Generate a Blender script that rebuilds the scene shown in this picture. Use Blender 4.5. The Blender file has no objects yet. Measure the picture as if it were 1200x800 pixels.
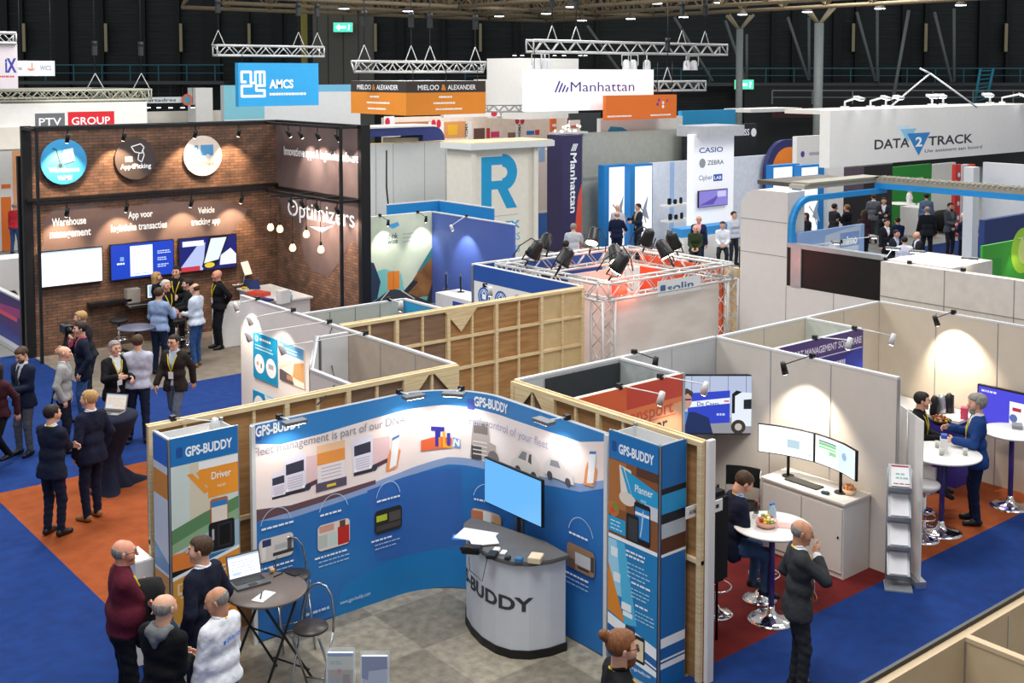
import bpy, bmesh, math, random
import numpy as np
from mathutils import Vector, Matrix
from mathutils.geometry import tessellate_polygon
random.seed(7); rnd = random.Random(11)
SC = bpy.context.scene; COL = SC.collection
PI = math.pi

# ---------------------------------------------------------------- camera
# World axes follow the rows of stands: X runs right-and-away, Y left-and-away; the camera stands on a gallery 6.2 m up.
CAMH = 6.2; FPX = 1356.8; PXC, PYC = 600.0, 171.0
PITCH = math.atan2(84.0, FPX); YAW = math.radians(50.519)
FH = Vector((math.cos(YAW), math.sin(YAW), 0)); RT = Vector((math.sin(YAW), -math.cos(YAW), 0))
FW = FH*math.cos(PITCH) - Vector((0, 0, math.sin(PITCH))); UP = FH*math.sin(PITCH) + Vector((0, 0, math.cos(PITCH)))
cam = bpy.data.cameras.new('camera'); camo = bpy.data.objects.new('camera', cam); COL.objects.link(camo)
camo.matrix_world = Matrix(((RT.x, UP.x, -FW.x, 0), (RT.y, UP.y, -FW.y, 0), (RT.z, UP.z, -FW.z, CAMH), (0, 0, 0, 1)))
cam.sensor_fit = 'HORIZONTAL'; cam.sensor_width = 36; cam.lens = 36*FPX/1200
cam.shift_x = 0; cam.shift_y = -(400-PYC)/1200
cam.clip_start = .1; cam.clip_end = 400
SC.camera = camo
SC.view_settings.view_transform = 'Standard'; SC.view_settings.look = 'None'
SC.view_settings.gamma = 1; SC.view_settings.use_curve_mapping = False
SC.view_settings.exposure = 0.16

# ---------------------------------------------------------------- light of the hall
world = bpy.data.worlds.new('hall_air'); SC.world = world; world.use_nodes = True
world.node_tree.nodes['Background'].inputs[0].default_value = (.93, .96, 1, 1)
world.node_tree.nodes['Background'].inputs[1].default_value = .40
def area_light(x, y, z, sx, sy, power, col=(1, .985, .96)):
    l = bpy.data.lights.new('hall_light', 'AREA'); l.shape = 'RECTANGLE'; l.size = sx; l.size_y = sy
    l.energy = power; l.color = col
    o = bpy.data.objects.new('hall_light', l); COL.objects.link(o); o.location = (x, y, z); return o
for (lx, ly) in ((4, 6), (16, 2), (6, 20), (20, 14), (14, 32), (34, 18), (28, 34), (46, 32)):
    area_light(lx, ly, 13.5, 5, 5, {4: 1100, 16: 420}.get(lx, 1450))

# ---------------------------------------------------------------- from sight lines to places
def ray(px, py): return FW + RT*((px-PXC)/FPX) - UP*((py-PYC)/FPX)
C0 = Vector((0, 0, CAMH))
def G(px, py, z=0.0):
    d = ray(px, py); return C0 + d*((z-CAMH)/d.z)
def PX(px, py, X): d = ray(px, py); return C0 + d*(X/d.x)
def PY(px, py, Y): d = ray(px, py); return C0 + d*(Y/d.y)
def PD(px, py, D): d = ray(px, py); return C0 + d*(D/d.dot(FH))

# ---------------------------------------------------------------- materials
def lin(c):
    if isinstance(c, str): c = tuple(int(c[i:i+2], 16)/255 for i in (0, 2, 4))
    return tuple((x/12.92 if x <= .04045 else ((x+.055)/1.055)**2.4) for x in c)
MATS = {}
def mat(name, col, rough=.6, metal=0., emit=0., vary=.06, scale=6., bump=0., bscale=40., alpha=1., trans=0., spec=.4, stretch=(1, 1, 1), ecol=None):
    if name in MATS: return MATS[name]
    m = bpy.data.materials.new(name); MATS[name] = m; m.use_nodes = True
    nt = m.node_tree; b = nt.nodes['Principled BSDF']; c = lin(col)
    b.inputs['Roughness'].default_value = rough; b.inputs['Metallic'].default_value = metal
    b.inputs['Specular IOR Level'].default_value = spec
    tc = nt.nodes.new('ShaderNodeTexCoord'); mp = nt.nodes.new('ShaderNodeMapping'); mp.inputs['Scale'].default_value = stretch
    nt.links.new(tc.outputs['Object'], mp.inputs[0])
    if vary > 0:
        n = nt.nodes.new('ShaderNodeTexNoise'); n.inputs['Scale'].default_value = scale; n.inputs['Detail'].default_value = 3
        nt.links.new(mp.outputs[0], n.inputs[0])
        r = nt.nodes.new('ShaderNodeValToRGB'); nt.links.new(n.outputs[0], r.inputs[0])
        r.color_ramp.elements[0].position = .3; r.color_ramp.elements[1].position = .7
        r.color_ramp.elements[0].color = tuple(x*(1-vary) for x in c)+(1,)
        r.color_ramp.elements[1].color = tuple(min(1, x*(1+vary)) for x in c)+(1,)
        nt.links.new(r.outputs[0], b.inputs['Base Color'])
    else: b.inputs['Base Color'].default_value = c+(1,)
    if bump > 0:
        n2 = nt.nodes.new('ShaderNodeTexNoise'); n2.inputs['Scale'].default_value = bscale; n2.inputs['Detail'].default_value = 2
        nt.links.new(mp.outputs[0], n2.inputs[0])
        bp = nt.nodes.new('ShaderNodeBump'); bp.inputs['Strength'].default_value = bump; bp.inputs['Distance'].default_value = .02
        nt.links.new(n2.outputs[0], bp.inputs['Height']); nt.links.new(bp.outputs[0], b.inputs['Normal'])
    if emit > 0:
        b.inputs['Emission Color'].default_value = (lin(ecol) if ecol else c)+(1,); b.inputs['Emission Strength'].default_value = emit
    if alpha < 1: b.inputs['Alpha'].default_value = alpha
    if trans > 0: b.inputs['Transmission Weight'].default_value = trans
    return m
def P(col, rough=.5): return mat('print_'+col, col, rough, vary=.02, scale=3)      # printed / painted flat colour
def S(col, e=1.0): return mat('screen_%s_%g' % (col, e), '050505', .3, emit=e, ecol=col, vary=0)   # lit screen
def F(col): return mat('fabric_'+col, col, .85, vary=.10, scale=14, bump=.35, bscale=22, spec=.2)
white = mat('white_panel', 'e6e4e0', .45, vary=.02); offwhite = mat('cream_panel', 'ded8cc', .5, vary=.03)
greyp = mat('grey_panel', 'c4c7c9', .45, vary=.03); lgrey = mat('pale_grey_panel', 'd6d9da', .5, vary=.02)
alu = mat('aluminium', 'b9bcc0', .35, .85, vary=.03); chrome = mat('chrome', 'e8e8ea', .08, 1., vary=0)
steel = mat('truss_aluminium', 'c9c9c8', .42, .35, vary=.04); black = mat('black_metal', '141416', .45, vary=.05)
blackf = mat('black_fabric', '111214', .9, vary=.08, bump=.2); wood = None
wsteel = mat('white_steel', 'd9dadb', .35, .1, vary=.02)
glass_s = mat('acrylic', 'e8f0f4', .05, vary=0, alpha=.25)
lampglow = mat('lamp_glow', 'fff0d8', .3, emit=14, vary=0); bulbglow = mat('bulb_glow', 'ffcf8a', .3, emit=4, vary=0)
whiteglow = mat('white_glow', 'f4f8ff', .3, emit=9, vary=0)

def noise_mat(name, c1, c2, scale, rough=.6, stretch=(1, 1, 1), detail=4, lo=.35, hi=.65, bump=0., coord='Object'):
    m = bpy.data.materials.new(name); MATS[name] = m; m.use_nodes = True; nt = m.node_tree; b = nt.nodes['Principled BSDF']
    b.inputs['Roughness'].default_value = rough; b.inputs['Specular IOR Level'].default_value = .3
    tc = nt.nodes.new('ShaderNodeTexCoord'); mp = nt.nodes.new('ShaderNodeMapping'); mp.inputs['Scale'].default_value = stretch
    nt.links.new(tc.outputs[coord], mp.inputs[0])
    n = nt.nodes.new('ShaderNodeTexNoise'); n.inputs['Scale'].default_value = scale; n.inputs['Detail'].default_value = detail
    nt.links.new(mp.outputs[0], n.inputs[0]); r = nt.nodes.new('ShaderNodeValToRGB'); nt.links.new(n.outputs[0], r.inputs[0])
    r.color_ramp.elements[0].position = lo; r.color_ramp.elements[1].position = hi
    r.color_ramp.elements[0].color = lin(c1)+(1,); r.color_ramp.elements[1].color = lin(c2)+(1,)
    nt.links.new(r.outputs[0], b.inputs['Base Color'])
    if bump:
        bp = nt.nodes.new('ShaderNodeBump'); bp.inputs['Strength'].default_value = bump; bp.inputs['Distance'].default_value = .02
        nt.links.new(n.outputs[0], bp.inputs['Height']); nt.links.new(bp.outputs[0], b.inputs['Normal'])
    return m
def brick_mat(name, c1, c2, mortar, axes='xz', sc=1.0, w=.22, h=.07, ms=.008):
    m = bpy.data.materials.new(name); m.use_nodes = True; nt = m.node_tree; b = nt.nodes['Principled BSDF']; b.inputs['Roughness'].default_value = .85
    tc = nt.nodes.new('ShaderNodeTexCoord'); sp = nt.nodes.new('ShaderNodeSeparateXYZ'); cb = nt.nodes.new('ShaderNodeCombineXYZ')
    nt.links.new(tc.outputs['Object'], sp.inputs[0]); nt.links.new(sp.outputs['XYZ'.index(axes[0].upper())], cb.inputs[0]); nt.links.new(sp.outputs['XYZ'.index(axes[1].upper())], cb.inputs[1])
    bt = nt.nodes.new('ShaderNodeTexBrick'); nt.links.new(cb.outputs[0], bt.inputs['Vector']); bt.inputs['Scale'].default_value = sc
    bt.inputs['Brick Width'].default_value = w; bt.inputs['Row Height'].default_value = h; bt.inputs['Mortar Size'].default_value = ms
    bt.inputs['Color1'].default_value = lin(c1)+(1,); bt.inputs['Color2'].default_value = lin(c2)+(1,); bt.inputs['Mortar'].default_value = lin(mortar)+(1,)
    n = nt.nodes.new('ShaderNodeTexNoise'); n.inputs['Scale'].default_value = 3.; n.inputs['Detail'].default_value = 5; nt.links.new(cb.outputs[0], n.inputs[0])
    r = nt.nodes.new('ShaderNodeValToRGB'); nt.links.new(n.outputs[0], r.inputs[0]); r.color_ramp.elements[0].color = (.45, .45, .45, 1); r.color_ramp.elements[1].color = (1.3, 1.3, 1.3, 1)
    r.color_ramp.elements[0].position = .3; r.color_ramp.elements[1].position = .7
    mx = nt.nodes.new('ShaderNodeMix'); mx.data_type = 'RGBA'; mx.blend_type = 'MULTIPLY'; mx.inputs[0].default_value = .8
    nt.links.new(bt.outputs[0], mx.inputs[6]); nt.links.new(r.outputs[0], mx.inputs[7]); nt.links.new(mx.outputs[2], b.inputs['Base Color'])
    return m
wood_raw = noise_mat('raw_pine', 'd3b98c', 'e6d2ab', 3, .7, (1, 1, 14), 5)
wood_ply = noise_mat('brown_plywood', '9d7245', 'b4885a', 2.2, .65, (1, 1, 9), 5)
wood_ply2 = noise_mat('dark_plywood', '7f634c', '8f7460', 2.2, .65, (1, 1, 9), 5)
carpet_blue = noise_mat('blue_carpet', '092c68', '0b3476', 5, .95, bump=.15)
carpet_orange = noise_mat('orange_carpet', '8c421a', '994c21', 5, .95, bump=.15)
carpet_red = noise_mat('red_carpet', '5c1514', '681a19', 5, .95, bump=.15)
carpet_brown = noise_mat('brown_grey_carpet', '756c60', '85796b', 4, .95)
carpet_grey = noise_mat('light_hall_floor', '8f908c', '9a9a95', 1.5, .8)
concrete = noise_mat('concrete', '8b8a85', '9d9b95', 1.5, .8)

# ---------------------------------------------------------------- objects and meshes
def tag(o, label=None, cat=None, group=None, kind=None):
    if label: o['label'] = label
    if cat: o['category'] = cat
    if group: o['group'] = group
    if kind: o['kind'] = kind
    return o
def thing(name, label, cat, loc=(0, 0, 0), rz=0., group=None):
    o = bpy.data.objects.new(name, None); o.empty_display_size = .1; COL.objects.link(o); o.location = loc; o.rotation_euler = (0, 0, rz)
    return tag(o, label, cat, group)
def copy_tree(o, parent=None, depth=0):
    c = o.copy(); COL.objects.link(c)
    if parent is not None: c.parent = parent
    for ch in [x for x in list(COL.objects) if x.parent == o]: copy_tree(ch, c, depth+1)
    return c
class MB:
    def __init__(s): s.v = []; s.f = []; s.m = []; s.mats = []; s.cur = 0; s.smooth = []; s.sm = False
    def use(s, m, smooth=False):
        if m not in s.mats: s.mats.append(m)
        s.cur = s.mats.index(m); s.sm = smooth; return s
    def add(s, vs, fs):
        n = len(s.v); s.v += [tuple(v) for v in vs]
        for f in fs: s.f.append(tuple(i+n for i in f)); s.m.append(s.cur); s.smooth.append(s.sm)
        return s
    def box(s, x0, y0, z0, x1, y1, z1):
        if x0 > x1: x0, x1 = x1, x0
        if y0 > y1: y0, y1 = y1, y0
        if z0 > z1: z0, z1 = z1, z0
        v = [(x, y, z) for z in (z0, z1) for y in (y0, y1) for x in (x0, x1)]
        return s.add(v, [(0, 2, 3, 1), (4, 5, 7, 6), (0, 1, 5, 4), (2, 6, 7, 3), (0, 4, 6, 2), (1, 3, 7, 5)])
    def cbox(s, cx, cy, cz, sx, sy, sz): return s.box(cx-sx/2, cy-sy/2, cz-sz/2, cx+sx/2, cy+sy/2, cz+sz/2)
    def rbox(s, c, size, R, b=0):     # box with rotation matrix R
        c = Vector(c); vs = [c + R @ Vector((x*size[0]/2, y*size[1]/2, z*size[2]/2)) for z in (-1, 1) for y in (-1, 1) for x in (-1, 1)]
        return s.add(vs, [(0, 2, 3, 1), (4, 5, 7, 6), (0, 1, 5, 4), (2, 6, 7, 3), (0, 4, 6, 2), (1, 3, 7, 5)])
    def prism(s, poly, z0, z1):
        n = len(poly); vs = [(x, y, z0) for x, y in poly]+[(x, y, z1) for x, y in poly]
        s.add(vs, [tuple(range(n-1, -1, -1)), tuple(range(n, 2*n))])
        sm = s.sm; n0 = len(s.v)-2*n
        for i in range(n): j = (i+1) % n; s.f.append((n0+i, n0+j, n0+n+j, n0+n+i)); s.m.append(s.cur); s.smooth.append(sm)
        return s
    def prism3(s, pts, d):            # planar polygon pts extruded by vector d
        n = len(pts); d = Vector(d); vs = [Vector(p) for p in pts]+[Vector(p)+d for p in pts]
        return s.add(vs, [tuple(range(n-1, -1, -1)), tuple(range(n, 2*n))]+[(i, (i+1) % n, n+(i+1) % n, n+i) for i in range(n)])
    def tube(s, pts, r, n=8, closed=False, r2=None):
        sm = s.sm; s.sm = True
        pts = [Vector(p) for p in pts]; N = len(pts); vs = []
        for i, p in enumerate(pts):
            if closed: t = pts[(i+1) % N]-pts[i-1]
            else: t = pts[min(i+1, N-1)]-pts[max(i-1, 0)]
            t.normalize(); a = t.orthogonal().normalized() if i == 0 else (a0-t*a0.dot(t)).normalized()
            a0 = a; b = t.cross(a); rr = r if r2 is None else r+(r2-r)*i/(N-1)
            vs += [p+(a*math.cos(2*PI*k/n)+b*math.sin(2*PI*k/n))*rr for k in range(n)]
        fs = [(i*n+k, i*n+(k+1) % n, ((i+1) % N)*n+(k+1) % n, ((i+1) % N)*n+k) for i in range(N if closed else N-1) for k in range(n)]
        if not closed: fs += [tuple(range(n-1, -1, -1)), tuple((N-1)*n+k for k in range(n))]
        s.add(vs, fs); s.sm = sm; return s
    def lathe(s, prof, cx=0, cy=0, n=24, cz=0):
        sm = s.sm; s.sm = True; vs = []; N = len(prof)
        for r, z in prof: vs += [(cx+r*math.cos(2*PI*k/n), cy+r*math.sin(2*PI*k/n), z+cz) for k in range(n)]
        fs = [(i*n+k, i*n+(k+1) % n, (i+1)*n+(k+1) % n, (i+1)*n+k) for i in range(N-1) for k in range(n)]
        s.add(vs, fs); s.sm = False
        n0 = len(s.v)-N*n
        if prof[0][0] > 1e-4: s.f.append(tuple(n0+k for k in range(n-1, -1, -1))); s.m.append(s.cur); s.smooth.append(False)
        if prof[-1][0] > 1e-4: s.f.append(tuple(n0+(N-1)*n+k for k in range(n))); s.m.append(s.cur); s.smooth.append(False)
        s.sm = sm; return s
    def cyl(s, c, r, h, n=24): return s.lathe([(r, 0), (r, h)], c[0], c[1], n, c[2])
    def sphere(s, c, r, n=12, sc=(1, 1, 1)):
        sm = s.sm; s.sm = True; m = max(6, n//2); vs = []
        for i in range(m+1):
            a = PI*i/m
            vs += [(c[0]+r*sc[0]*math.sin(a)*math.cos(2*PI*k/n), c[1]+r*sc[1]*math.sin(a)*math.sin(2*PI*k/n), c[2]-r*sc[2]*math.cos(a)) for k in range(n)]
        s.add(vs, [(i*n+k, i*n+(k+1) % n, (i+1)*n+(k+1) % n, (i+1)*n+k) for i in range(m) for k in range(n)]); s.sm = sm; return s
    def grid(s, P, closed=False):     # P: rows of points
        R = len(P); Cn = len(P[0]); vs = [p for row in P for p in row]
        return s.add(vs, [(i*Cn+j, i*Cn+j+1, (i+1)*Cn+j+1, (i+1)*Cn+j) for i in range(R-1) for j in range(Cn-1)])
    def build(s, name, parent=None, m=None, bevel=0, label=None, loc=None):
        me = bpy.data.meshes.new(name); me.from_pydata(s.v, [], s.f)
        for x in (s.mats or [m]): me.materials.append(x)
        if s.mats: me.polygons.foreach_set('material_index', s.m)
        me.polygons.foreach_set('use_smooth', s.smooth); me.update()
        o = bpy.data.objects.new(name, me); COL.objects.link(o)
        if parent is not None: o.parent = parent
        if loc is not None: o.location = loc
        if label: o['label'] = label
        if bevel:
            bm = bmesh.new(); bm.from_mesh(me)
            bmesh.ops.bevel(bm, geom=[e for e in bm.edges if len(e.link_faces) == 2 and e.calc_face_angle(0) > .6], offset=bevel, segments=2, affect='EDGES', clamp_overlap=True)
            bm.to_mesh(me); bm.free()
        return o
def box(name, x0, y0, z0, x1, y1, z1, m, parent=None, bevel=0, label=None):
    return MB().use(m).box(x0, y0, z0, x1, y1, z1).build(name, parent, bevel=bevel, label=label)
def struct(o): o['kind'] = 'structure'; return o

# ---------------------------------------------------------------- lettering and printed graphics
_tc = {}
def text_tris(s, bold=0.0, serif=False):
    key = (s, bold)
    if key in _tc: return _tc[key]
    cu = bpy.data.curves.new('t', 'FONT'); cu.body = s; cu.size = 1; cu.resolution_u = 3; cu.offset = bold; cu.fill_mode = 'FRONT'
    ob = bpy.data.objects.new('t', cu); COL.objects.link(ob)
    dg = bpy.context.evaluated_depsgraph_get(); me = bpy.data.meshes.new_from_object(ob.evaluated_get(dg))
    me.calc_loop_triangles(); V = [tuple(v.co)[:2] for v in me.vertices]; T = [tuple(V[i] for i in t.vertices) for t in me.loop_triangles]
    xs = [v[0] for v in V] or [0, 1]
    bpy.data.objects.remove(ob); bpy.data.curves.remove(cu); bpy.data.meshes.remove(me)
    _tc[key] = (T, min(xs), max(xs)); return _tc[key]
class Print:
    """flat graphics printed on a surface: every shape is laid a hair above the last, all in ONE mesh"""
    def __init__(s, fmap, strip=None, step=.0002):
        def snap(u, v, o):        # follow the same facets whatever the shape, so layers never cross
            k = math.floor(u/strip+1e-9); t = u/strip-k; a, b = fmap(k*strip, v, o), fmap((k+1)*strip, v, o); return tuple(x+(y-x)*t for x, y in zip(a, b))
        s.fm = snap if strip else fmap; s.mb = MB(); s.n = 1; s.strip = strip; s.step = step
    def tris(s, T, m):
        s.mb.use(m); off = s.n*s.step; s.n += 1
        vs = []; fs = []
        for t in T:
            for p in (clip_strips(t, s.strip) if s.strip else (t,)):
                k = len(vs); vs += [s.fm(q[0], q[1], off) for q in p]; fs.append(tuple(range(k, k+len(p))))
        s.mb.add(vs, fs); return s
    def poly(s, pts, m):
        T = [tuple(pts[i] for i in t) for t in tessellate_polygon([[Vector((p[0], p[1], 0)) for p in pts]])]
        return s.tris(T, m)
    def rect(s, x0, y0, x1, y1, m, r=0):
        if r: return s.poly(rr(x0, y0, x1, y1, r), m)
        return s.tris([((x0, y0), (x1, y0), (x1, y1)), ((x0, y0), (x1, y1), (x0, y1))], m)
    def circ(s, x, y, r, m, n=28, ry=None): return s.poly([(x+r*math.cos(2*PI*k/n), y+(ry or r)*math.sin(2*PI*k/n)) for k in range(n)], m)
    def arc(s, x, y, r, w, a0, a1, m, n=20, ry=None):
        ry = ry or r; T = []
        for k in range(n):
            a, b = a0+(a1-a0)*k/n, a0+(a1-a0)*(k+1)/n
            q = lambda t, d: (x+(r+d)*math.cos(t), y+(ry+d)*math.sin(t))
            T += [(q(a, -w/2), q(a, w/2), q(b, w/2)), (q(a, -w/2), q(b, w/2), q(b, -w/2))]
        return s.tris(T, m)
    def line(s, pts, w, m):
        T = []
        for (a, b) in zip(pts[:-1], pts[1:]):
            dx, dy = b[0]-a[0], b[1]-a[1]; L = math.hypot(dx, dy) or 1; nx, ny = -dy/L*w/2, dx/L*w/2
            T += [((a[0]-nx, a[1]-ny), (b[0]-nx, b[1]-ny), (b[0]+nx, b[1]+ny)), ((a[0]-nx, a[1]-ny), (b[0]+nx, b[1]+ny), (a[0]+nx, a[1]+ny))]
        return s.tris(T, m)
    def text(s, t, x, y, h, m, width=None, align='l', bold=.012, rot=0):
        """x,y = baseline start; h = cap height"""
        T, a, b = text_tris(t, bold); sy = h/.73; sx = sy if width is None else width/max(b-a, 1e-3); W = (b-a)*sx
        x0 = x - (W/2 if align == 'c' else W if align == 'r' else 0)
        f = lambda p: ((p[0]-a)*sx, p[1]*sy)
        if rot: c, d = math.cos(rot), math.sin(rot); g = lambda p: (x+(f(p)[0]-(x-x0))*c-f(p)[1]*d, y+(f(p)[0]-(x-x0))*d+f(p)[1]*c)
        else: g = lambda p: (x0+f(p)[0], y+f(p)[1])
        return s.tris([tuple(g(p) for p in t3) for t3 in T], m)
    def lines(s, x, y, w, n, m, lh=.05, th=.014):       # illegible small print as thin broken rows
        T = []
        for k in range(n):
            xx = x; ww = w*rnd.uniform(.6, 1.0)
            while xx < x+ww:
                q = rnd.uniform(.02, .07)*max(1, w); yy = y-k*lh; T += [((xx, yy), (xx+q, yy), (xx+q, yy+th)), ((xx, yy), (xx+q, yy+th), (xx, yy+th))]; xx += q+.012*max(1, w)
        return s.tris(T, m)
    def build(s, name, parent=None, label=None): return s.mb.build(name, parent, label=label)
def rr(x0, y0, x1, y1, r, n=5):
    out = []
    for cx, cy, a in ((x1-r, y1-r, 0), (x0+r, y1-r, PI/2), (x0+r, y0+r, PI), (x1-r, y0+r, 1.5*PI)):
        out += [(cx+r*math.cos(a+PI/2*k/n), cy+r*math.sin(a+PI/2*k/n)) for k in range(n+1)]
    return out
def clip_strips(t, st):
    out = []; xs = [p[0] for p in t]; lo, hi = min(xs), max(xs)
    k0, k1 = math.floor(lo/st), math.ceil(hi/st)
    if k1-k0 <= 1: return [t]
    for k in range(k0, k1):
        p = list(t)
        for val, sg in ((k*st, 1), ((k+1)*st, -1)):
            q = []
            for i in range(len(p)):
                a, b = p[i], p[(i+1) % len(p)]; da, db = (a[0]-val)*sg, (b[0]-val)*sg
                if da >= 0: q.append(a)
                if (da > 0 and db < 0) or (da < 0 and db > 0): u = da/(da-db); q.append((a[0]+(b[0]-a[0])*u, a[1]+(b[1]-a[1])*u))
            p = q
            if len(p) < 3: break
        if len(p) >= 3: out.append(p)
    return out
def mapY(Y, x0=0., z0=0., sgn=-1): return lambda u, v, o: (x0+u, Y+sgn*o, z0+v)            # on a plane of constant Y seen from -Y
def mapX(X, y0=0., z0=0., sgn=-1): return lambda u, v, o: (X+sgn*o, y0-u, z0+v)            # on a plane of constant X seen from -X; u runs towards -Y
def mapF(o0, ud, vd=(0, 0, 1)):
    o0, ud, vd = Vector(o0), Vector(ud).normalized(), Vector(vd).normalized(); nn = ud.cross(vd)
    return lambda u, v, o: tuple(o0+ud*u+vd*v+nn*o)

# ---------------------------------------------------------------- people: bodies and clothes as smooth implicit surfaces
def surface_nets(Fv, o, res):
    nx, ny, nz = Fv.shape; ins = Fv < 0
    c = np.zeros((nx-1, ny-1, nz-1), np.int8)
    for dx in (0, 1):
        for dy in (0, 1):
            for dz in (0, 1): c += ins[dx:nx-1+dx, dy:ny-1+dy, dz:nz-1+dz]
    act = (c > 0) & (c < 8); idx = np.argwhere(act)
    if len(idx) == 0: return np.zeros((0, 3)), np.zeros((0, 4), int)
    I, J, K = idx.T; acc = np.zeros((len(idx), 3)); cnt = np.zeros(len(idx))
    corners = [(dx, dy, dz) for dx in (0, 1) for dy in (0, 1) for dz in (0, 1)]
    for a in corners:
        for ax in range(3):
            if a[ax] == 1: continue
            b = list(a); b[ax] = 1
            fa = Fv[I+a[0], J+a[1], K+a[2]]; fb = Fv[I+b[0], J+b[1], K+b[2]]; m = (fa < 0) != (fb < 0)
            t = np.where(m, fa/np.where(m, fa-fb, 1), 0); p = np.array(a, float)[None].repeat(len(idx), 0); p[:, ax] += t
            acc += p*m[:, None]; cnt += m
    V = (idx+acc/cnt[:, None])*res+o
    vid = -np.ones(act.shape, int); vid[I, J, K] = np.arange(len(idx)); quads = []
    for ax in range(3):
        s1 = [slice(1, None)]*3; lo = [slice(1, n-1) for n in Fv.shape]; lo[ax] = slice(0, Fv.shape[ax]-1); hi = list(lo); hi[ax] = slice(1, Fv.shape[ax])
        A = ins[tuple(lo)]; B = ins[tuple(hi)]; e = np.argwhere(A != B)
        if len(e) == 0: continue
        sgn = A[tuple(e.T)]; g = e+1; g[:, ax] -= 1
        o1, o2 = [(1, 2), (2, 0), (0, 1)][ax]
        def vv(d1, d2): q = g.copy(); q[:, o1] -= d1; q[:, o2] -= d2; return vid[tuple(q.T)]
        Q = np.stack([vv(0, 0), vv(1, 0), vv(1, 1), vv(0, 1)], 1); Q[~sgn] = Q[~sgn][:, ::-1]; quads.append(Q[(Q >= 0).all(1)])
    return V, np.concatenate(quads)
class SDF:
    def __init__(s, res): s.res = res; s.ops = []; s.disp = None
    def cap(s, a, b, ra, rb=None, k=.03, sub=False): s.ops.append((np.array(a, float), np.array(b, float), ra, ra if rb is None else rb, k, sub)); return s
    def cut(s, fn): s.ops.append(fn); return s
    def mesh(s):
        caps = [o for o in s.ops if not callable(o) and not o[5]]
        lo = np.min([np.minimum(o[0], o[1])-max(o[2], o[3]) for o in caps], 0)-3*s.res; hi = np.max([np.maximum(o[0], o[1])+max(o[2], o[3]) for o in caps], 0)+3*s.res
        n = np.ceil((hi-lo)/s.res).astype(int)+1; ax = [lo[i]+np.arange(n[i])*s.res for i in range(3)]
        Fv = np.full(tuple(n), .25, np.float64)
        for o in s.ops:
            if callable(o):
                X, Y, Z = np.meshgrid(*ax, indexing='ij', sparse=True); Fv = np.maximum(Fv, o(X, Y, Z)+0*Fv); continue
            a, b, ra, rb, k, sub = o; m = max(ra, rb)+k+2*s.res+.01; l = np.minimum(a, b)-m; h = np.maximum(a, b)+m
            i0 = np.clip(((l-lo)/s.res).astype(int), 0, n-1); i1 = np.clip(((h-lo)/s.res).astype(int)+2, 1, n)
            sl = tuple(slice(i0[i], i1[i]) for i in range(3)); X, Y, Z = np.meshgrid(*[ax[i][sl[i]] for i in range(3)], indexing='ij', sparse=True)
            d = b-a; L = max(d@d, 1e-9); t = np.clip(((X-a[0])*d[0]+(Y-a[1])*d[1]+(Z-a[2])*d[2])/L, 0, 1)
            q = np.sqrt((X-a[0]-t*d[0])**2+(Y-a[1]-t*d[1])**2+(Z-a[2]-t*d[2])**2)-(ra+t*(rb-ra)); f = Fv[sl]
            if sub: h_ = np.clip(.5-.5*(f+q)/k, 0, 1); Fv[sl] = f*(1-h_)-q*h_+k*h_*(1-h_)
            else: h_ = np.clip(.5+.5*(f-q)/k, 0, 1); Fv[sl] = f*(1-h_)+q*h_-k*h_*(1-h_)
        if s.disp:
            X, Y, Z = np.meshgrid(*ax, indexing='ij', sparse=True); Fv = Fv+s.disp(X, Y, Z)
        return surface_nets(Fv, lo, s.res)
def np_mesh(name, parts, mats_, parent=None, matf=None):
    V = []; Q = []; n = 0
    for v, q in parts: V.append(v); Q.append(q+n); n += len(v)
    V = np.concatenate(V); Q = np.concatenate(Q); me = bpy.data.meshes.new(name)
    me.vertices.add(len(V)); me.vertices.foreach_set('co', V.astype(np.float32).ravel()); me.loops.add(len(Q)*4); me.loops.foreach_set('vertex_index', Q.astype(np.int32).ravel())
    me.polygons.add(len(Q)); me.polygons.foreach_set('loop_start', np.arange(0, 4*len(Q), 4, dtype=np.int32)); me.polygons.foreach_set('loop_total', np.full(len(Q), 4, np.int32))
    me.polygons.foreach_set('use_smooth', np.ones(len(Q), bool))
    for m in mats_: me.materials.append(m)
    if matf is not None: me.polygons.foreach_set('material_index', matf(V[Q].mean(1)).astype(np.int32))
    me.update(calc_edges=True); me.validate()
    o = bpy.data.objects.new(name, me); COL.objects.link(o)
    if parent is not None: o.parent = parent
    return o
v3 = lambda *a: np.array(a, float)
def unit(v): return v/max(np.linalg.norm(v), 1e-9)
def ik(a, b, l1, l2, hint):
    d = b-a; L = np.linalg.norm(d); L2 = min(L, (l1+l2)*.999); u = unit(d); b = a+u*L2
    x = (l1*l1-l2*l2+L2*L2)/(2*L2); h = math.sqrt(max(l1*l1-x*x, 0)); p = hint-u*(hint@u); return a+u*x+unit(p)*h, b
def rot(ax, a):
    c, s_ = math.cos(a), math.sin(a)
    return np.array({'x': [[1, 0, 0], [0, c, -s_], [0, s_, c]], 'y': [[c, 0, s_], [0, 1, 0], [-s_, 0, c]], 'z': [[c, -s_, 0], [s_, c, 0], [0, 0, 1]]}[ax])
skins = {k: mat('skin_'+k, c, .5, vary=.05, scale=20, spec=.35) for k, c in dict(light='d9a68c', pink='d8967c', tan='c08a6c', dark='7a5240').items()}
eyem = mat('eye_dark', '2a201c', .3); lipm = mat('lip', 'a8625a', .5); stubble = mat('stubble', '8a6450', .7)
yellow = mat('lanyard_yellow', 'e6cf1c', .6); shoe_m = mat('shoe_black', '17161a', .4); shoe_b = mat('shoe_brown', '8a5c34', .5); badge = mat('badge_white', 'e8e8ea', .4)
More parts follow.
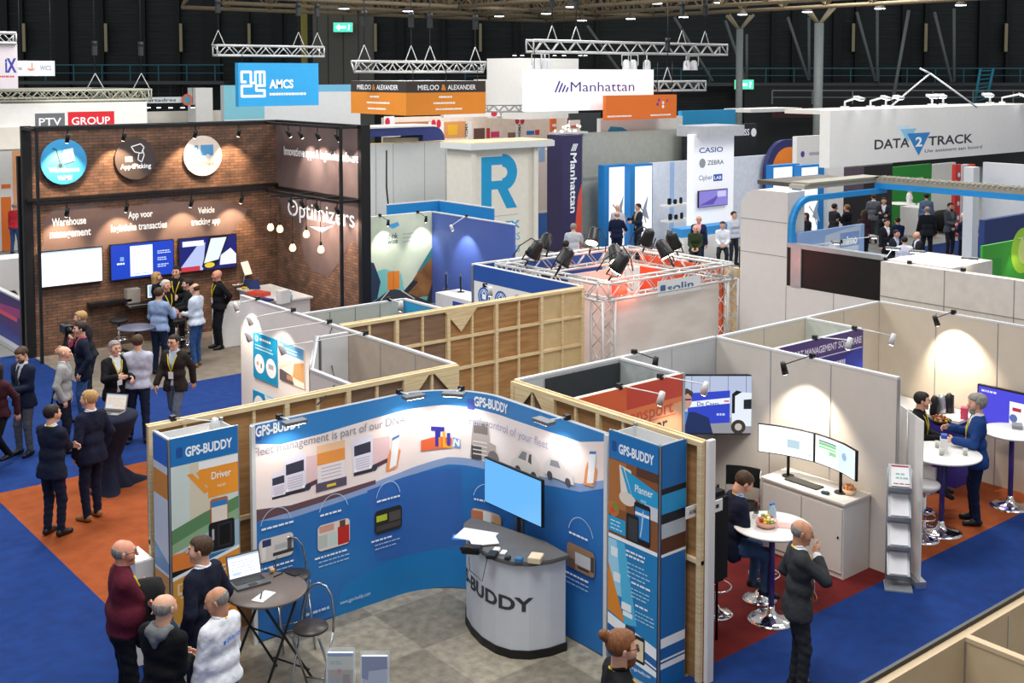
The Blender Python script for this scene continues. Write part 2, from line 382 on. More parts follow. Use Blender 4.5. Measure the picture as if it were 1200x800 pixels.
HAIR = {k: noise_mat('hair_'+k, a, b, 60, .6, (1, 1, .25), 3, bump=.5) for k, (a, b) in dict(brown=('3a2a1c', '4e3926'), dark=('1c1714', '2c231d'), blond=('a07c4c', 'c09a64'), grey=('77726c', '989289'), white=('b8b2a8', 'd0cac0'), dblond=('6e5030', '8a683e'), red=('6c4228', '85552f')).items()}

POSES = dict(
    stand=dict(), relaxed=dict(lh=(-.25, .10, -.58), rh=(.25, .10, -.58), stance=.13),
    phone=dict(lh=(-.06, .27, -.32), rh=(.05, .26, -.34)),
    crossed=dict(lh=(.12, .22, -.26), rh=(-.12, .24, -.22), er=(1, -.1, -.6), el=(-1, -.1, -.6)),
    hips=dict(lh=(-.22, .10, -.44), rh=(.22, .10, -.44), er=(1, -.7, 0), el=(-1, -.7, 0)),
    face=dict(rh=(.03, .17, .0), lh=(-.24, .06, -.5), er=(.5, .3, -1)),
    gesture=dict(rh=(.16, .34, -.20), lh=(-.14, .30, -.28)),
    reach=dict(rh=(.05, .42, -.26), lh=(-.08, .38, -.28), lean=.16),
    pocket=dict(rh=(.22, .04, -.52), lh=(-.22, .06, -.52), er=(.8, -1, 0), el=(-.8, -1, 0)),
    walk=dict(rh=(.25, .20, -.50), lh=(-.25, -.16, -.52), ra=(.08, -.30, .16), la=(-.08, .28, .08)),
    sit=dict(sit=.46, rh=(.10, .36, -.34), lh=(-.10, .34, -.34), lean=.12),
    stool=dict(sit=.74, rh=(.10, .34, -.26), lh=(-.12, .32, -.30), lean=.22),
    back=dict(rh=(.10, -.14, -.40), lh=(-.08, -.15, -.42), er=(1, -.6, 0), el=(-1, -.6, 0)),
)
def person(label, px, py, face, pose='stand', h=1.78, top='F:1c2233', under=None, legs='1d2536', hair=('short', 'brown'), skin='light', lan=True, beard=False, glasses=False,
           sleeve='long', tie=None, belly=0., w=1.0, shoes='black', hy=0., hp=0., group=None, D=None, near=False, pos=None, jacket=False, hood=None, chest=None, lift=0., extra=None, bun=False, longhair=False, **pk):
    """px,py = where the crown of the head is seen; face in degrees: 0 away from the camera, 90 to the right, 180 towards the camera"""
    P_ = dict(POSES[pose]); P_.update(pk); s = h/1.78
    sit = P_.get('sit'); top_h = h if sit is None else (h-.93*s+sit+.02)
    top_h = top_h-(.10*P_.get('lean', 0)/.2)*.3+lift
    p = G(px, py, top_h) if pos is None else Vector((pos[0], pos[1], 0))
    yaw = YAW-math.radians(face)-PI/2
    # people stand where sight line at head height says; the head leads the pelvis when leaning
    lean = P_.get('lean', 0.)+(.03); off = math.sin(lean)*.62*s
    root = (p.x+math.sin(yaw)*off, p.y-math.cos(yaw)*off) if pos is None else pos
    dist = math.hypot(p.x, p.y); near = dist < 18 or near; mid = dist < 28
    rb = .016 if near else (.02 if mid else .026); rh_ = .0075 if near else (.010 if mid else .014); rf = .0055 if near else (.007 if mid else .0095)
    hipz = .93 if sit is None else (sit+.10)/s
    R = rot('x', -lean)@np.eye(3); tw = P_.get('twist', 0.); Rt = rot('z', tw)@R
    pel = v3(0, 0, hipz)
    U = lambda q: pel+Rt@(v3(*q)-v3(0, 0, .93))           # upper body point from its standing place
    sh = [U((-.168*w, -.005, 1.415)), U((.168*w, -.005, 1.415))]; nb = U((0, -.012, 1.48))
    hips = [pel+v3(-.09, 0, -.02), pel+v3(.09, 0, -.02)]
    st = P_.get('stance', .10)
    if sit is None: an = [v3(-st, 0, .085), v3(st, .03, .085)]
    elif sit < .6: an = [v3(-.12, .42, .085), v3(.12, .46, .085)]
    else: an = [v3(-.13, .36, sit/s-.42), v3(.13, .40, sit/s-.40)]
    if 'la' in P_: an[0] = v3(*P_['la'])
    if 'ra' in P_: an[1] = v3(*P_['ra'])
    kn = []; 
    for i in (0, 1):
        k_, a_ = ik(hips[i], an[i], .423, .408, v3(-.15 if i == 0 else .15, 1, .1 if sit is None else .6)); kn.append(k_); an[i] = a_
    hand_t = [v3(*P_.get('lh', (-.24, .06, -.57))), v3(*P_.get('rh', (.24, .06, -.57)))]
    el = []; wr = []
    for i in (0, 1):
        tgt = U(tuple(v3(0, 0, 1.445)+hand_t[i]*v3(w, 1, 1)))
        e, wv = ik(sh[i], tgt, .285, .255, v3(*P_.get('el' if i == 0 else 'er', (-.45 if i == 0 else .45, -1, -.35)))); el.append(e); wr.append(wv)
    head_c = nb+Rt@v3(0, .02, .155); Rh = Rt@rot('z', hy)@rot('x', -hp+lean*.6); HD = lambda q: head_c+Rh@v3(*q)
    sk = skins[skin]
    sc_ = lambda vq: (vq[0]*s, vq[1]); KH = 1.07; sc_h = lambda vq: ((head_c+(vq[0]-head_c)*KH)*s, vq[1]); HG = lambda q: head_c+Rh@(v3(*q)*KH)
    # body: trunk, neck, arms and legs in one surface; head and hands at a finer grain in the same mesh
    def trunk(g, e, arms=True, k=.05, armend=1.0):
        b = belly
        for x in (-1, 1): g.cap(U((x*.03, -.012, 1.455)), U((x*.15*w, -.008, 1.412)), .052+e*.7, .048+e*.7, k=.03)
        g.cap(U((-.095*w, 0, 1.375)), U((.095*w, 0, 1.375)), .080+e, k=k).cap(U((-.085*w, .012, 1.29)), U((.085*w, .012, 1.29)), .100+e, k=k)
        g.cap(U((-.065*w, .008+b*.5, 1.10)), U((.065*w, .008+b*.5, 1.10)), .102+e+b, k=k).cap(pel+v3(-.07*w, 0, .0), pel+v3(.07*w, 0, .0), .108+e, k=k)
        g.cap(U((0, -.005, 1.40)), U((0, -.01, 1.50)), .07+e, .055+e*.6, k=k)
        if arms:
            for i in (0, 1):
                g.cap(sh[i], el[i], .050+e, .040+e, k=.03); g.cap(el[i], el[i]+(wr[i]-el[i])*armend, .042+e, (.030+e) if armend == 1 else .036+e, k=.02)
    def legsf(g, e, k=.04, endz=0):
        for i in (0, 1):
            g.cap(hips[i], kn[i], .082+e, .056+e, k=k); g.cap(kn[i], an[i]+v3(0, 0, endz), .054+e, .040+e, k=.02)
    g = SDF(max(rb, .02)); trunk(g, -.006); legsf(g, -.004)
    g.cap(nb+Rt@v3(0, 0, -.06), head_c+Rh@v3(0, -.01, -.04), .056, .052, k=.02); parts = [sc_(g.mesh())]
    for i in (0, 1): pass
    g = SDF(rh_)                     # head
    g.cap(HD((0, -.018, .035)), HD((0, .018, .030)), .079, .074, k=.02).cap(HD((0, .03, .0)), HD((0, .045, -.075)), .062, .036, k=.035)
    g.cap(HD((0, -.01, -.09)), HD((0, -.01, -.02)), .05, .055, k=.03)
    g.cap(HD((0, .094, .018)), HD((0, .112, -.018)), .009, .015, k=.012)                       # nose
    g.cap(HD((-.035, .086, .036)), HD((.035, .086, .036)), .011, .011, k=.014)                 # brow
    g.cap(HD((-.02, .083, -.052)), HD((.02, .083, -.052)), .012, k=.012).cap(HD((0, .078, -.088)), HD((0, .078, -.092)), .017, k=.02)   # mouth, chin
    for x in (-1, 1):
        g.cap(HD((x*.031, .104, .014)), HD((x*.031, .104, .014)), .017, k=.012, sub=True)       # eye sockets
        g.cap(HD((x*.079, .0, .018)), HD((x*.082, -.004, -.014)), .016, .010, k=.006)           # ears
        g.cap(HD((x*.045, .058, -.012)), HD((x*.045, .058, -.02)), .028, k=.03)                # cheeks
    if near or mid: g.cap(nb+Rt@v3(0, -.002, -.05), head_c+Rh@v3(0, -.01, -.05), .058, .053, k=.02)
    parts.append(sc_h(g.mesh()))
    curl = P_.get('curl', .55)
    for i in (0, 1):                 # hands: palm, four fingers, thumb
        sg = 1 if i else -1; d = unit(unit(wr[i]-el[i])+v3(0, 0, -.12)); sd = unit(np.cross(d, v3(0, 0, 1) if abs(d[2]) < .8 else v3(0, 1, 0)))
        nrm = unit(np.cross(sd, d)); side = v3(-sg, .3, 0) if d[2] < -.7 else v3(0, .2, 1)
        thumb = unit(side*1.0+v3(0, .6, 0) if d[2] < -.7 else v3(-sg*.4, 0, 1)); thumb = unit(thumb-d*(thumb@d)); nrm = unit(np.cross(d, thumb))*sg
        if nrm@(v3(-sg, 0, 0) if d[2] < -.7 else v3(-sg*1, 0, -.3)) < 0: nrm = -nrm
        h0 = wr[i]; g = SDF(rf)
        g.cap(el[i]+(wr[i]-el[i])*.55, wr[i], .035, .027, k=.02)
        for j in range(4):
            q = (j-1.5)*-.019; kn_ = h0+d*(.092-.004*abs(j-1))+thumb*q; g.cap(h0+d*.01+thumb*q*.6, kn_, .016, .0115, k=.012)
            dd = d; pnt = kn_; L = (.040, .045, .042, .033)[j]
            for sgm in range(3):
                a = curl*(.8+.12*j); dd = unit(dd*math.cos(a)+nrm*math.sin(a)); nx_ = pnt+dd*L*(1, .68, .55)[sgm]; g.cap(pnt, nx_, .0100-.001*sgm, .0092-.001*sgm, k=.003); pnt = nx_
        t0 = h0+d*.025+thumb*.022; t1 = t0+unit(thumb*.8+d*.7+nrm*.3)*.045; t2 = t1+unit(thumb*.25+d*.9+nrm*.45)*.034
        g.cap(t0, t1, .015, .0115, k=.008).cap(t1, t2, .0112, .009, k=.004)
        parts.append(sc_(g.mesh()))
    Hs = head_c*s; RhT = Rh.T
    def face_m(c):
        q = (c-Hs)@RhT.T/s/KH; r = np.zeros(len(c), int); x, y, z = np.abs(q[:, 0]), q[:, 1], q[:, 2]
        r[(np.abs(x-.031) < .012) & (np.abs(z-.014) < .004+rh_*.25) & (y > .06)] = 1
        r[(np.abs(x-.033) < .018) & (np.abs(z-.040) < .0035) & (y > .07)] = 3
        r[(x < .022) & (np.abs(z+.053) < .004+rh_*.15) & (y > .07)] = 2
        return r
    hm = HAIR[hair[1]] if hair[1] in HAIR else HAIR['brown']
    o = np_mesh('person', parts, [sk, eyem, lipm, hm], None, face_m); o.location = (root[0], root[1], 0 if lift == 0 else lift); o.rotation_euler = (0, 0, yaw)
    tag(o, label, 'person', group)
    def child(name, g, mts, label=None, cut=None, mf=None):
        f_ = sc_h if name in ('hair', 'beard') else sc_; parts_ = [f_(x.mesh()) for x in (g if isinstance(g, list) else [g])]; return np_mesh(name, parts_, mts, o, mf)
    # hair
    if hair[0] != 'bald':
        g = SDF(rh_); ks = .01
        if hair[0] in ('short', 'long', 'curly', 'bun'):
            e = dict(short=.012, long=.018, curly=.028, bun=.012)[hair[0]]
            g.cap(HD((0, -.022, .040)), HD((0, .014, .042)), .079+e, .074+e, k=ks)
            if hair[0] == 'curly':
                for q in range(16): a = q*2.399; g.cap(HD((.07*math.cos(a), -.03+.06*math.sin(a), .05+.035*math.cos(q*1.7))), HD((.07*math.cos(a), -.03+.06*math.sin(a), .05)), .035, k=.012)
            if hair[0] == 'long':
                for x in (-1, 1): g.cap(HD((x*.06, -.03, .0)), HD((x*.065, -.03, -.15)), .045, .035, k=.03)
                g.cap(HD((0, -.06, 0)), HD((0, -.06, -.17)), .06, .045, k=.03)
            if hair[0] == 'bun': g.cap(HD((0, -.11, .085)), HD((0, -.125, .10)), .036, k=.012)
            lowz = -.055 if hair[0] != 'long' else -.3
            def hc(X, Y, Z):
                x = (X-head_c[0]); y = (Y-head_c[1]); z = (Z-head_c[2]); a = x*Rh[0, 0]+y*Rh[1, 0]+z*Rh[2, 0]; b = x*Rh[0, 1]+y*Rh[1, 1]+z*Rh[2, 1]; c = x*Rh[0, 2]+y*Rh[1, 2]+z*Rh[2, 2]
                face_ = np.minimum(b-(.042 if hair[0] != 'long' else .03), (.075+.02*0)-c)           # remove where in front and below hairline
                side_ = np.minimum(np.minimum(b+.012, .018-c), np.abs(a)-.03)                          # clear the ears
                return np.maximum(np.maximum(face_, side_ if hair[0] != 'long' else face_-1), lowz-c)
            g.cut(hc)
        elif hair[0] == 'sides':
            g.cap(HD((0, -.019, .030)), HD((0, .0, .028)), .0835, .081, k=ks)
            def hc(X, Y, Z):
                x = (X-head_c[0]); y = (Y-head_c[1]); z = (Z-head_c[2]); b = x*Rh[0, 1]+y*Rh[1, 1]+z*Rh[2, 1]; c = x*Rh[0, 2]+y*Rh[1, 2]+z*Rh[2, 2]
                return np.maximum(np.maximum(b-.030, c-.045-np.minimum(b, 0)*-.25), -.045-c)
            g.cut(hc)
        if len(g.mesh()[0]): child('hair', g, [hm])
    if beard:
        g = SDF(rh_); g.cap(HD((0, .036, -.02)), HD((0, .05, -.085)), .062, .047, k=.02).cap(HD((-.02, .088, -.04)), HD((.02, .088, -.04)), .012, k=.01)
        def bc(X, Y, Z):
            x = (X-head_c[0]); y = (Y-head_c[1]); z = (Z-head_c[2]); a = x*Rh[0, 0]+y*Rh[1, 0]+z*Rh[2, 0]; b = x*Rh[0, 1]+y*Rh[1, 1]+z*Rh[2, 1]; c = x*Rh[0, 2]+y*Rh[1, 2]+z*Rh[2, 2]
            return np.maximum(np.maximum(.005-b, c+.03), np.maximum(-1-b, np.minimum(.022-np.abs(a), .012-np.abs(c+.053))))
        g.cut(bc); child('beard', g, [hm])
    if glasses:
        m = MB(); m.use(black)
        for x in (-1, 1): m.tube([HG((x*.033+.022*math.cos(a), .104, .014+.017*math.sin(a)))*s for a in np.arange(0, 2*PI, PI/5)], .0028*s, 5, closed=True); m.tube([HG((x*.055, .10, .018))*s, HG((x*.08, .03, .020))*s, HG((x*.083, -.005, .018))*s], .0025, 5)
        m.tube([HG((-.011, .108, .016))*s, HG((.011, .108, .016))*s], .0025, 5); m.build('glasses', o)
    # trousers and shoes
    g = SDF(rb); g.cap(pel+v3(-.07*w, 0, .0), pel+v3(.07*w, 0, .0), .112+belly*.3, k=.04); legsf(g, .012, endz=-.01)
    if sit is None: g.cut(lambda X, Y, Z: np.maximum(Z-.985, .045-Z))
    ph = rnd.uniform(0, 6); g.disp = lambda X, Y, Z: .0035*np.sin(Z*38+X*30+ph)*np.sin(Y*26+Z*9+ph)+.003*np.sin(Z*71-X*47+Y*40)
    child('trousers', g, [F(legs)])
    if not pk.get('noshoes'):
        for i in (0, 1):
            tdir = v3((-.18 if i == 0 else .18), 1, -.05 if sit is None or sit < .6 else -.35); tdir = unit(tdir); g = SDF(max(rb*.7, .01))
            g.cap(an[i]+v3(0, -.03, -.035), an[i]+tdir*.155+v3(0, 0, -.045), .045, .036, k=.02).cap(an[i]+v3(0, 0, 0), an[i]+tdir*.05+v3(0, 0, -.03), .045, .045, k=.02)
            zb = an[i][2]-.083
            if sit is None or sit < .6: g.cut(lambda X, Y, Z, zb=zb: zb-Z)
            child('shoe', g, [shoe_b if shoes == 'brown' else shoe_m])
    # top garment(s)
    def topg(e, hem, armend, res=rb, vopen=None, lowest=None):
        g = SDF(res); trunk(g, e, armend=armend); ph = rnd.uniform(0, 6); g.disp = lambda X, Y, Z: .0030*np.sin(Z*34+X*22+ph)*np.sin(Y*30+Z*11-X*14+ph)+.0016*np.sin(Z*63-X*41+Y*50)
        if lowest: g.cap(pel+v3(-.08*w, 0, lowest), pel+v3(.08*w, 0, lowest), .118+e, k=.05)
        ax = Rt.T
        def loc(X, Y, Z):
            x, y, z = X-pel[0], Y-pel[1], Z-pel[2]; return (Rt[0, 0]*x+Rt[1, 0]*y+Rt[2, 0]*z, Rt[0, 1]*x+Rt[1, 1]*y+Rt[2, 1]*z, Rt[0, 2]*x+Rt[1, 2]*y+Rt[2, 2]*z+.93)
        def hemc(X, Y, Z):
            a, b, c = loc(X, Y, Z); armfree = np.abs(a)-.215*w        # hem cuts the trunk only
            return np.minimum(hem-c, .16-armfree*0)-0*a if armend == 0 else np.where((np.abs(a) < .20*w) & (np.abs(b) < .2+belly) | (c < hem-.25), hem-c, -1.)
        g.cut(hemc)
        g.cut(lambda X, Y, Z: (lambda a, b, c: np.where((np.abs(a) < .10), c-(1.505 if not vopen else 1.50), -1.))(*loc(X, Y, Z)))
        if vopen:
            wid, zb = vopen
            def vo(X, Y, Z):
                a, b, c = loc(X, Y, Z); half = np.clip((c-zb)*wid, 0, .085)+np.clip((zb-.12-c)*.25, 0, .07); return np.where(b > .02, half-np.abs(a), -1.)
            g.cut(vo)
        return g
    short = sleeve == 'short'
    tc = top[2:]; fm = F(tc)
    if jacket:
        u = under or 'dfe3ea'
        child('shirt', topg(.012, .90, 1.0), [F(u)]); child('jacket', topg(.021, .80, .95, vopen=(.22, 1.16), lowest=-.10), [fm])
        m = MB(); m.use(F(u)); m.tube([(U((.062*math.cos(a), .058*math.sin(a)-.006, 1.505+.012*math.cos(a*2)-.018*(math.sin(a) > .5))))*s for a in np.arange(0, 2*PI, PI/8)], .013*s, 6, closed=True); m.build('collar', o)
        if tie: m = MB(); m.use(F(tie)); zz = [(1.47, .075, .014), (1.40, .118, .018), (1.30, .140, .022), (1.16, .138, .028)]; vs = []; [vs.extend([U((-ww, yy, z_))*s, U((ww, yy, z_))*s, U((ww, yy+.012, z_))*s, U((-ww, yy+.012, z_))*s]) for z_, yy, ww in zz]; m.add(vs, [(4*k+j, 4*k+(j+1) % 4, 4*k+4+(j+1) % 4, 4*k+4+j) for k in range(3) for j in range(4)]+[(0, 1, 2, 3), (12, 15, 14, 13)]); m.build('tie', o)
    else:
        nm = 'shirt' if not hood else 'jacket'
        child(nm, topg(.018, .90 if not hood else .84, 1.0 if not short else 0.0, lowest=-.02), [fm]) if not short else None
        if short:
            g = SDF(rb); trunk(g, .022, arms=False)
            for i in (0, 1): g.cap(sh[i], sh[i]+(el[i]-sh[i])*.80, .070, .062, k=.03)
            g.cut(lambda X, Y, Z: .90-Z); child('polo_shirt', g, [fm])
        m = MB(); m.use(F(hood) if hood else F(under) if under else fm)
        if hood: g = SDF(.012); g.cap(U((-.06, -.09, 1.46)), U((.06, -.09, 1.46)), .05, k=.04).cap(U((-.09, -.02, 1.49)), U((-.05, -.09, 1.47)), .035, k=.04).cap(U((.09, -.02, 1.49)), U((.05, -.09, 1.47)), .035, k=.04).cap(U((0, -.10, 1.40)), U((0, -.10, 1.36)), .05, .03, k=.04); child('hood', g, [F(hood)])
        else: m.tube([(U((.066*math.cos(a), .060*math.sin(a)-.006, 1.505+.010*math.cos(a*2)-.02*(math.sin(a) > .5))))*s for a in np.arange(0, 2*PI, PI/8)], .013*s, 6, closed=True); m.build('collar', o)
    if lan:
        e_ = .012 if not jacket else 0; m = MB(); m.use(yellow if lan is True else lan)
        pts = [U((-.075, -.045, 1.49)), U((-.085, .02, 1.49)), U((-.082, .088, 1.43)), U((-.047, .140+belly*.3, 1.30)), U((0, .146+belly, 1.15))]
        back = [U((-.075, -.045, 1.49)), U((0, -.078, 1.50)), U((.075, -.045, 1.49))]
        mir = [U((.075, -.045, 1.49)), U((.085, .02, 1.49)), U((.082, .088, 1.43)), U((.047, .140+belly*.3, 1.30)), U((0, .146+belly, 1.15))]
        for q in (pts, back, mir): m.tube([x*s for x in q], .0095*s, 5)
        m.build('lanyard', o)
        if near or mid:
            c_ = U((0, .152+belly, 1.10))*s; m = MB().use(badge); m.rbox(c_, (.09, .006, .12), Matrix(Rt.tolist())); m.build('name_badge', o)
    if chest: chest(o, U, s)
    wp = [o.matrix_basis.copy()]
    o.rotation_euler = (0, 0, yaw); Mw = Matrix.Translation(o.location) @ Matrix.Rotation(yaw, 4, 'Z')
    return o, (lambda q: Mw @ Vector(tuple(v3(*q)*s))), [wr[0]*s, wr[1]*s], Mw

# ---------------------------------------------------------------- the hall: floors, far wall, gallery, roof
HR = YAW-PI/2
def hall(o): o.rotation_euler = (0, 0, HR); return o          # frame square to the far wall: x along it, y towards it
def hl(px, py, D):
    p = PD(px, py, D); return Vector((p.dot(RT), p.dot(FH), p.z))
struct(box('floor', -30, -12, -.12, 75, 75, -.012, carpet_grey))
def carpet(x0, y0, x1, y1, m): return struct(box('floor', x0, y0, -.012, x1, y1, 0, m))
carpet(-12, 3.0, 4.73, 40, carpet_blue); carpet(4.73, 3.0, 30, 7.8, carpet_blue); carpet(4.73, 17.82, 8.7, 21.9, carpet_blue); carpet(4.73, 21.9, 7.85, 26.5, carpet_blue)
carpet(8.7, 18, 16, 21.9, carpet_blue)
carpet(4.73, 11.7, 8.7, 17.82, carpet_orange); carpet(7.85, 21.9, 14, 26.1, carpet_brown)
carpet(8.82, 7.8, 12.55, 10.7, carpet_red); carpet(12.55, 7.8, 16.6, 10.7, carpet_orange)
carpet(26, 13, 46, 22.6, carpet_blue); carpet(17.2, 15, 26, 26, carpet_grey)
chk = bpy.data.materials.new('marbled_vinyl'); chk.use_nodes = True; nt = chk.node_tree; b_ = nt.nodes['Principled BSDF']; b_.inputs['Roughness'].default_value = .45
tc = nt.nodes.new('ShaderNodeTexCoord'); ck = nt.nodes.new('ShaderNodeTexChecker'); ck.inputs['Scale'].default_value = 1.0
ck.inputs[1].default_value = lin('867f70')+(1,); ck.inputs[2].default_value = lin('9f9786')+(1,)
nn = nt.nodes.new('ShaderNodeTexNoise'); nn.inputs['Scale'].default_value = 9; nn.inputs['Detail'].default_value = 6
rp = nt.nodes.new('ShaderNodeValToRGB'); rp.color_ramp.elements[0].color = (.72, .72, .72, 1); rp.color_ramp.elements[1].color = (1.15, 1.15, 1.12, 1); rp.color_ramp.elements[0].position = .35; rp.color_ramp.elements[1].position = .65
mx = nt.nodes.new('ShaderNodeMix'); mx.data_type = 'RGBA'; mx.blend_type = 'MULTIPLY'; mx.inputs[0].default_value = 1
nt.links.new(tc.outputs['Object'], ck.inputs[0]); nt.links.new(tc.outputs['Object'], nn.inputs[0]); nt.links.new(nn.outputs[0], rp.inputs[0]); nt.links.new(ck.outputs[0], mx.inputs[6]); nt.links.new(rp.outputs[0], mx.inputs[7]); nt.links.new(mx.outputs[2], b_.inputs[0])
carpet(4.73, 7.8, 8.82, 11.7, chk)

DW = 80.; wall_dark = noise_mat('dark_steel_cladding', '202526', '2c3233', .6, .6, (1, 1, 14), 3); rib_m = mat('dark_rib', '101314', .6); grey_d = mat('dim_grey_wall', '6c6a63', .7, vary=.05)
zt = 13.
mb = MB().use(wall_dark).box(-45, DW, 0, 45, DW+.4, zt)
mb.use(mat('cladding_ridge', '2b3132', .5))
for k in range(int((zt-1)/.55)): mb.box(-45, DW-.03, 1+k*.55, 45, DW, 1.05+k*.55)
hall(struct(mb.build('wall_back')))
x0, x1 = hl(367, 20, DW-.3).x, hl(438, 20, DW-.3).x
mb = MB().use(grey_d).box(x0, DW-.5, 0, x1, DW-.04, zt-.5); mb.use(mat('dim_grey_seam', '44443f', .7)); [mb.box(x0+k*(x1-x0)/4-.03, DW-.52, 0, x0+k*(x1-x0)/4+.03, DW-.5, zt-.5) for k in range(1, 4)]
hall(struct(mb.build('wall_back_grey')))
struct(hall(box('wall_back_plinth', hl(865, 100, DW).x, DW-2.2, 0, 45, DW-.05, hl(865, 101, DW).z, mat('dark_under_gallery', '2c2f30', .7))))
n = 0
for px, w in ((3, 1.), (27, .3), (75, .9), (121, .3), (168, .5), (210, .3), (250, 1.1), (291, .3), (327, .6), (470, .5), (520, .3), (560, .5), (605, .3), (655, .6), (700, .3), (905, .3), (930, .4), (980, .6), (1003, .3), (1060, .6), (1084, .3), (1150, .6), (1179, .3)):
    x = hl(px, 50, DW).x; n += 1; hall(struct(box('trim_%d' % n, x-w/2, DW-.35, 3, x+w/2, DW-.06, zt, rib_m)))
tube_m = mat('dim_tube_lamp', '8d8468', .6, emit=.12)
for px in (28, 124, 212, 292, 440, 563, 1000, 1085, 1179):
    p = hl(px, 44, DW-.6); mb = MB().use(tube_m).box(-.09, -.06, -.95, .09, .06, .95); mb.use(black).box(-.13, .05, -1.0, .13, .2, 1.0)
    o = mb.build('wall_tube_lamp'); o.location = Matrix.Rotation(HR, 4, 'Z') @ p; hall(o); tag(o, 'slim unlit vertical tube lamp on the dark back wall', 'lamp', 'tube lamps on the back wall')
# galleries with rails
teal = mat('teal_rail', '2c6a78', .5); teal2 = mat('bright_teal_post', '2f8fa8', .5); rail_g = mat('grey_rail', '7c8484', .5)
def gallery(name, px0, px1, yr, yf, D, m, lab, every=1.9, kick=True):
    a, b, f = hl(px0, yr, D), hl(px1, yr, D), hl(px0, yf, D); t = thing(name, lab, 'railing')
    t.rotation_euler = (0, 0, HR); h = a.z-f.z
    mb = MB().use(m); mb.box(a.x, D-.04, a.z-.04, b.x, D+.04, a.z+.04); mb.box(a.x, D-.03, a.z-h*.5-.025, b.x, D+.03, a.z-h*.5+.025); mb.build('handrail', t)
    mb = MB().use(m); k = a.x
    while k < b.x: mb.box(k-.035, D-.035, f.z, k+.035, D+.035, a.z); k += every
    mb.build('baluster', t)
    if kick: MB().use(mat('gallery_deck', '4d5355', .6)).box(a.x, D, f.z-.22, b.x, D+1.5, f.z).build('deck', t)
    return t
gallery('gallery_railing', 20, 262, 76, 95, DW-2, teal, 'teal gallery railing across the dark wall behind the left signs')
gallery('gallery_railing', 545, 640, 80, 98, DW-2, teal, 'short dark teal gallery railing behind the central white signs')
gallery('gallery_railing', 765, 1205, 80, 97, DW-2, teal, 'long teal gallery railing high on the wall at right')
gallery('gallery_railing', 905, 1205, 106, 122, DW-5, rail_g, 'pale grey railing below the teal gallery at right', 2.6, False)
a = hl(905, 127, DW-5); struct(hall(box('trim_30', a.x, DW-4.9, a.z-.6, 45, DW-4.7, a.z+.1, mat('maroon_band', '4a2629', .7))))
for px in (1146, 1160):     # teal stair stringers by the gallery
    pass
t = thing('gallery_stair', 'teal steel stair with rails climbing to the right gallery', 'stair'); t.rotation_euler = (0, 0, HR)
a, b = hl(1142, 121, DW-3.2), hl(1149, 80, DW-3.2); c, d = hl(1156, 117, DW-3.2), hl(1164, 80, DW-3.2)
MB().use(teal2).tube([a, b], .09, 6).build('stringer', t); MB().use(teal2).tube([c, d], .09, 6).build('stringer', t)
mb = MB().use(teal2)
for k in range(8): q = k/8+.05; mb.tube([a.lerp(b, q), c.lerp(d, q)], .04, 5)
mb.build('tread', t)
# columns with forked heads
def column(px, yt, yb, D, r, lab, m, yel=False):
    a, b = hl(px, yt, D), hl(px, yb, D); t = thing('hall_column', lab, 'column', Matrix.Rotation(HR, 4, 'Z') @ Vector((a.x, D, 0)), HR)
    MB().use(m).cyl((0, 0, 0), r, a.z, 16).build('shaft', t)
    if not yel:
        for sx in (-1, 1):
            for sy in (-.5, .5): MB().use(mat('fork_steel', 'a79a80', .5)).tube([(0, 0, a.z-.1), (sx*.75, sy, a.z+.85)], .09, 6).build('fork_arm', t)
column(960, 27, 137, 66, .26, 'pale round steel column with forked head right of centre', mat('column_grey', '8f9696', .45))
column(867, 34, 125, 72, .22, 'pale steel column with forked head behind the central truss', mat('column_grey', '8f9696', .45))
column(356, 2, 70, 76, .22, 'dull yellow column behind the left hanging truss', mat('column_yellow', '8f8434', .5), True)
bm_ = mat('brace_grey', '6d7474', .5)
for i, (x0, y0, x1, y1, D) in enumerate(((1004, 14, 1026, 95, 77), (1095, 14, 1115, 96, 77), (1028, 12, 1028, 95, 77), (1118, 10, 1118, 96, 77), (948, 20, 948, 94, 77), (850, 24, 873, 92, 77), (923, 20, 947, 92, 77), (688, 30, 745, 110, 77), (790, 20, 835, 95, 77), (875, 40, 875, 96, 78), (1065, 12, 1046, 119, 70))):
    o = MB().use(bm_).tube([hl(x0, y0, D), hl(x1, y1, D)], .10, 6).build('wall_brace'); hall(o)
    tag(o, 'slender grey steel brace standing before the dark back wall', 'brace', 'grey braces of the back wall')
# space-frame roof
roof_m = mat('roof_steel', '8a7a60', .6, vary=.1); RC = PD(640, 25, 73.); ZR = RC.z
def girder(axis, c, a0, a1, n, lab):
    mb = MB().use(roof_m); H_ = 1.9; step = (a1-a0)/n; f = (lambda s, z, o=0: (s, c+o, z)) if axis == 'x' else (lambda s, z, o=0: (c+o, s, z))
    mb.tube([f(a0, ZR), f(a1, ZR)], .10, 6); mb.tube([f(a0, ZR+H_, .9), f(a1, ZR+H_, .9)], .08, 6); mb.tube([f(a0, ZR+H_, -.9), f(a1, ZR+H_, -.9)], .08, 6)
    for k in range(n):
        s0, s1 = a0+k*step, a0+(k+1)*step; m_ = (s0+s1)/2
        for o in (-.9, .9): mb.tube([f(s0, ZR), f(m_, ZR+H_, o)], .055, 5); mb.tube([f(m_, ZR+H_, o), f(s1, ZR)], .055, 5)
        mb.tube([f(m_, ZR+H_, -.9), f(m_, ZR+H_, .9)], .05, 5)
    o = mb.build('roof_girder'); return tag(o, lab, 'girder', 'brown steel roof girders')
for k in range(3): girder('x', RC.y-4.6*k, RC.x-24, RC.x, 10, 'brown lattice roof girder crossing under the dark roof')
for k in range(4): girder('y', RC.x-4.6*k, RC.y-52, RC.y, 20, 'brown lattice roof girder crossing under the dark roof')
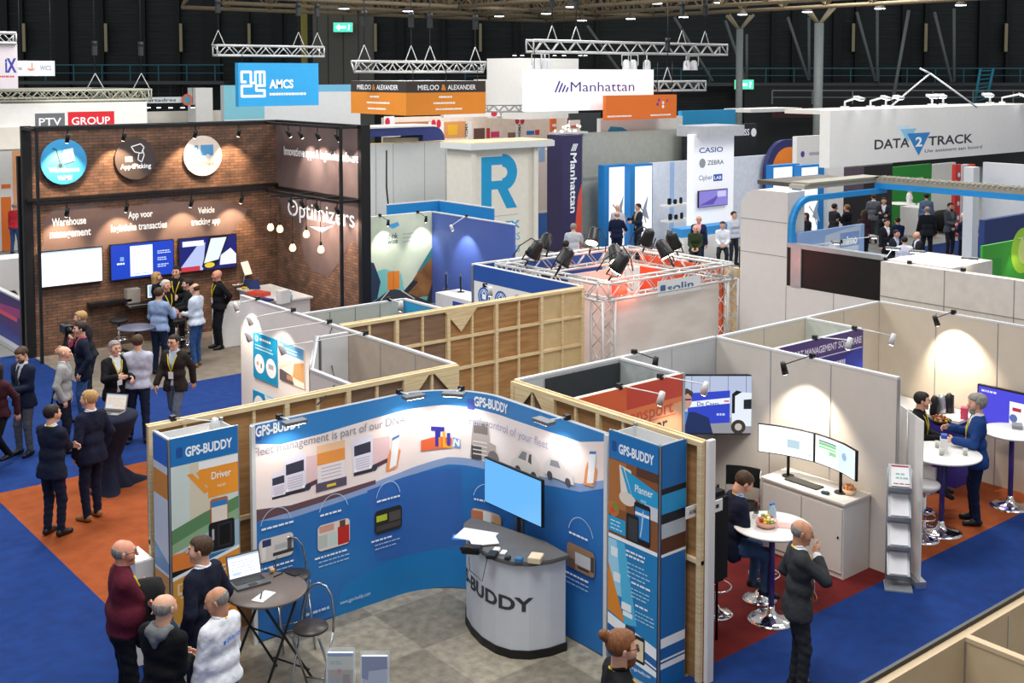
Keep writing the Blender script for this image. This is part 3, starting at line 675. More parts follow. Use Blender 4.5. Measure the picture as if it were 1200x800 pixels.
for (px, py, D) in ((403, 10, 58), (478, 13, 58), (532, 8, 58), (585, 19, 62), (591, 3, 58), (640, 16, 60), (682, 24, 62), (739, 22, 62), (669, 8, 56), (801, 20, 62), (843, 3, 57), (870, 17, 60), (946, 14, 60), (1031, 10, 58), (1126, 6, 56), (770, 4, 56), (450, 3, 56), (931, 1, 54)):
    p = PD(px, py, D); mb = MB().use(mat('lamp_housing', '5a564d', .5)).lathe([(.06, .3), (.12, .2), (.26, .06), (.28, 0)], 0, 0, 12); mb.use(black).tube([(0, 0, .3), (0, 0, ZR+.1-p.z if ZR > p.z+.3 else .6)], .02, 4)
    mb.use(whiteglow).cyl((0, 0, -.02), .25, .03, 12); o = mb.build('high_bay_lamp'); o.location = p; tag(o, 'round white high bay lamp hung among the roof girders', 'lamp', 'high bay lamps under the roof')
for (px, py, D, w, lab) in ((402, 32, DW-1, .62, 'green emergency exit light glowing on the grey wall section'), (872, 99, DW-2.4, .6, 'green emergency exit sign below the right gallery end')):
    a = hl(px, py, D); mb = MB().use(mat('exit_green', '0d5a3c', .4, emit=2.6, ecol='34d98c', vary=0)).box(a.x-w, D-.06, a.z-.28, a.x+w, D+.0, a.z+.28); mb.use(wsteel).box(a.x-w-.05, D, a.z-.33, a.x+w+.05, D+.12, a.z+.33)
    pr = Print(lambda u, v, o, a=a, D=D: (a.x+u, D-.062-o, a.z+v)); wm = S('f4fff8', 3); pr.poly([(-.5, 0), (-.25, .2), (-.25, .07), (.2, .07), (.2, -.07), (-.25, -.07), (-.25, -.2)], wm).circ(.42, .12, .06, wm).line([(.42, .05), (.38, -.18)], .07, wm)
    o = hall(mb.build('exit_sign')); pr.build('pictogram', o); tag(o, lab, 'sign')

# ---------------------------------------------------------------- trusses and suspended signs
def lattice(mb, a, b, s=.3, r=.022, rd=.012, tri=False, step=None, seg=5):
    """box truss of four chords and zig-zag braces between two points"""
    a, b = Vector(a), Vector(b); t = (b-a).normalized(); L = (b-a).length
    u = Vector((0, 0, 1)) if abs(t.z) < .9 else Vector((1, 0, 0)); w_ = t.cross(u).normalized(); u = w_.cross(t)
    cs = [(-s/2, -s/2), (s/2, -s/2), (s/2, s/2), (-s/2, s/2)] if not tri else [(-s/2, s/2), (s/2, s/2), (0, -s/2)]
    C = lambda k, d: a+t*d+w_*cs[k % len(cs)][0]+u*cs[k % len(cs)][1]
    for k in range(len(cs)): mb.tube([C(k, 0), C(k, L)], r, 7)
    n = max(2, int(round(L/(step or s)))); d = L/n
    for k in range(len(cs)):
        for i in range(n):
            mb.tube([C(k, i*d), C(k+1, (i+1)*d)] if i % 2 == 0 else [C(k+1, i*d), C(k, (i+1)*d)], rd, 4)
        mb.tube([C(k, 0), C(k+1, 0)], rd*1.3, 4); mb.tube([C(k, L), C(k+1, L)], rd*1.3, 4)
    return mb
def hoist(p, ztop, lab, grp, w=.5):
    t = thing('chain_hoist', lab, 'hoist', p, 0, grp); H_ = ztop-p[2]
    MB().use(black).tube([(0, 0, .5), (0, 0, H_)], .018, 4).build('chain', t)
    if H_ > 1.2: MB().use(mat('hoist_black', '26282a', .5)).cbox(0, 0, 1.35, .14, .14, .36).cyl((.0, 0, 1.5), .10, .16, 10).build('motor', t)
    MB().use(wsteel).tube([(-w/2, 0, 0), (0, 0, .55), (w/2, 0, 0)], .022, 5).build('sling', t)
def hang_truss(px0, px1, py, D, s, lab, hooks, ztop=None, tri=False, yh=0):
    a = PD(px0, py, D); b = PY(px1, py, a.y); mb = MB().use(steel); b.z = a.z; lattice(mb, a, b, s, .045, .022, tri)
    o = mb.build('lighting_truss'); tag(o, lab, 'truss')
    for h in hooks: q = PY(h, py, a.y); hoist((q.x, q.y, a.z+s/2), ztop or ZR, 'thin chain hoist and sling carrying a hanging truss', 'chain hoists above the hanging trusses')
    return a, b
def panelA(name, lab, cat, px0, px1, yt, yb, D, thick=.12, m=None, z0=None, group=None, side=None):
    """upright board running along X; returns the object and (X0, X1, Y, z0, z1)"""
    a = PD(px0, yt, D); X1 = PY(px1, yt, a.y).x; zb = PD(px0, yb, D).z if z0 is None else z0
    o = MB().use(m or white).box(a.x, a.y, zb, X1, a.y+thick, a.z).build(name); tag(o, lab, cat, group); return o, (a.x, X1, a.y, zb, a.z)
def panelB(name, lab, cat, px0, px1, yt, yb, D, thick=.12, m=None, z0=None, group=None):
    """upright board running along Y (px0 left = far end); returns the object and (Y0, Y1, X, z0, z1), Y0 > Y1"""
    a = PD(px0, yt, D); Y1 = PX(px1, yt, a.x).y; zb = PD(px0, yb, D).z if z0 is None else z0
    o = MB().use(m or white).box(a.x, Y1, zb, a.x+thick, a.y, a.z).build(name); tag(o, lab, cat, group); return o, (a.y, Y1, a.x, zb, a.z)
def wires(o, x0, x1, y, z, ztop):
    for x in (x0, x1): MB().use(black).tube([(x, y, z), (x, y, ztop)], .012, 4).build('hanging_wire', o)

# blue banner
hang_truss(252, 377, 59, 42, .36, 'silver box truss hanging above the bright blue sign', (256, 350, 372))
o, (X0, X1, Y, z0, z1) = panelA('hanging_sign', 'bright blue hanging banner with a white block emblem', 'sign', 279, 373, 73.5, 125, 42, .25, P('2f9fdc'))
w, h = X1-X0, z1-z0; pr = Print(mapY(Y, X0, z0)); W_ = P('f6fbff')
E_ = lambda u, v: (w*u/1000, h*(1-v/575))       # emblem drawn on a 1000 x 575 board
for pts in (((85, 250), (40, 250), (40, 120), (150, 120), (150, 265), (205, 265), (205, 120), (315, 120), (315, 300), (215, 300), (215, 365), (315, 365), (315, 440), (40, 440), (40, 305), (155, 305)), ((262, 120), (262, 265))):
    q = [E_(*p_) for p_ in pts]; pr.line(q, h*.062, W_); [pr.circ(a_, b__, h*.031, W_, 10) for a_, b__ in q]
pr.text('AMCS', w*.375, h*.42, h*.20, W_, w*.30, bold=.035).lines(w*.375, h*.25, w*.58, 1, W_, th=h*.055); pr.build('lettering', o); wires(o, X0+.2, X1-.2, Y+.1, z1, z1+.6)
o, (X0, X1, Y, z0, z1) = panelA('exhibition_wall', 'pale wall with teal upper band under the blue hanging sign', 'wall panel', 262, 422, 100, 150, 47, .3, lgrey, 0)
pr = Print(mapY(Y, X0, z0)); pr.rect(.0, z1-1.4, (X1-X0)*.28, z1, P('7fc0cf')).rect((X1-X0)*.66, z1-.3, X1-X0, z1, P('6fb4d6')); pr.build('printed_band', o)
o, b_ = panelA('exhibition_column', 'white rounded pylon left of the bright blue sign', 'pylon', 229, 249, 103, 150, 50, .8, white, 0)
# orange and black sign cube
hang_truss(415, 566, 78, 38, .34, 'white lattice truss hanging above the orange and black sign', (427, 482, 504, 557), tri=True)
a = PD(476, 95, 37); hs = a.z-PD(476, 135.5, 37).z; XL = PY(569, 95, a.y).x; YL = PX(411, 95, a.x).y
t = thing('hanging_sign', 'orange and black cornered hanging sign with white capitals on two faces', 'sign', (a.x, a.y, a.z-hs))
W2 = XL-a.x; W1 = YL-a.y; OR = P('e08a2c'); DK = P('3a3330')
MB().use(white).box(0, 0, 0, W2, W1, hs).build('frame', t)
pr = Print(mapY(0)); pr.rect(0, 0, W2, hs*.66, OR).rect(0, hs*.66, W2, hs, DK).text('MIELOO', W2*.14, hs*.74, hs*.15, W_, W2*.26).text('&', W2*.43, hs*.73, hs*.17, OR, W2*.06, bold=.03).text('ALEXANDER', W2*.51, hs*.74, hs*.15, W_, W2*.36)
[pr.lines(W2*x_, hs*y_, W2*w_, 1, W_, th=hs*.05) for x_, y_, w_ in ((.40, .50, .26), (.33, .32, .40), (.36, .14, .34))]; pr.build('front_print', t)
pr = Print(mapX(0, W1)); pr.rect(0, 0, W1, hs*.66, OR).rect(0, hs*.66, W1, hs, DK).text('MIELOO', W1*.12, hs*.74, hs*.15, W_, W1*.26).text('&', W1*.40, hs*.73, hs*.17, OR, W1*.06, bold=.03).text('ALEXANDER', W1*.48, hs*.74, hs*.15, W_, W1*.38)
[pr.lines(W1*x_, hs*y_, W1*w_, 1, W_, th=hs*.05) for x_, y_, w_ in ((.36, .50, .26), (.30, .32, .42), (.32, .14, .36))]; pr.build('side_print', t)
mb = MB().use(black); [mb.tube([(x, .05, hs), (x, .05, hs+.5)], .012, 4) for x in (.3, W2*.5, W2-.3)]; mb.build('hanging_wire', t)
# white sign with purple lettering
def par_lamp(p, lab, grp, m=None, s=1.):
    t = thing('stage_lamp', lab, 'stage lamp', p, rnd.uniform(0, 3), grp); mm = m or black
    MB().use(mm).lathe([(.05*s, .28*s), (.10*s, .22*s), (.11*s, .02*s), (.125*s, 0)], 0, 0, 12, -.45*s).build('can', t)
    MB().use(mm).tube([(-.13*s, 0, -.33*s), (-.13*s, 0, -.05*s), (.13*s, 0, -.05*s), (.13*s, 0, -.33*s)], .014*s, 5).tube([(0, 0, -.05*s), (0, 0, .02)], .02, 5).build('yoke', t)
    return t
a, b = hang_truss(621, 848, 54, 41, .40, 'long silver truss hanging above the large white sign', (647, 675, 799, 826))
for px in (628, 635, 640, 733, 741, 757, 804, 812):
    q = PY(px, 60, a.y); par_lamp((q.x, q.y-.05, a.z-.2), 'silver stage lamp clamped under the long truss', 'silver lamps on the long hanging truss', wsteel, 1.4)
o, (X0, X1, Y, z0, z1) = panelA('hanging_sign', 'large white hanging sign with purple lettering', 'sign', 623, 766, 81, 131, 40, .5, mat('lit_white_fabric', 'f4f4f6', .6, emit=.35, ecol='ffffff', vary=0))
w, h = X1-X0, z1-z0; pr = Print(mapY(Y, X0, z0)); V_ = P('4b3a9c')
for k in range(4): pr.line([(w*(.18+.028*k), h*.45), (w*(.215+.022*k), h*(.72-.05*k))], w*.012, V_)
pr.text('Manhattan', w*.30, h*.46, h*.25, V_, w*.53, bold=.0); pr.build('lettering', o); wires(o, X0+.3, X1-.3, Y+.2, z1, a.z)
o, _ = panelA('hanging_sign', 'plain white square fabric sign behind the large white sign', 'sign', 610, 678, 68, 140, 47, 2.2, white)
o, _ = panelA('hall_partition', 'wide cream partition wall behind the orange and black sign', 'wall panel', 560, 640, 93, 150, 52, .3, offwhite, 0)
hang_truss(768, 823, 101, 44, .35, 'short silver truss hanging above the orange curved banner', (782,))
o, (X0, X1, Y, z0, z1) = panelA('hanging_banner', 'orange banner with purple dots right of the large white sign', 'banner', 710, 793, 112, 141, 41.4, .15, P('e9762d'))
w, h = X1-X0, z1-z0; pr = Print(mapY(Y, X0, z0)); [pr.circ(w*x, h*y, h*.07, P(c)) for x, y, c in ((.74, .78, '8a3f8c'), (.80, .66, 'f6e9f0'), (.86, .75, 'a94a86'), (.72, .60, '6a3f9c'), (.80, .50, 'ffffff'))]; pr.lines(w*.02, h*.12, w*.34, 1, W_, th=h*.06).lines(w*.62, h*.12, w*.34, 1, W_, th=h*.06); pr.build('print', o); wires(o, X1-1.0, X1-.2, Y+.05, z1, z1+1.2)
o, (X0, X1, Y, z0, z1) = panelA('exhibition_wall', 'white wall with blue wave print below the orange banner', 'wall panel', 704, 800, 139, 160, 42.5, .2, white, 0)
pr = Print(mapY(Y, X0, 0)); pr.poly([(0, z1-1.3), (.1, z1-.8), (.5, z1-.3), (1.1, z1-.35), (1.9, z1-.7), (2.7, z1-.6), (2.6, z1-.95), (1.3, z1-1.15), (.9, z1-1.3)], P('2b9fce')).poly([(0, z1-1.3), (.06, z1-1.0), (.6, z1-1.0), (.9, z1-1.3)], P('26489a')); pr.build('print', o)
o, (X0, X1, Y, z0, z1) = panelA('exhibition_wall', 'bright blue topped wall behind the lit white tower', 'wall panel', 799, 862, 130, 175, 46, .2, P('2f9cd2'), 0)
# wide white sign at right
o, (X0, X1, Y, z0, z1) = panelA('booth_fascia', 'wide white fascia with dark capitals and blue triangles', 'sign', 973, 1215, 129.5, 197, 33.2, .35, white)
w, h = X1-X0, z1-z0; DX = lambda px: PY(px, 160, Y).x-X0; DZ = lambda py: PY(1080, py, Y).z-z0; pr = Print(mapY(Y, X0, z0)); K_ = P('2f3338')
pr.poly([(DX(1049), DZ(146)), (DX(1066), DZ(146)), (DX(1058), DZ(160))], P('cfe3ef')).poly([(DX(1055), DZ(150)), (DX(1074), DZ(150)), (DX(1064), DZ(166))], P('8cc6e4')).poly([(DX(1063), DZ(155.5)), (DX(1090), DZ(155.5)), (DX(1077), DZ(182))], P('2f83c4'))
pr.text('DATA', DX(1025), DZ(171), DZ(160)-DZ(171), K_, DX(1066)-DX(1025), bold=.02).text('2', DX(1073), DZ(171), DZ(160)-DZ(171), W_, DX(1081)-DX(1073), bold=.03).text('TRACK', DX(1088), DZ(171), DZ(160)-DZ(171), K_, DX(1140)-DX(1088), bold=.02).text('Uw assistent aan boord', DX(1084), DZ(179), DZ(175)-DZ(179), P('5a6068'), DX(1151)-DX(1084)); pr.build('lettering', o)
DATA = (X0, X1, Y, z0, z1)
yb = Y+1.6
tag(MB().use(offwhite).box(X0, Y+.35, z1-.12, X1, yb, z1+.0).build('booth_roof'), 'flat cream canopy roof behind the wide white fascia', 'canopy')
for k, px in enumerate((990, 1020, 1038, 1092, 1105, 1160, 1174)):
    q = PY(px, 129, Y+.6); t = thing('arm_lamp', 'white arm floodlight on top of the wide white fascia', 'lamp', (q.x, Y+.6, z1), rnd.uniform(-.6, .6), 'floodlights on the wide white fascia')
    MB().use(wsteel).tube([(0, 0, 0), (0, 0, .22), (-.35, -.5, .34)], .035, 6).cbox(0, 0, .04, .2, .2, .08).build('arm', t); mb = MB().use(wsteel).rbox((-.42, -.62, .34), (.34, .24, .07), rot_ := Matrix.Rotation(.3, 3, 'X')); mb.use(whiteglow).rbox((-.42, -.62, .30), (.28, .18, .02), rot_); mb.build('lamp_head', t)
# tripod-like cable fan above the fascia
t = thing('rigging_wires', 'thin white rigging lines meeting above the wide white fascia', 'rigging'); q0 = PD(1090, 86, 36)
for px, py in ((1041, 127), (1078, 80), (1145, 126)): MB().use(wsteel).tube([q0, PD(px, py, 36)], .03, 5).build('line', t)
# white post below the fascia and inner wall of that stand
q = PD(1141, 197, 33.3); w_ = .27
tag(MB().use(lgrey).box(q.x, q.y, 0, q.x+.34, q.y+.3, q.z+.02).build('booth_post'), 'square pale post carrying the wide white fascia', 'post')
o, _ = panelB('booth_wall', 'long light grey wall under the wide white fascia', 'wall panel', 1152, 1230, 190, 300, 34.5, .15, lgrey, 0)
# far-left signs
o, (X0, X1, Y, z0, z1) = panelA('hanging_sign', 'tall pinkish hanging banner with blue letters at the left edge', 'banner', -14, 20, 49, 104, 34, .2, P('d9cfd4'))
w, h = X1-X0, z1-z0; pr = Print(mapY(Y, X0, z0)); pr.text('iX', w*.56, h*.36, h*.30, P('2f3f9a'), w*.40, bold=.04).lines(w*.15, h*.24, w*.8, 1, P('c0504a'), th=h*.04); pr.build('lettering', o)
hang_truss(-20, 17, 44, 34, .3, 'short silver truss above the pinkish left banner', ())
o, (X0, X1, Y, z0, z1) = panelA('hanging_sign', 'small white hanging banner with orange emblem beside the pinkish banner', 'banner', 20, 64, 71, 89, 37, .1, P('dfe3ea'))
w, h = X1-X0, z1-z0; pr = Print(mapY(Y, X0, z0)); O2 = P('d07a3c'); [pr.arc(w*(.34+.05*k), h*.52, h*.14, h*.07, PI, 2*PI, O2) for k in (0, 1)]; pr.line([(w*.39, h*.45), (w*.39, h*.85)], h*.07, O2).text('WICS', w*.60, h*.38, h*.32, P('7a7f8a'), w*.30).text('ns', 0, h*.4, h*.25, P('5a6068'), w*.12); pr.build('lettering', o); wires(o, X0+.1, X1-.1, Y+.05, z1, z1+2.5)
# big white fascia of the stand behind, with its truss ring
o, (X0, X1, Y, z0, z1) = panelA('booth_fascia', 'wide white fascia with one grey and one red name plate', 'sign', -20, 172, 122, 178, 37, .4, white)
w, h = X1-X0, z1-z0; D_X = lambda px: PY(px, 140, Y).x-X0; D_Z = lambda py: PY(90, py, Y).z-z0; pr = Print(mapY(Y, X0, z0))
pr.rect(D_X(41), D_Z(150), D_X(76), D_Z(132), P('6a6b6e')).rect(D_X(79.5), D_Z(150), D_X(134), D_Z(131), P('d2222e')).text('PTV', D_X(45.5), D_Z(146), D_Z(137)-D_Z(146), W_, D_X(72)-D_X(45.5)).text('GROUP', D_X(84), D_Z(146), D_Z(137)-D_Z(146), W_, D_X(129)-D_X(84)); pr.build('lettering', o)
o, _ = panelA('booth_fascia', 'cream hanging upper wall under the white fascia at left', 'wall panel', -20, 27, 150, 176, 36.8, .2, offwhite)
a1 = PD(-20, 113, 37.5); b1 = PY(172, 116, a1.y); mb = MB().use(mat('truss_cream', 'b9b7a6', .5)); b1.z = a1.z; lattice(mb, a1, b1, .34, .04, .02); lattice(mb, b1, b1+Vector((0, 5, 0)), .34, .04, .02); lattice(mb, a1+Vector((0, 5, 0)), b1+Vector((0, 5, 0)), .34, .04, .02)
tag(mb.build('lighting_truss'), 'cream truss ring resting above the white fascia at left', 'truss')
for px in (112, 166): q = PY(px, 110, a1.y); hoist((q.x, q.y, a1.z+.2), ZR+2, 'thin chain hoist and sling carrying a hanging truss', 'chain hoists above the hanging trusses', .6)
# far strip between: "artadres" board, round sign, lit ceiling spots
o, (X0, X1, Y, z0, z1) = panelA('booth_fascia', 'narrow white lettered board with orange round badge', 'sign', 172, 222, 114, 121, 48, .15, lgrey)
w, h = X1-X0, z1-z0; pr = Print(mapY(Y, X0, z0)); pr.text('artadres', w*.02, h*.25, h*.55, P('44484e'), w*.66, bold=.02); pr.build('lettering', o); pr = Print(mapY(Y-.08, X0, z0)); pr.circ(w*.93, h*.5, h*1.0, P('cf6a52')).circ(w*.93, h*.5, h*.55, P('3aa0c0')); pr.build('badge', o)
o, (X0, X1, Y, z0, z1) = panelA('exhibition_wall', 'bright cream wall glowing under spots behind the brick stand', 'wall panel', 170, 262, 131, 150, 50, .2, offwhite, 0)
for px in (174, 186, 200, 214, 226, 603, 612, 650, 661, 680, 686):
    D = 49 if px < 400 else 60; p = PD(px, 126 if px < 400 else 65, D); mb = MB().use(black).cyl((0, 0, 0), .10, .12, 8); mb.use(whiteglow).cyl((0, 0, -.02), .09, .02, 8).use(black).tube([(0, 0, .1), (0, 0, .9 if px < 400 else ZR-p.z)], .01, 4); o = mb.build('spot_lamp'); o.location = p; tag(o, 'tiny round spot lamp hanging far behind the stands', 'lamp', 'tiny far spot lamps')

# ================================================================ stands in the near and middle ground
def proj(p):
    v = Vector(p)-C0; z = v.dot(FW); return PXC+FPX*v.dot(RT)/z, PYC-FPX*v.dot(UP)/z
class Path:
    def __init__(s, pts):
        s.p = [Vector((a, b)) for a, b in pts]; s.c = [0]
        for a, b in zip(s.p[:-1], s.p[1:]): s.c.append(s.c[-1]+(b-a).length)
        s.L = s.c[-1]
    def at(s, u):
        u = max(0, min(s.L, u)); k = 0
        while k < len(s.p)-2 and s.c[k+1] < u: k += 1
        a, b = s.p[k], s.p[k+1]; t = (u-s.c[k])/(s.c[k+1]-s.c[k]); d = (b-a).normalized(); return a+(b-a)*t, Vector((d.y, -d.x))     # normal to the right of travel
    def fmap(s, z0=0, off=0):
        def f(u, v, o): p, n = s.at(u); q = p+n*(o+off); return (q.x, q.y, z0+v)
        return f
    def uv(s, px, py, off=0):                                  # where a sight line meets the upright sheet along the path
        lo, hi = 0., s.L
        for _ in range(30):
            m = (lo+hi)/2; p, n = s.at(m)
            if proj((p.x, p.y, 1.5))[0] < px: lo = m
            else: hi = m
        p, n = s.at((lo+hi)/2); d = ray(px, py); t = Vector((p.x, p.y)).dot(Vector((RT.x, RT.y))) / d.dot(RT) if abs(d.dot(RT)) > .02 else Vector((p.x, p.y)).length/Vector((d.x, d.y)).length
        return (lo+hi)/2, CAMH+d.z*t
    def sheet(s, mb, z0, z1, th, n=None, sp=.08):
        K = max(2, int(s.L/sp)); us = [s.L*k/K for k in range(K+1)]
        P0 = [s.fmap()(u, 0, 0) for u in us]; P1 = [s.fmap()(u, 0, -th) for u in us]
        ring = P0+P1[::-1]; return mb.prism([(q[0], q[1]) for q in ring], z0, z1) if False else s._sh(mb, P0, P1, z0, z1)
    def _sh(s, mb, P0, P1, z0, z1):
        n = len(P0); vs = [(a[0], a[1], z0) for a in P0]+[(a[0], a[1], z1) for a in P0]+[(a[0], a[1], z0) for a in P1]+[(a[0], a[1], z1) for a in P1]; fs = []
        for k in range(n-1): fs += [(k, k+1, n+k+1, n+k), (2*n+k, 3*n+k, 3*n+k+1, 2*n+k+1), (n+k, n+k+1, 3*n+k+1, 3*n+k), (k, 2*n+k, 2*n+k+1, k+1)]
        fs += [(0, n, 3*n, 2*n), (n-1, 3*n-1, 4*n-1, 2*n-1)]; return mb.add(vs, fs)
def arcpts(cx, cy, r, a0, a1, n=12): return [(cx+r*math.cos(a0+(a1-a0)*k/n), cy+r*math.sin(a0+(a1-a0)*k/n)) for k in range(n+1)]

def spot(loc, target, power, size=1.3, col=(1, .86, .68), blend=.6, parent=None, rad=.03):
    l = bpy.data.lights.new('spot_light', 'SPOT'); l.energy = power; l.spot_size = size; l.spot_blend = blend; l.color = col; l.shadow_soft_size = rad
    o = bpy.data.objects.new('spot_light', l); COL.objects.link(o); o.location = loc; o.rotation_euler = (Vector(target)-Vector(loc)).to_track_quat('-Z', 'Y').to_euler()
    if parent is not None: o.parent = parent
    return o
def arm_lamp(top, out, L, lab, power=45, style='can', rise=.10, aim=None, col=(1, .86, .68), grp=None, m=None, size=1.5):
    """lamp held off the top edge of a wall by a thin arm; out = horizontal unit direction"""
    t = thing('arm_lamp', lab, 'lamp', top, 0, grp); o = Vector((out[0], out[1], 0)); e = o*L+Vector((0, 0, rise)); mm = m or wsteel
    MB().use(black).cbox(0, 0, .02, .06, .06, .07).build('clamp', t)
    MB().use(mm).tube([(0, 0, .03), e], .008, 5).build('arm', t)
    mb = MB().use(mm); back = -o
    a = Vector(aim or (-out[0]*L*.7, -out[1]*L*.7, -1.1)).normalized()
    if style == 'can':
        mb.tube([e+Vector((0, 0, .03)), e+a*.13], .034, 10, r2=.045); mb.use(lampglow, True).tube([e+a*.125, e+a*.135], .036, 10)
    else:
        s_ = Vector((-o.y, o.x, 0)); mb = MB().use(mat('floodlight_grey', '6f7276', .4, .3)); R = Matrix((s_, o, s_.cross(o))).transposed(); mb.rbox(e, (.26, .12, .035), R); mb.use(lampglow).rbox(e-Vector((0, 0, .02)), (.22, .09, .01), R)
    mb.build('lamp_head', t); spot(e+a*.15, e+a, power, size, col, parent=t); return t
def framed_wall(name, lab, axis, c, a0, a1, z0, z1, n, side, mats_, rails=(.5,), th=.05, brackets=(), pl=wood_ply):
    """raw back of a stand wall: pine frame in front of plywood sheets"""
    t = thing(name, lab, 'partition wall'); f = (lambda s0, d0, za, s1, d1, zb, mb: mb.box(s0, c+side*d0, za, s1, c+side*d1, zb)) if axis == 'x' else (lambda s0, d0, za, s1, d1, zb, mb: mb.box(c+side*d0, s0, za, c+side*d1, s1, zb))
    step = (a1-a0)/n
    mb = MB()
    for k in range(n): mb.use(mats_[k % len(mats_)]); f(a0+k*step, 0, z0, a0+(k+1)*step, -.015, z1, mb)
    mb.build('plywood_sheet', t)
    mb = MB().use(wood_raw); f(a0, 0, z1-.05, a1, th, z1, mb); f(a0, 0, z1-.002, a1, -.03, z1+.012, mb)
    for q in rails: zz = z0+(z1-z0)*q; f(a0, 0, zz-.022, a1, th*.8, zz+.022, mb)
    for k in range(n+1): s_ = min(max(a0+k*step, min(a0, a1)+.03), max(a0, a1)-.03); f(s_-.03, 0, z0, s_+.03, th, z1-.05, mb)
    for k in range(n): s_ = a0+(k+.5)*step; f(s_-.018, 0, z0, s_+.018, th*.7, z1-.05, mb)
    mb.build('pine_frame', t)
    for (q, d) in brackets:
        mb = MB().use(wood_raw); pts = [(q, z1-.05), (q+d*.32, z1-.05), (q, z1-.40)]
        if axis == 'x': mb.prism3([(a_, c+side*th*.75, b__) for a_, b__ in pts], (0, side*.012, 0))
        else: mb.prism3([(c+side*th*.75, a_, b__) for a_, b__ in pts], (side*.012, 0, 0))
        mb.build('corner_bracket', t)
    return t
def sys_wall(lab, axis, c, a0, a1, z1=2.5, z0=0., m=None, n=None, th=.05, name='partition_wall', seam=True):
    """modular white stand wall: panels between slim aluminium uprights"""
    t = thing(name, lab, 'partition wall'); n = n or max(1, round(abs(a1-a0)/1.0)); st = (a1-a0)/n
    mb = MB().use(m or white)
    if axis == 'x': mb.box(a0, c-th/2, z0, a1, c+th/2, z1-.03)
    else: mb.box(c-th/2, a0, z0, c+th/2, a1, z1-.03)
    mb.build('panel', t); mb = MB().use(offwhite if m is None else m if m.name == 'sand_cloth' else wsteel)
    if axis == 'x': mb.box(a0, c-th*.6, z1-.03, a1, c+th*.6, z1)
    else: mb.box(c-th*.6, a0, z1-.03, c+th*.6, a1, z1)
    mb.build('top_rail', t)
    if seam:
        mb = MB().use(alu)
        for k in range(n+1):
            s_ = a0+st*k
            if axis == 'x': mb.box(s_-.006, c-th/2-.004, z0, s_+.006, c+th/2+.004, z1-.03)
            else: mb.box(c-th/2-.004, s_-.006, z0, c+th/2+.004, s_+.006, z1-.03)
        mb.build('upright', t)
    return t

# ---------------------------------------------------------------- blue pop-up stand
BB = P('1d74ba'); BBd = P('1a62a8'); W_ = P('f6fbff'); OR1 = P('f09a2e'); CY = P('25a3d8'); NV = P('22327e')
framed_wall('wooden_partition', 'raw pine framed partition behind the blue pop-up wall, left arm', 'x', 11.72, 4.66, 8.74, 0, 2.5, 5, -1, [wood_ply, wood_ply, wood_ply, wood_ply2, wood_ply2], brackets=((7.95, 1), (8.68, -1)))
framed_wall('wooden_partition', 'raw pine framed partition behind the blue pop-up wall, right arm', 'y', 8.80, 10.65, 7.62, 0, 2.5, 4, -1, [wood_ply2, wood_ply, wood_ply, wood_ply], brackets=((10.58, -1), (9.9, 1)))
tag(MB().use(white).box(8.80, 7.56, 0, 8.90, 7.61, 2.52).build('end_post', bevel=.004), 'pale upright post closing the pine partition beside the right display tower', 'post')
MBp = Path([(5.64, 11.25), (7.5, 11.25)]+arcpts(7.5, 10.37, .88, PI/2, 0, 30)[1:]+[(8.38, 8.60)])
t = thing('popup_wall', 'curved blue and white pop-up display wall reading Full control of your fleet', 'display wall')
ms = mat('popup_edge', '9aa0a8', .5); MBp.sheet(MB().use(ms), 0.0, 2.42, .06).build('frame', t)
low = noise_mat('popup_blue_print', '2a62ae', '2f7cc0', .9, .5, lo=.3, hi=.7); sky = noise_mat('popup_pale_print', 'f3ddd4', 'f5efee', .9, .5, lo=.3, hi=.7)
pr = Print(MBp.fmap(0, .003), .04, .00012); L = MBp.L; V = lambda px, py: MBp.uv(px, py)
pr.rect(0, .01, L, 2.42, low); topz = 2.42
band = [V(px, py) for px, py in ((288, 531), (330, 519), (380, 506), (430, 491), (475, 479), (500, 475), (520, 473), (545, 475), (575, 483), (600, 491), (640, 503), (680, 516), (714, 527))]
bot = [V(px, py) for px, py in ((714, 574), (680, 566), (650, 560), (630, 557), (600, 549), (570, 541), (545, 536), (525, 535), (500, 542), (470, 553), (430, 568), (380, 585), (340, 598), (288, 617))]
bot2 = [(u, z-.09) for u, z in bot]
pr.poly([(0 if i == 0 else (L if i == len(band)-1 else a[0]), a[1]) for i, a in enumerate(band)]+[(L, bot2[0][1])]+bot2[1:-1]+[(0, bot2[-1][1])], P('8fa6cf')).poly([(0 if i == 0 else (L if i == len(band)-1 else a[0]), a[1]) for i, a in enumerate(band)]+[(L, bot[0][1])]+bot[1:-1]+[(0, bot[-1][1])], sky)
pr.poly([(0, band[0][1]+.005)]+[(a[0], a[1]) for a in band[1:-1]]+[(L, band[-1][1]+.005), (L, 2.42), (0, 2.42)], P('3583c6'))
pr.poly([(0, bot[-1][1]+.04), V(340, 592), V(400, 574), V(440, 562), V(440, 567), V(400, 581), V(340, 600), (0, bot[-1][1]-.10)], P('6a4b52'))
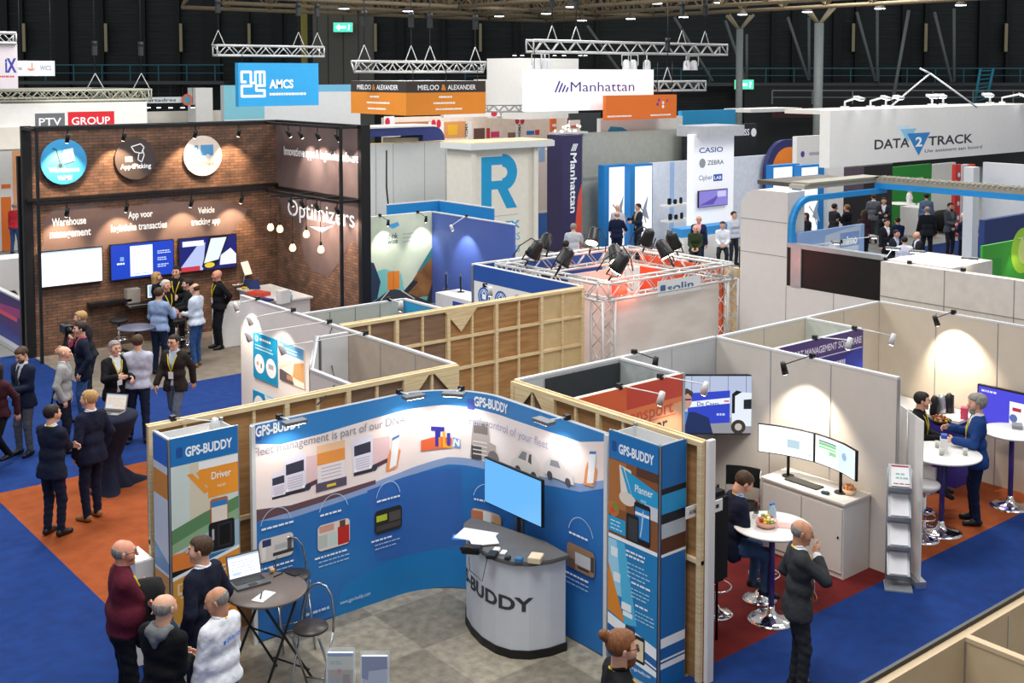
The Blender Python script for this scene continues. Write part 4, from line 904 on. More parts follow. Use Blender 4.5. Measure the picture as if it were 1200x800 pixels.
# brighter swoosh and purple field low on the wall
pr.poly([V(390, 728), V(400, 690), V(420, 678), V(455, 660), V(470, 655), V(520, 645), V(545, 652), V(545, 690), V(500, 694), V(440, 712)], P('1a7cc0')).poly([V(430, 575), V(470, 560), V(500, 552), V(540, 548), V(545, 640), V(500, 648), V(470, 655), V(440, 660)], P('3468b4'))
def tru(px, py, s, c1='e8e2ee', c2='39394a', flip=1, tank=None):        # a printed lorry seen from the front left
    u, z = V(px, py); q = lambda a, b: (u+a*s*flip, z+b*s); A = P(c1); B = P(c2)
    pr.poly([q(.36, .08), q(.95, .18), q(.95, .88), q(.36, .92)], P('e9c6c6')).poly([q(.36, .0), q(.9, .12), q(.9, .24), q(.36, .14)], P('5a3f48'))
    pr.poly([q(-.30, .02), q(.36, .02), q(.38, .95), q(.28, 1.08), q(-.22, 1.04), q(-.32, .90)], A).poly([q(-.26, .52), q(.30, .54), q(.30, .86), q(-.26, .82)], B)
    for k in range(5): pr.line([q(-.2, .14+.07*k), q(.26, .15+.07*k)], .018*s, P('aaa2b4'))
    pr.rect(q(-.28, 0)[0], z-.05*s, q(.36, 0)[0], z+.05*s, P('332c38')).circ(*q(-.22, .10), .045*s, P('ffffff')).circ(*q(.28, .10), .045*s, P('ffffff')).circ(*q(.42, .05), .10*s, B)
tru(326, 582, .27); tru(345, 576, .40); tru(424, 553, .40)
u, z = V(388, 566); pr.rect(u-.18, z, u+.18, z+.26, P('eee4e4')).rect(u-.18, z+.24, u+.18, z+.42, P('ee9a48')).rect(u-.18, z+.38, u+.18, z+.47, P('f4c79a')).rect(u-.20, z-.06, u+.2, z+.04, P('5a5062')); [pr.line([(u-.13, z+.08+.04*k), (u+.13, z+.08+.04*k)], .010, P('b9b0bc')) for k in range(4)]; pr.rect(u-.06, z-.03, u+.06, z+.0, P('f0d030'))
def hand(px, py, s):
    u, z = V(px, py); pr.poly([(u-.14*s, z-.05*s), (u-.10*s, z+.22*s), (u-.04*s, z+.4*s), (u+.02*s, z+.1*s), (u+.12*s, z-.02*s)], P('ee9a5c')).poly([(u+.12*s, z-.02*s), (u+.2*s, z+.3*s), (u+.16*s, z+.35*s), (u+.1*s, z+.1*s)], P('ee9a5c')).poly([(u-.06*s, z+.0), (u+.10*s, z+.04*s), (u+.18*s, z+.60*s), (u+.02*s, z+.56*s)], P('f4f8fb')).poly([(u+.0*s, z+.53*s), (u+.165*s, z+.57*s), (u+.175*s, z+.62*s), (u+.01*s, z+.58*s)], P('4b7fc0'))
hand(459, 548, .62); hand(691, 566, .62)
u, z = V(565, 527); pr.poly([(u-.16, z-.1), (u+.2, z-.1), (u+.22, z+.1), (u+.12, z+.12), (u+.1, z+.36), (u-.12, z+.36), (u-.14, z+.1)], P('b5ada8')).rect(u-.11, z+.2, u+.09, z+.33, P('77706c')).circ(u+.18, z-.06, .09, P('7d7774')).rect(u-.14, z-.12, u+.0, z+.05, P('4d4a4c')); [pr.line([(u-.12, z-.05+.05*k), (u+.08, z-.05+.05*k)], .015, P('e2dcd8')) for k in range(4)]
u, z = V(613, 545); pr.poly([(u-.2, z-.08), (u+.28, z-.08), (u+.3, z+.1), (u+.16, z+.2), (u-.02, z+.2), (u-.12, z+.06), (u-.2, z+.02)], P('e6e0dc')).poly([(u-.08, z+.07), (u+.06, z+.07), (u+.08, z+.17), (u-.0, z+.17)], P('8d8d92')).poly([(u+.1, z+.07), (u+.16, z+.05), (u+.16, z+.17), (u+.12, z+.16)], P('56565c')).circ(u-.08, z-.07, .05, P('57545a')).circ(u+.2, z-.07, .05, P('57545a'))
u, z = V(652, 553); pr.poly([(u-.2, z-.06), (u+.3, z-.06), (u+.28, z+.05), (u+.16, z+.09), (u+.06, z+.16), (u-.1, z+.15), (u-.2, z+.04)], P('e8e2e0')).poly([(u-.1, z+.06), (u+.08, z+.07), (u+.04, z+.14), (u-.08, z+.13)], P('9a9aa0')).circ(u-.1, z-.05, .045, P('57545a')).circ(u+.2, z-.05, .045, P('57545a'))
def along(txt, p0, p1, h, m, bold=0.):       # lettering running along the wall between two seen points
    (u0, z0_), (u1, z1_) = V(*p0), V(*p1); pr.text(txt, u0, (z0_+z1_)/2, h, m, u1-u0, bold=bold)
G_ = P('8f8f9c'); along('Fleet management is part of our DNA', (292, 537.5), (475, 497), .10, G_); along('Full control of your fleet', (550, 498), (643, 522), .10, P('b3b0cc'))
u, z = V(293, 512); pr.rect(u-.02, z-.08, u+.10, z+.08, P('2c56b0'), .02); along('GPS-BUDDY', (300, 510.5), (354, 497.5), .115, W_, .035); along('GPS-BUDDY', (556, 474), (596, 484), .115, W_, .035); u, z = V(550, 471); pr.rect(u-.02, z-.07, u+.08, z+.06, P('4b5fb8'), .02)
# TLN-like emblem of tilted slabs
q = lambda px, py: V(px, py)
pr.poly([q(493, 515), q(493, 528), q(530, 524), q(530, 512), q(512, 510)], P('e2683c')).poly([q(505, 498), q(521, 499), q(521, 504), q(516, 504), q(516, 522), q(510, 522), q(510, 503), q(505, 503)], P('2f2f9a')).poly([q(514, 511), q(517, 511), q(517, 524), q(514, 523)], P('e88a2c')).poly([q(519, 504), q(522, 504), q(522, 519), q(530, 520), q(530, 524), q(519, 523)], P('f0b02c')).poly([q(524, 506), q(528, 506), q(528, 522), q(524, 521)], P('3a3fa8')).poly([q(531, 511), q(540, 514), q(540, 524), q(531, 523)], P('6f9fd0')).line([q(532, 522), q(533, 513), q(538, 522), q(538, 514)], .02, W_)
def bubble(cu, pic, cx, r):
    (u, z) = cu
def info(px0, py0, w_, h_, cols, ax, tx, nrows, head):     # photo vignette with rounded corners, arc and title above, small print below
    u, z = V(px0, py0); pr.rect(u, z-h_, u+w_, z, P(cols[0]), .05)
    for (a, b, c, d, col) in cols[1]: pr.rect(u+w_*a, z-h_*(1-b), u+w_*c, z-h_*(1-d), P(col))
    pr.arc(u+w_*.5, z+.10, w_*.45, .008, .25, PI-.25, P('bcd6f0'), ry=.22).lines(u+w_*.08, z+.10, w_*.9, 1, W_, th=.022)
    pr.lines(u+tx, z-h_-.08, w_*1.0, 1, W_, th=.02).lines(u+tx+.05, z-h_-.13, w_*.95, 2, P('bcd6f0'), th=.012)
info(302, 634, .42, .26, ('ded6cf', ((.08, .1, .2, .8, 'f0ece8'), (.10, .65, .35, .95, '2c3f6a'), (.40, .15, 1., .30, '3a3a3e'), (.45, .4, .8, .62, 'b9bcc0'), (.82, .3, .95, .8, '5a5a58'))), 0, -.02, 3, '')
info(371, 617, .42, .30, ('e6d8d0', ((.02, .1, .3, .6, 'bfc8c0'), (.33, .1, .6, .6, 'c8d8d2'), (.62, .05, .98, .75, 'c02a26'), (.68, .72, .86, .98, '6a4638'), (.05, .7, .5, .95, 'd6a090'))), 0, -.04, 3, '')
info(438, 600, .38, .28, ('2c2a28', ((.06, .52, .45, .78, 'b9c832'), (.52, .4, .95, .8, '55504a'), (.06, .12, .95, .34, '4a4640'))), 0, -.05, 3, '')
info(553, 595, .46, .26, ('d9c4a8', ((.0, .2, .35, .9, 'c87850'), (.35, .3, .62, .95, 'f0ece6'), (.62, .1, .98, .55, '8a6a48'), (.7, .55, 1., .9, 'e0b070'))), 0, .02, 3, '')
info(666, 634, .44, .28, ('9a7a60', ((.3, .25, .85, .72, 'c9ccd0'), (.86, .2, .98, .8, '4a4642'), (.0, .0, .3, .4, '6a5444'), (.4, .12, .8, .2, '3a3434'))), 0, -.10, 3, '')
(u0, zz), (u1, _) = V(356, 725), V(432, 703); pr.text('www.gps-buddy.com', u0+(u1-u0)*.52, .13, .045, P('bcd6f0'), (u1-u0)*.48).lines(u0, .13, (u1-u0)*.4, 1, P('bcd6f0'), th=.03)
(u0, zz), (u1, _) = V(641, 730), V(660, 737); pr.text('www.gps-buddy.com', u0, .14, .04, P('9fc0e4'), u1-u0)
pr.build('printed_graphic', t)
for (u_, side_) in ((.0, 0), (L, 0)): p_, n_ = MBp.at(u_); MB().use(wsteel).cbox(p_.x, p_.y, 1.21, .045, .05, 2.42).build('edge_post', t)
mb = MB().use(black); MBp.sheet(mb, 0, .02, .065); mb.build('base_trim', t)
# four flat floodlights over the pop-up wall
for px, py, lab in ((330, 488, 'flat grey floodlight over the left lettering of the pop-up wall'), (470, 461, 'flat grey floodlight left of the pop-up wall corner'), (540, 455, 'flat grey floodlight right of the pop-up wall corner'), (662, 486, 'flat grey floodlight over the right end of the pop-up wall')):
    u, z = V(px, py+4); p_, n_ = MBp.at(u); arm_lamp((p_.x-n_.x*.03, p_.y-n_.y*.03, 2.42), (n_.x, n_.y), .34, lab, 8.5, 'flat', .05, col=(1, .97, .95), aim=(-n_.x*.25, -n_.y*.25, -.9), size=2.4)
# two slim display towers with the same print
def tower(lab, x0, y0, x1, y1, z1, fr, sd):
    t = thing('display_tower', lab, 'display tower')
    mb = MB().use(wsteel); mb.box(x0+.01, y0+.01, 0, x1-.01, y1-.01, z1-.35); [mb.box(*q_, z1-.35, *r_, z1-.03) for q_, r_ in (((x0+.005, y0+.005), (x1-.005, y0+.015)), ((x0+.005, y1-.015), (x1-.005, y1-.005)), ((x0+.005, y0+.005), (x0+.015, y1-.005)), ((x1-.015, y0+.005), (x1-.005, y1-.005)))]; mb.build('core', t)
    mb = MB().use(alu)
    for a, b in ((x0, y0), (x0, y1), (x1, y0), (x1, y1)): mb.cbox(a, b, z1/2, .035, .035, z1)
    mb.box(x0, y0-.012, z1-.03, x1, y0+.02, z1).box(x0-.012, y0, z1-.03, x0+.02, y1, z1); mb.build('aluminium_frame', t)
    return t
t = tower('slim display tower with orange print at the left end of the pop-up stand', 4.66, 11.14, 5.40, 11.50, 2.5, 0, 0)
q = lambda px, py: (PY(px, py, 11.12).x-4.66, PY(px, py, 11.12).z)
pr = Print(mapY(11.115, 4.66, 0)); w = .74
pr.rect(0, 0, w, 2.5, P('2b78b8')).rect(0, 2.21, w, 2.49, P('1d74ba')).text('GPS-BUDDY', .16, 2.29, .10, W_, .52, bold=.035).rect(.06, 2.29, .13, 2.40, P('1d4f96'), .02)
pr.rect(0, 1.2, w, 2.21, P('cfdcd6')).rect(.2, 1.6, .5, 2.2, P('d9cfb8')).poly([(0, 1.55), (.35, 1.66), (w, 1.75), (w, 1.6), (.4, 1.52), (0, 1.35)], P('5d8a5c')).poly([(0, 1.40), (.3, 1.50), (w, 1.62), (w, 1.5), (0, 1.30)], P('8fb08a')).poly([(0, 1.2), (w, 1.2), (w, 1.5), (.4, 1.45), (0, 1.25)], P('9fc0d4'))
pr.rect(.3, 1.95, w, 2.12, OR1).rect(.4, 1.80, w, 1.96, OR1).rect(.3, 2.12, w, 2.20, P('f4f4f2')).poly([(.17, 2.10), (.23, 2.10), (.42, 1.88), (.36, 1.86)], OR1).poly([(.27, 2.10), (.33, 2.10), (.48, 1.90), (.43, 1.88)], OR1).text('Driver', .44, 1.99, .08, W_, .22).text('app', .50, 1.90, .035, P('fbe0bc'), .10)
pr.rect(.42, 1.50, .62, 1.78, P('b5693c'), .03).rect(.435, 1.50, .61, 1.75, P('e9ddd0')).rect(.435, 1.69, .61, 1.75, P('2b7fc0')).rect(.40, 1.22, .69, 1.53, P('15151a'), .03).rect(.50, 1.25, .66, 1.50, P('2a2c34')).rect(.52, 1.27, .64, 1.48, P('08080c')).rect(.435, 1.34, .46, 1.46, P('b8bcc4'), .01)
pr.rect(0, 1.12, .33, 1.30, P('e8843a')).rect(.25, 1.12, .33, 1.30, OR1).rect(0, 1.05, .3, 1.12, P('17171c'))
pr.poly([(0, .0), (0, 1.05), (w, 1.22), (w, 0)], OR1).poly([(0, 1.02), (w, 1.19), (w, 1.225), (0, 1.06)], W_).poly([(0, 0), (0, 1.02), (.2, 1.06), (.28, .45), (.35, 0)], P('dca044')).poly([(0, .62), (0, 0), (.42, 0)], P('1277a8'))
pr.rect(.05, .86, .18, .98, P('f3d9b0'), .01).rect(.07, .89, .16, .97, P('dca044')).line([(.08, .83), (.17, .83)], .015, P('f3d9b0')).circ(.12, .50, .05, P('eecfa0')).circ(.24, .50, .05, P('eecfa0')); pr.lines(.24, 1.04, .4, 2, P('fdeed6'), .05, .018).lines(.3, .90, .36, 2, P('fbe0bc'), .05, .012).lines(.36, .70, .3, 1, P('fdeed6'), .05, .018).lines(.36, .62, .3, 2, P('fbe0bc'), .045, .011)
pr.build('front_print', t)
pr = Print(mapX(4.635, 11.50, 0)); w = .36; pr.rect(0, 0, w, 2.5, P('e9eef2')).rect(0, 2.21, w, 2.49, P('3b78d8')).rect(0, 1.87, w, 2.13, OR1).poly([(0, 1.35), (w, 1.2), (w, 1.0), (0, 1.1)], P('8fb4d6')).rect(0, 0, w, 1.06, P('e8a458')).rect(0, 1.06, w, 1.09, W_); pr.build('side_print', t)
t = tower('slim display tower with blue and brown print at the right end of the pop-up stand', 8.36, 7.82, 8.72, 8.52, 2.5, 0, 0)
WO = P('8a5530'); pr = Print(mapX(8.335, 8.52, 0)); w = .70
pr.rect(0, 0, w, 2.5, P('1f86c4')).rect(0, 2.21, w, 2.49, P('1d74ba')).text('GPS-BUDDY', .14, 2.29, .10, W_, .50, bold=.035).rect(.04, 2.29, .11, 2.40, P('1d4f96'), .02)
pr.rect(0, 1.40, w, 2.21, WO).rect(0, 1.7, .25, 2.2, P('b0703c')).poly([(.15, 2.17), (.32, 2.15), (.36, 1.83), (.18, 1.84)], P('eee6da')).circ(.27, 1.84, .12, P('e6ddd0'), ry=.07).circ(.07, 1.68, .08, P('c8743c')).circ(.09, 1.70, .05, P('8a8a3a')).circ(.05, 1.66, .03, P('e04a2c'))
pr.poly([(.24, 2.14), (w, 2.02), (w, 1.78), (.36, 1.88)], CY).poly([(.17, 2.16), (.21, 2.15), (.33, 1.90), (.28, 1.91)], CY).poly([(.23, 2.14), (.26, 2.13), (.38, 1.88), (.34, 1.89)], CY).rect(.4, 2.12, w, 2.21, P('5a3828')).text('Planner', .38, 1.95, .08, W_, .25).text('app', .46, 1.87, .035, P('bfe4f4'), .08)
pr.rect(.52, 1.72, w, 1.86, P('d5dadd')).rect(.37, 1.42, .60, 1.85, P('17181c'), .03).rect(.385, 1.48, .585, 1.80, P('2b86cc')).rect(.385, 1.72, .585, 1.75, W_).line([(.46, 1.5), (.48, 1.6), (.5, 1.78)], .015, P('bfe0f4')).rect(.26, 1.40, .44, 1.70, P('1d1e22'), .02).rect(.29, 1.43, .42, 1.66, P('3a3c42')).rect(0, 1.44, .25, 1.60, CY).lines(.03, 1.55, .18, 3, P('d8f0fa'), .04, .012)
pr.rect(0, 0, w, 1.40, P('1b82c0')).rect(0, 1.37, w, 1.41, W_).rect(0, .78, .22, 1.36, P('9fd4ee')).poly([(.0, .92), (0, .62), (.20, .62)], P('e08a2c')).poly([(0, 1.10), (.25, .52), (.0, .58)], P('e08a2c')).poly([(.12, 1.36), (.24, 1.36), (.42, .55), (.24, .5)], P('4fb8e4'))
pr.rect(.04, 1.18, .14, 1.28, P('e8f4fa'), .01).rect(.08, .92, .18, 1.02, P('e8f4fa'), .01).rect(.20, .66, .34, .74, W_, .01).rect(.22, .60, .36, .65, W_, .01); pr.lines(.26, 1.29, .38, 2, W_, .045, .02).lines(.28, 1.17, .36, 4, P('bfe4f4'), .045, .011).lines(.34, .98, .28, 1, W_, .045, .02).lines(.34, .92, .3, 3, P('bfe4f4'), .04, .011).lines(.40, .76, .2, 1, W_, .045, .02).lines(.40, .70, .26, 3, P('bfe4f4'), .04, .011)
pr.poly([(0, .56), (w, .42), (w, .02), (0, .13)], W_).poly([(0, .44), (w, .30), (w, .22), (0, .36)], P('1d64a8')).poly([(0, .33), (w, .20), (w, .18), (0, .31)], P('1d64a8')).rect(.26, .22, .40, .52, P('26415e'), .02).rect(.28, .25, .38, .48, P('3a82c8')).rect(.40, .18, .54, .46, P('1c2026'), .02).rect(.42, .21, .52, .42, P('e8d8b8')).poly([(0, 0), (w, 0), (w, .12), (0, .20)], P('1d74ba')).text('www.gps-buddy.com', .3, .08, .035, W_, .32)
pr.build('front_print', t)
pr = Print(mapY(7.795, 8.36, 0)); w = .36; pr.rect(0, 0, w, 2.5, P('1b6cb0')).rect(0, 2.0, w, 2.06, P('1c1a1e')).rect(0, 1.8, w, 2.0, P('2a9bd4')).rect(0, 1.55, w, 1.78, P('b9c4ca')).rect(0, 1.70, w, 1.8, P('22242a')).rect(0, 1.38, w, 1.55, P('5a3420')).rect(0, 1.36, w, 1.39, W_).rect(0, .2, w, .52, W_).rect(0, .30, w, .42, P('1d64a8')).rect(0, .26, w, .28, P('1d64a8')); pr.build('side_print', t)
for X_, y_, z_, lab in ((8.62, 7.70, 1.78, 'small white stand number plate on the right tower'), (8.86, 7.60, 1.80, 'small white stand number plate facing the red carpet stand')):
    t = thing('number_plate', lab, 'sign', (X_, y_, z_)); MB().use(white).box(0, 0, -.06, .20, .012, .06).build('plate', t); pr = Print(mapY(-.002)); pr.text('A060', .04, -.025, .05, P('333338'), .12) if X_ < 8.7 else pr.lines(.04, -.02, .11, 1, P('333338'), th=.04); pr.build('number', t)
# white open-backed cabinet beside the left tower
q = G(174, 643); tag(MB().use(white).box(4.46, 11.58, 0, 4.655, 12.0, 1.12).build('white_plinth', bevel=.01), 'tall white plinth standing behind the left display tower', 'plinth')
# top box rail and thin arm lamp above the left tower
arm_lamp((4.95, 11.72, 2.5), (.6, -.8), .5, 'thin white arm lamp clamped above the left display tower', 8, rise=.03)

# ---------------------------------------------------------------- sand-coloured backs of the stands nearest the camera
a, b = G(1027, 800, 2.5), G(1200, 703, 2.5); YB = (a.y+b.y)/2; c_ = G(1135, 745, 2.5)
cream = mat('sand_cloth', 'cdb694', .7, vary=.03)
bt_ = sys_wall('sand coloured back wall with dark top edge at the bottom right corner', 'x', YB, a.x-1.2, b.x+2.5, m=cream, n=4)
MB().use(black).box(a.x-1.2, YB+.026, 2.48, b.x+2.5, YB+.05, 2.53).build('edge_strip', bt_)
sys_wall('sand coloured dividing wall running towards the camera at bottom right', 'y', c_.x, YB-.03, YB-2.6, m=cream, n=2)

# ---------------------------------------------------------------- red-carpet stand and its neighbour
gpan = greyp
sys_wall('grey rear wall of the red carpet stand', 'x', 10.68, 8.86, 12.52, m=gpan)
sys_wall('tall pale grey side wall right of the wide curved monitors', 'y', 12.55, 10.66, 7.78, m=mat('warm_grey_panel', 'cfc8c0', .5, vary=.02))
t = sys_wall('storeroom wall carrying the orange transport sign', 'x', 9.62, 8.86, 10.62, m=lgrey, seam=False)
sys_wall('grey storeroom end wall beside the truck television', 'y', 10.62, 10.66, 9.64, m=mat('grey_dapple', 'a9b0b0', .5, vary=.2, scale=5))
tag(MB().use(mat('charcoal_panel', '33373a', .6)).box(9.30, 10.62, .0, 10.58, 10.645, 2.44).build('charcoal_board'), 'charcoal inner panel of the small storeroom behind the orange sign', 'panel')
mb = MB().use(P('f0b48c')).box(8.90, 9.575, .9, 10.62, 9.592, 2.5); o = mb.build('wall_sign'); tag(o, 'orange and peach wall sign with large red lettering', 'sign')
pr = Print(mapY(9.573, 8.90, 0)); pr.rect(0, 2.22, 1.72, 2.5, P('cf4a38')).rect(0, 2.22, .75, 2.5, P('e2683c')).poly([(0, 2.22), (1.72, 2.22), (1.72, 2.16), (.9, 2.10), (0, 2.02)], P('ee8452')).text('Transport', .56, 2.05, .17, P('e0603c'), 1.0, bold=.015).text('Master', .80, 1.86, .17, P('40383a'), .66, bold=.015).text('.de', 1.42, 1.71, .12, P('40383a'), .20).text('er', 1.46, 1.54, .12, P('40383a'), .14).line([(.62, 2.02), (1.60, 2.02)], .012, P('e0603c')); pr.build('lettering', o)
tag(MB().use(alu).cbox(10.655, 9.60, 1.25, .05, .05, 2.5).build('corner_post'), 'aluminium post at the right end of the orange sign', 'post')
arm_lamp((9.55, 9.60, 2.5), (.35, -.94), .55, 'white arm lamp over the middle of the orange sign', 30, rise=.0)
arm_lamp((10.25, 9.60, 2.5), (.35, -.94), .6, 'white arm lamp over the right end of the orange sign', 26, rise=.0)
sys_wall('beige rear wall of the orange carpet stand at right', 'x', 10.66, 12.57, 16.55, m=mat('beige_panel', 'd3c6b4', .5, vary=.02))
sys_wall('long beige side wall with television at far right', 'y', 16.57, 10.64, 7.60, m=mat('beige_panel', 'd3c6b4', .5, vary=.02))
sys_wall('grey green closet wall behind the purple sign', 'y', 14.58, 10.64, 9.68, m=mat('frosted_grey', 'c3c9bf', .4, vary=.1))
sys_wall('closet front wall carrying the purple management software sign', 'x', 9.68, 12.57, 14.58, m=lgrey, seam=False)
mb = MB().use(P('3a3386')).box(12.66, 9.635, 1.5, 14.58, 9.652, 2.5); o = mb.build('wall_sign'); tag(o, 'purple and blue wall sign reading management software', 'sign')
pr = Print(mapY(9.633, 12.66, 0)); pr.rect(0, 2.25, 1.92, 2.5, P('56407c')).poly([(.9, 1.5), (1.92, 1.5), (1.92, 2.25), (1.3, 2.1)], P('2c3fae')).text('PORT MANAGEMENT SOFTWARE', .22, 2.30, .10, P('ece4f4'), 1.66, bold=.02).line([(.5, 2.23), (1.9, 2.23)], .014, P('ece4f4')).lines(1.0, 2.02, .6, 1, P('ece4f4'), th=.10); pr.build('lettering', o)
arm_lamp((13.45, 9.66, 2.5), (.3, -.95), .5, 'white arm lamp over the purple sign', 18, rise=.05)
arm_lamp((14.4, 9.66, 2.5), (.5, -.86), .55, 'white arm lamp right of the purple sign', 18, rise=-.05)
arm_lamp((12.55, 9.05, 2.5), (-1, 0), .62, 'dark arm lamp glowing above the wide curved monitors', 120, rise=.0, aim=(.42, -.0, -.9), m=black)
arm_lamp((16.57, 9.35, 2.5), (-1, 0), .55, 'dark arm lamp glowing on the beige side wall at far right', 120, rise=.0, aim=(.5, -.1, -.75), m=black)
arm_lamp((10.9, 10.68, 2.5), (0, -1), .4, 'small dark arm lamp hidden beside the truck television', 10, rise=.0, m=black)

# ---------------------------------------------------------------- the row behind: poster stand, tall pine wall
sys_wall('white wall with blue round-window posters running away behind the pine partition', 'y', 8.75, 17.78, 14.35, m=white, n=3, seam=False)
sys_wall('taupe wall section ending at the pine framed partition', 'y', 8.75, 14.33, 11.78, m=mat('taupe_panel', 'b8a99a', .5), n=3)
def poster(name, lab, px0, py0, px1, py1, X, fn, m):
    a, b = PX(px0, py0, X), PX(px1, py1, X); w, h = a.y-b.y, a.z-b.z; o = MB().use(m).box(X-.01, b.y, b.z, X, a.y, a.z).build(name); tag(o, lab, 'poster'); pr = Print(mapX(X-.011, a.y, b.z)); fn(pr, w, h); pr.build('print', o); return o
TL = P('1593c4')
def f1(pr, w, h):
    pr.circ(w*.16, h*.88, h*.07, W_).circ(w*.16, h*.88, h*.04, TL).lines(w*.3, h*.86, w*.6, 1, W_, th=h*.05).lines(w*.1, h*.72, w*.8, 2, P('cfeaf6'), h*.07, h*.025)
    for x in (.27, .76): pr.circ(w*x, h*.34, w*.21, W_, ry=h*.21)
    pr.rect(w*.15, h*.30, w*.25, h*.38, P('e0b0a8')).rect(w*.32, h*.26, w*.38, h*.36, P('6a8098')).rect(w*.66, h*.32, w*.86, h*.42, P('a9b4bc'))
def f2(pr, w, h):
    pr.rect(0, h*.72, w, h, P('5fa6d8')).circ(w*.12, h*.88, h*.05, W_).lines(w*.25, h*.85, w*.6, 2, W_, h*.08, h*.03).poly([(w*.55, h*.2), (w*.6, h*.55), (w, h*.66), (w, h*.15)], P('c99a66')).poly([(0, 0), (0, h*.3), (w*.5, h*.22), (w*.6, 0)], P('5a5458')).rect(w*.3, h*.08, w*.55, h*.2, P('b4895c')).poly([(0, h*.34), (w*.5, h*.62), (w*.5, h*.5), (0, h*.26)], P('e6d2c0'))
def f3(pr, w, h):
    pr.circ(w*.27, h*.3, w*.24, W_, ry=h*.55).poly([(w*.5, h), (w, h*.95), (w, 0), (w*.7, 0)], P('dfe9ee'))
poster('wall_poster', 'teal poster with two round pictures on the white wall', 297, 388, 325.5, 453, 8.715, f1, TL)
poster('wall_poster', 'sandy photo poster with blue top on the white wall', 328, 399, 357, 456, 8.715, f2, P('f0e2d4'))
a = PX(297, 456, 8.715); b = PX(325, 500, 8.715); o = MB().use(TL).box(8.705, b.y, .6, 8.715, a.y, a.z).build('wall_poster'); tag(o, 'lower teal poster cut off by the pine partition', 'poster'); pr = Print(mapX(8.704, a.y, .6)); f3(pr, a.y-b.y, a.z-.6); pr.build('print', o)
for y_, L_, lab in ((17.2, .40, 'white arm lamp at the far end of the poster wall'), (16.0, .75, 'white arm lamp over the seam between the two posters'), (14.9, 1.3, 'long white arm lamp reaching over the sandy photo poster'), (13.9, 1.3, 'long white arm lamp reaching over the lower teal poster')):
    arm_lamp((8.75, y_, 2.5), (-.94, .2), L_, lab, 55, rise=-.04, aim=(.5, .1, -.8))
a = G(375, 394, 2.5); b = G(410, 389, 2.5)
sys_wall('short pale panel closing the cubicle behind the poster wall', 'x', a.y, a.x, b.x-.02, m=lgrey, n=1)
t = thing('cubicle_door', 'pale slanted door leaf beside the sandy photo poster', 'door'); e = (G(370, 392, 2.5), G(363, 432, 2.5)); MB().use(lgrey).prism([(e[0].x, e[0].y), (e[1].x, e[1].y), (e[1].x+.05, e[1].y), (e[0].x+.05, e[0].y)], 0, 2.48).build('leaf', t); MB().use(alu).tube([e[0], e[1]], .015, 6).build('top_edge', t)
sys_wall('low white cubicle wall just behind the left arm of the pop-up stand', 'y', 7.2, 12.72, 11.80, m=white, n=1)
framed_wall('wooden_partition', 'long tall raw pine and plywood partition across the middle', 'x', 14.68, 8.80, 13.68, 0, 2.5, 5, -1, [wood_ply2, wood_ply2, wood_ply, wood_ply, mat('pale_plywood', 'cdb488', .65, vary=.06)], rails=(.26, .60, .8), th=.06, brackets=((11.0, -1), (11.0, 1)))
a, b, c_ = G(352, 366, 2.5), G(472, 349.5, 2.5), G(512, 361, 2.5)
sys_wall('low grey rear wall behind the pine partition at left', 'x', b.y, 8.80, b.x, m=mat('grey_green_panel', 'bcc2b8', .5), n=4)
sys_wall('bright blue return panel behind the pine partition', 'y', b.x+.03, b.y, 14.75, m=P('2a94c8'), n=2)
arm_lamp((a.x+1.6, b.y, 2.5), (-.3, -.95), .7, 'white arm lamp on the low grey wall, left one', 14, rise=.08)
arm_lamp((a.x+3.6, b.y, 2.5), (-.5, -.85), .7, 'white arm lamp on the low grey wall, right one', 14, rise=.08)
# loose black cables hanging over the partitions
def cable(lab, pts, r=.009): o = MB().use(black).tube(pts, r, 5).build('power_cable'); tag(o, lab, 'cable')
cable('black cable looping down the back of the pine partition', [G(*p_, 2.45) for p_ in ((391, 378), (386, 392), (385, 396))]+[G(386, 396, 2.0), G(387, 420, 1.9), G(393, 447, 2.35), G(390, 455, 2.45), G(372, 474, 2.45)])
# ---------------------------------------------------------------- blue and white stand with round icons, truss square
WIC = white; X4, Y4a, Y4b = 13.70, 17.80, 14.72
t = thing('stand_wall', 'white stand wall with blue top band and round blue icons', 'stand wall'); MB().use(white).box(X4, Y4b, 0, X4+.08, Y4a, 2.5).build('panel', t)
pr = Print(mapX(X4-.002, Y4a, 0)); W4 = Y4a-Y4b; pr.rect(0, 2.18, W4, 2.49, P('26519e'))
pr.rect(2.3, 0, W4, 2.2, P('26519e'))
for k in range(4): cx = .32+.52*k; I_ = P('3a66ad'); pr.circ(cx, 1.90-.0*k, .19, I_).arc(cx, 1.90, .14, .012, 0, 2*PI, W_).rect(cx-.06, 1.85, cx+.06, 1.95, W_, .01).line([(cx-.08, 1.95), (cx, 2.02), (cx+.08, 1.95)], .02, W_).lines(cx-.14, 1.60, .28, 2, P('8090b0'), .05, .015)
pr.build('print', t)
sys_wall('blue topped rear wall of the round icon stand', 'x', Y4a+.05, X4, 17.2, m=P('26519e'), n=3)
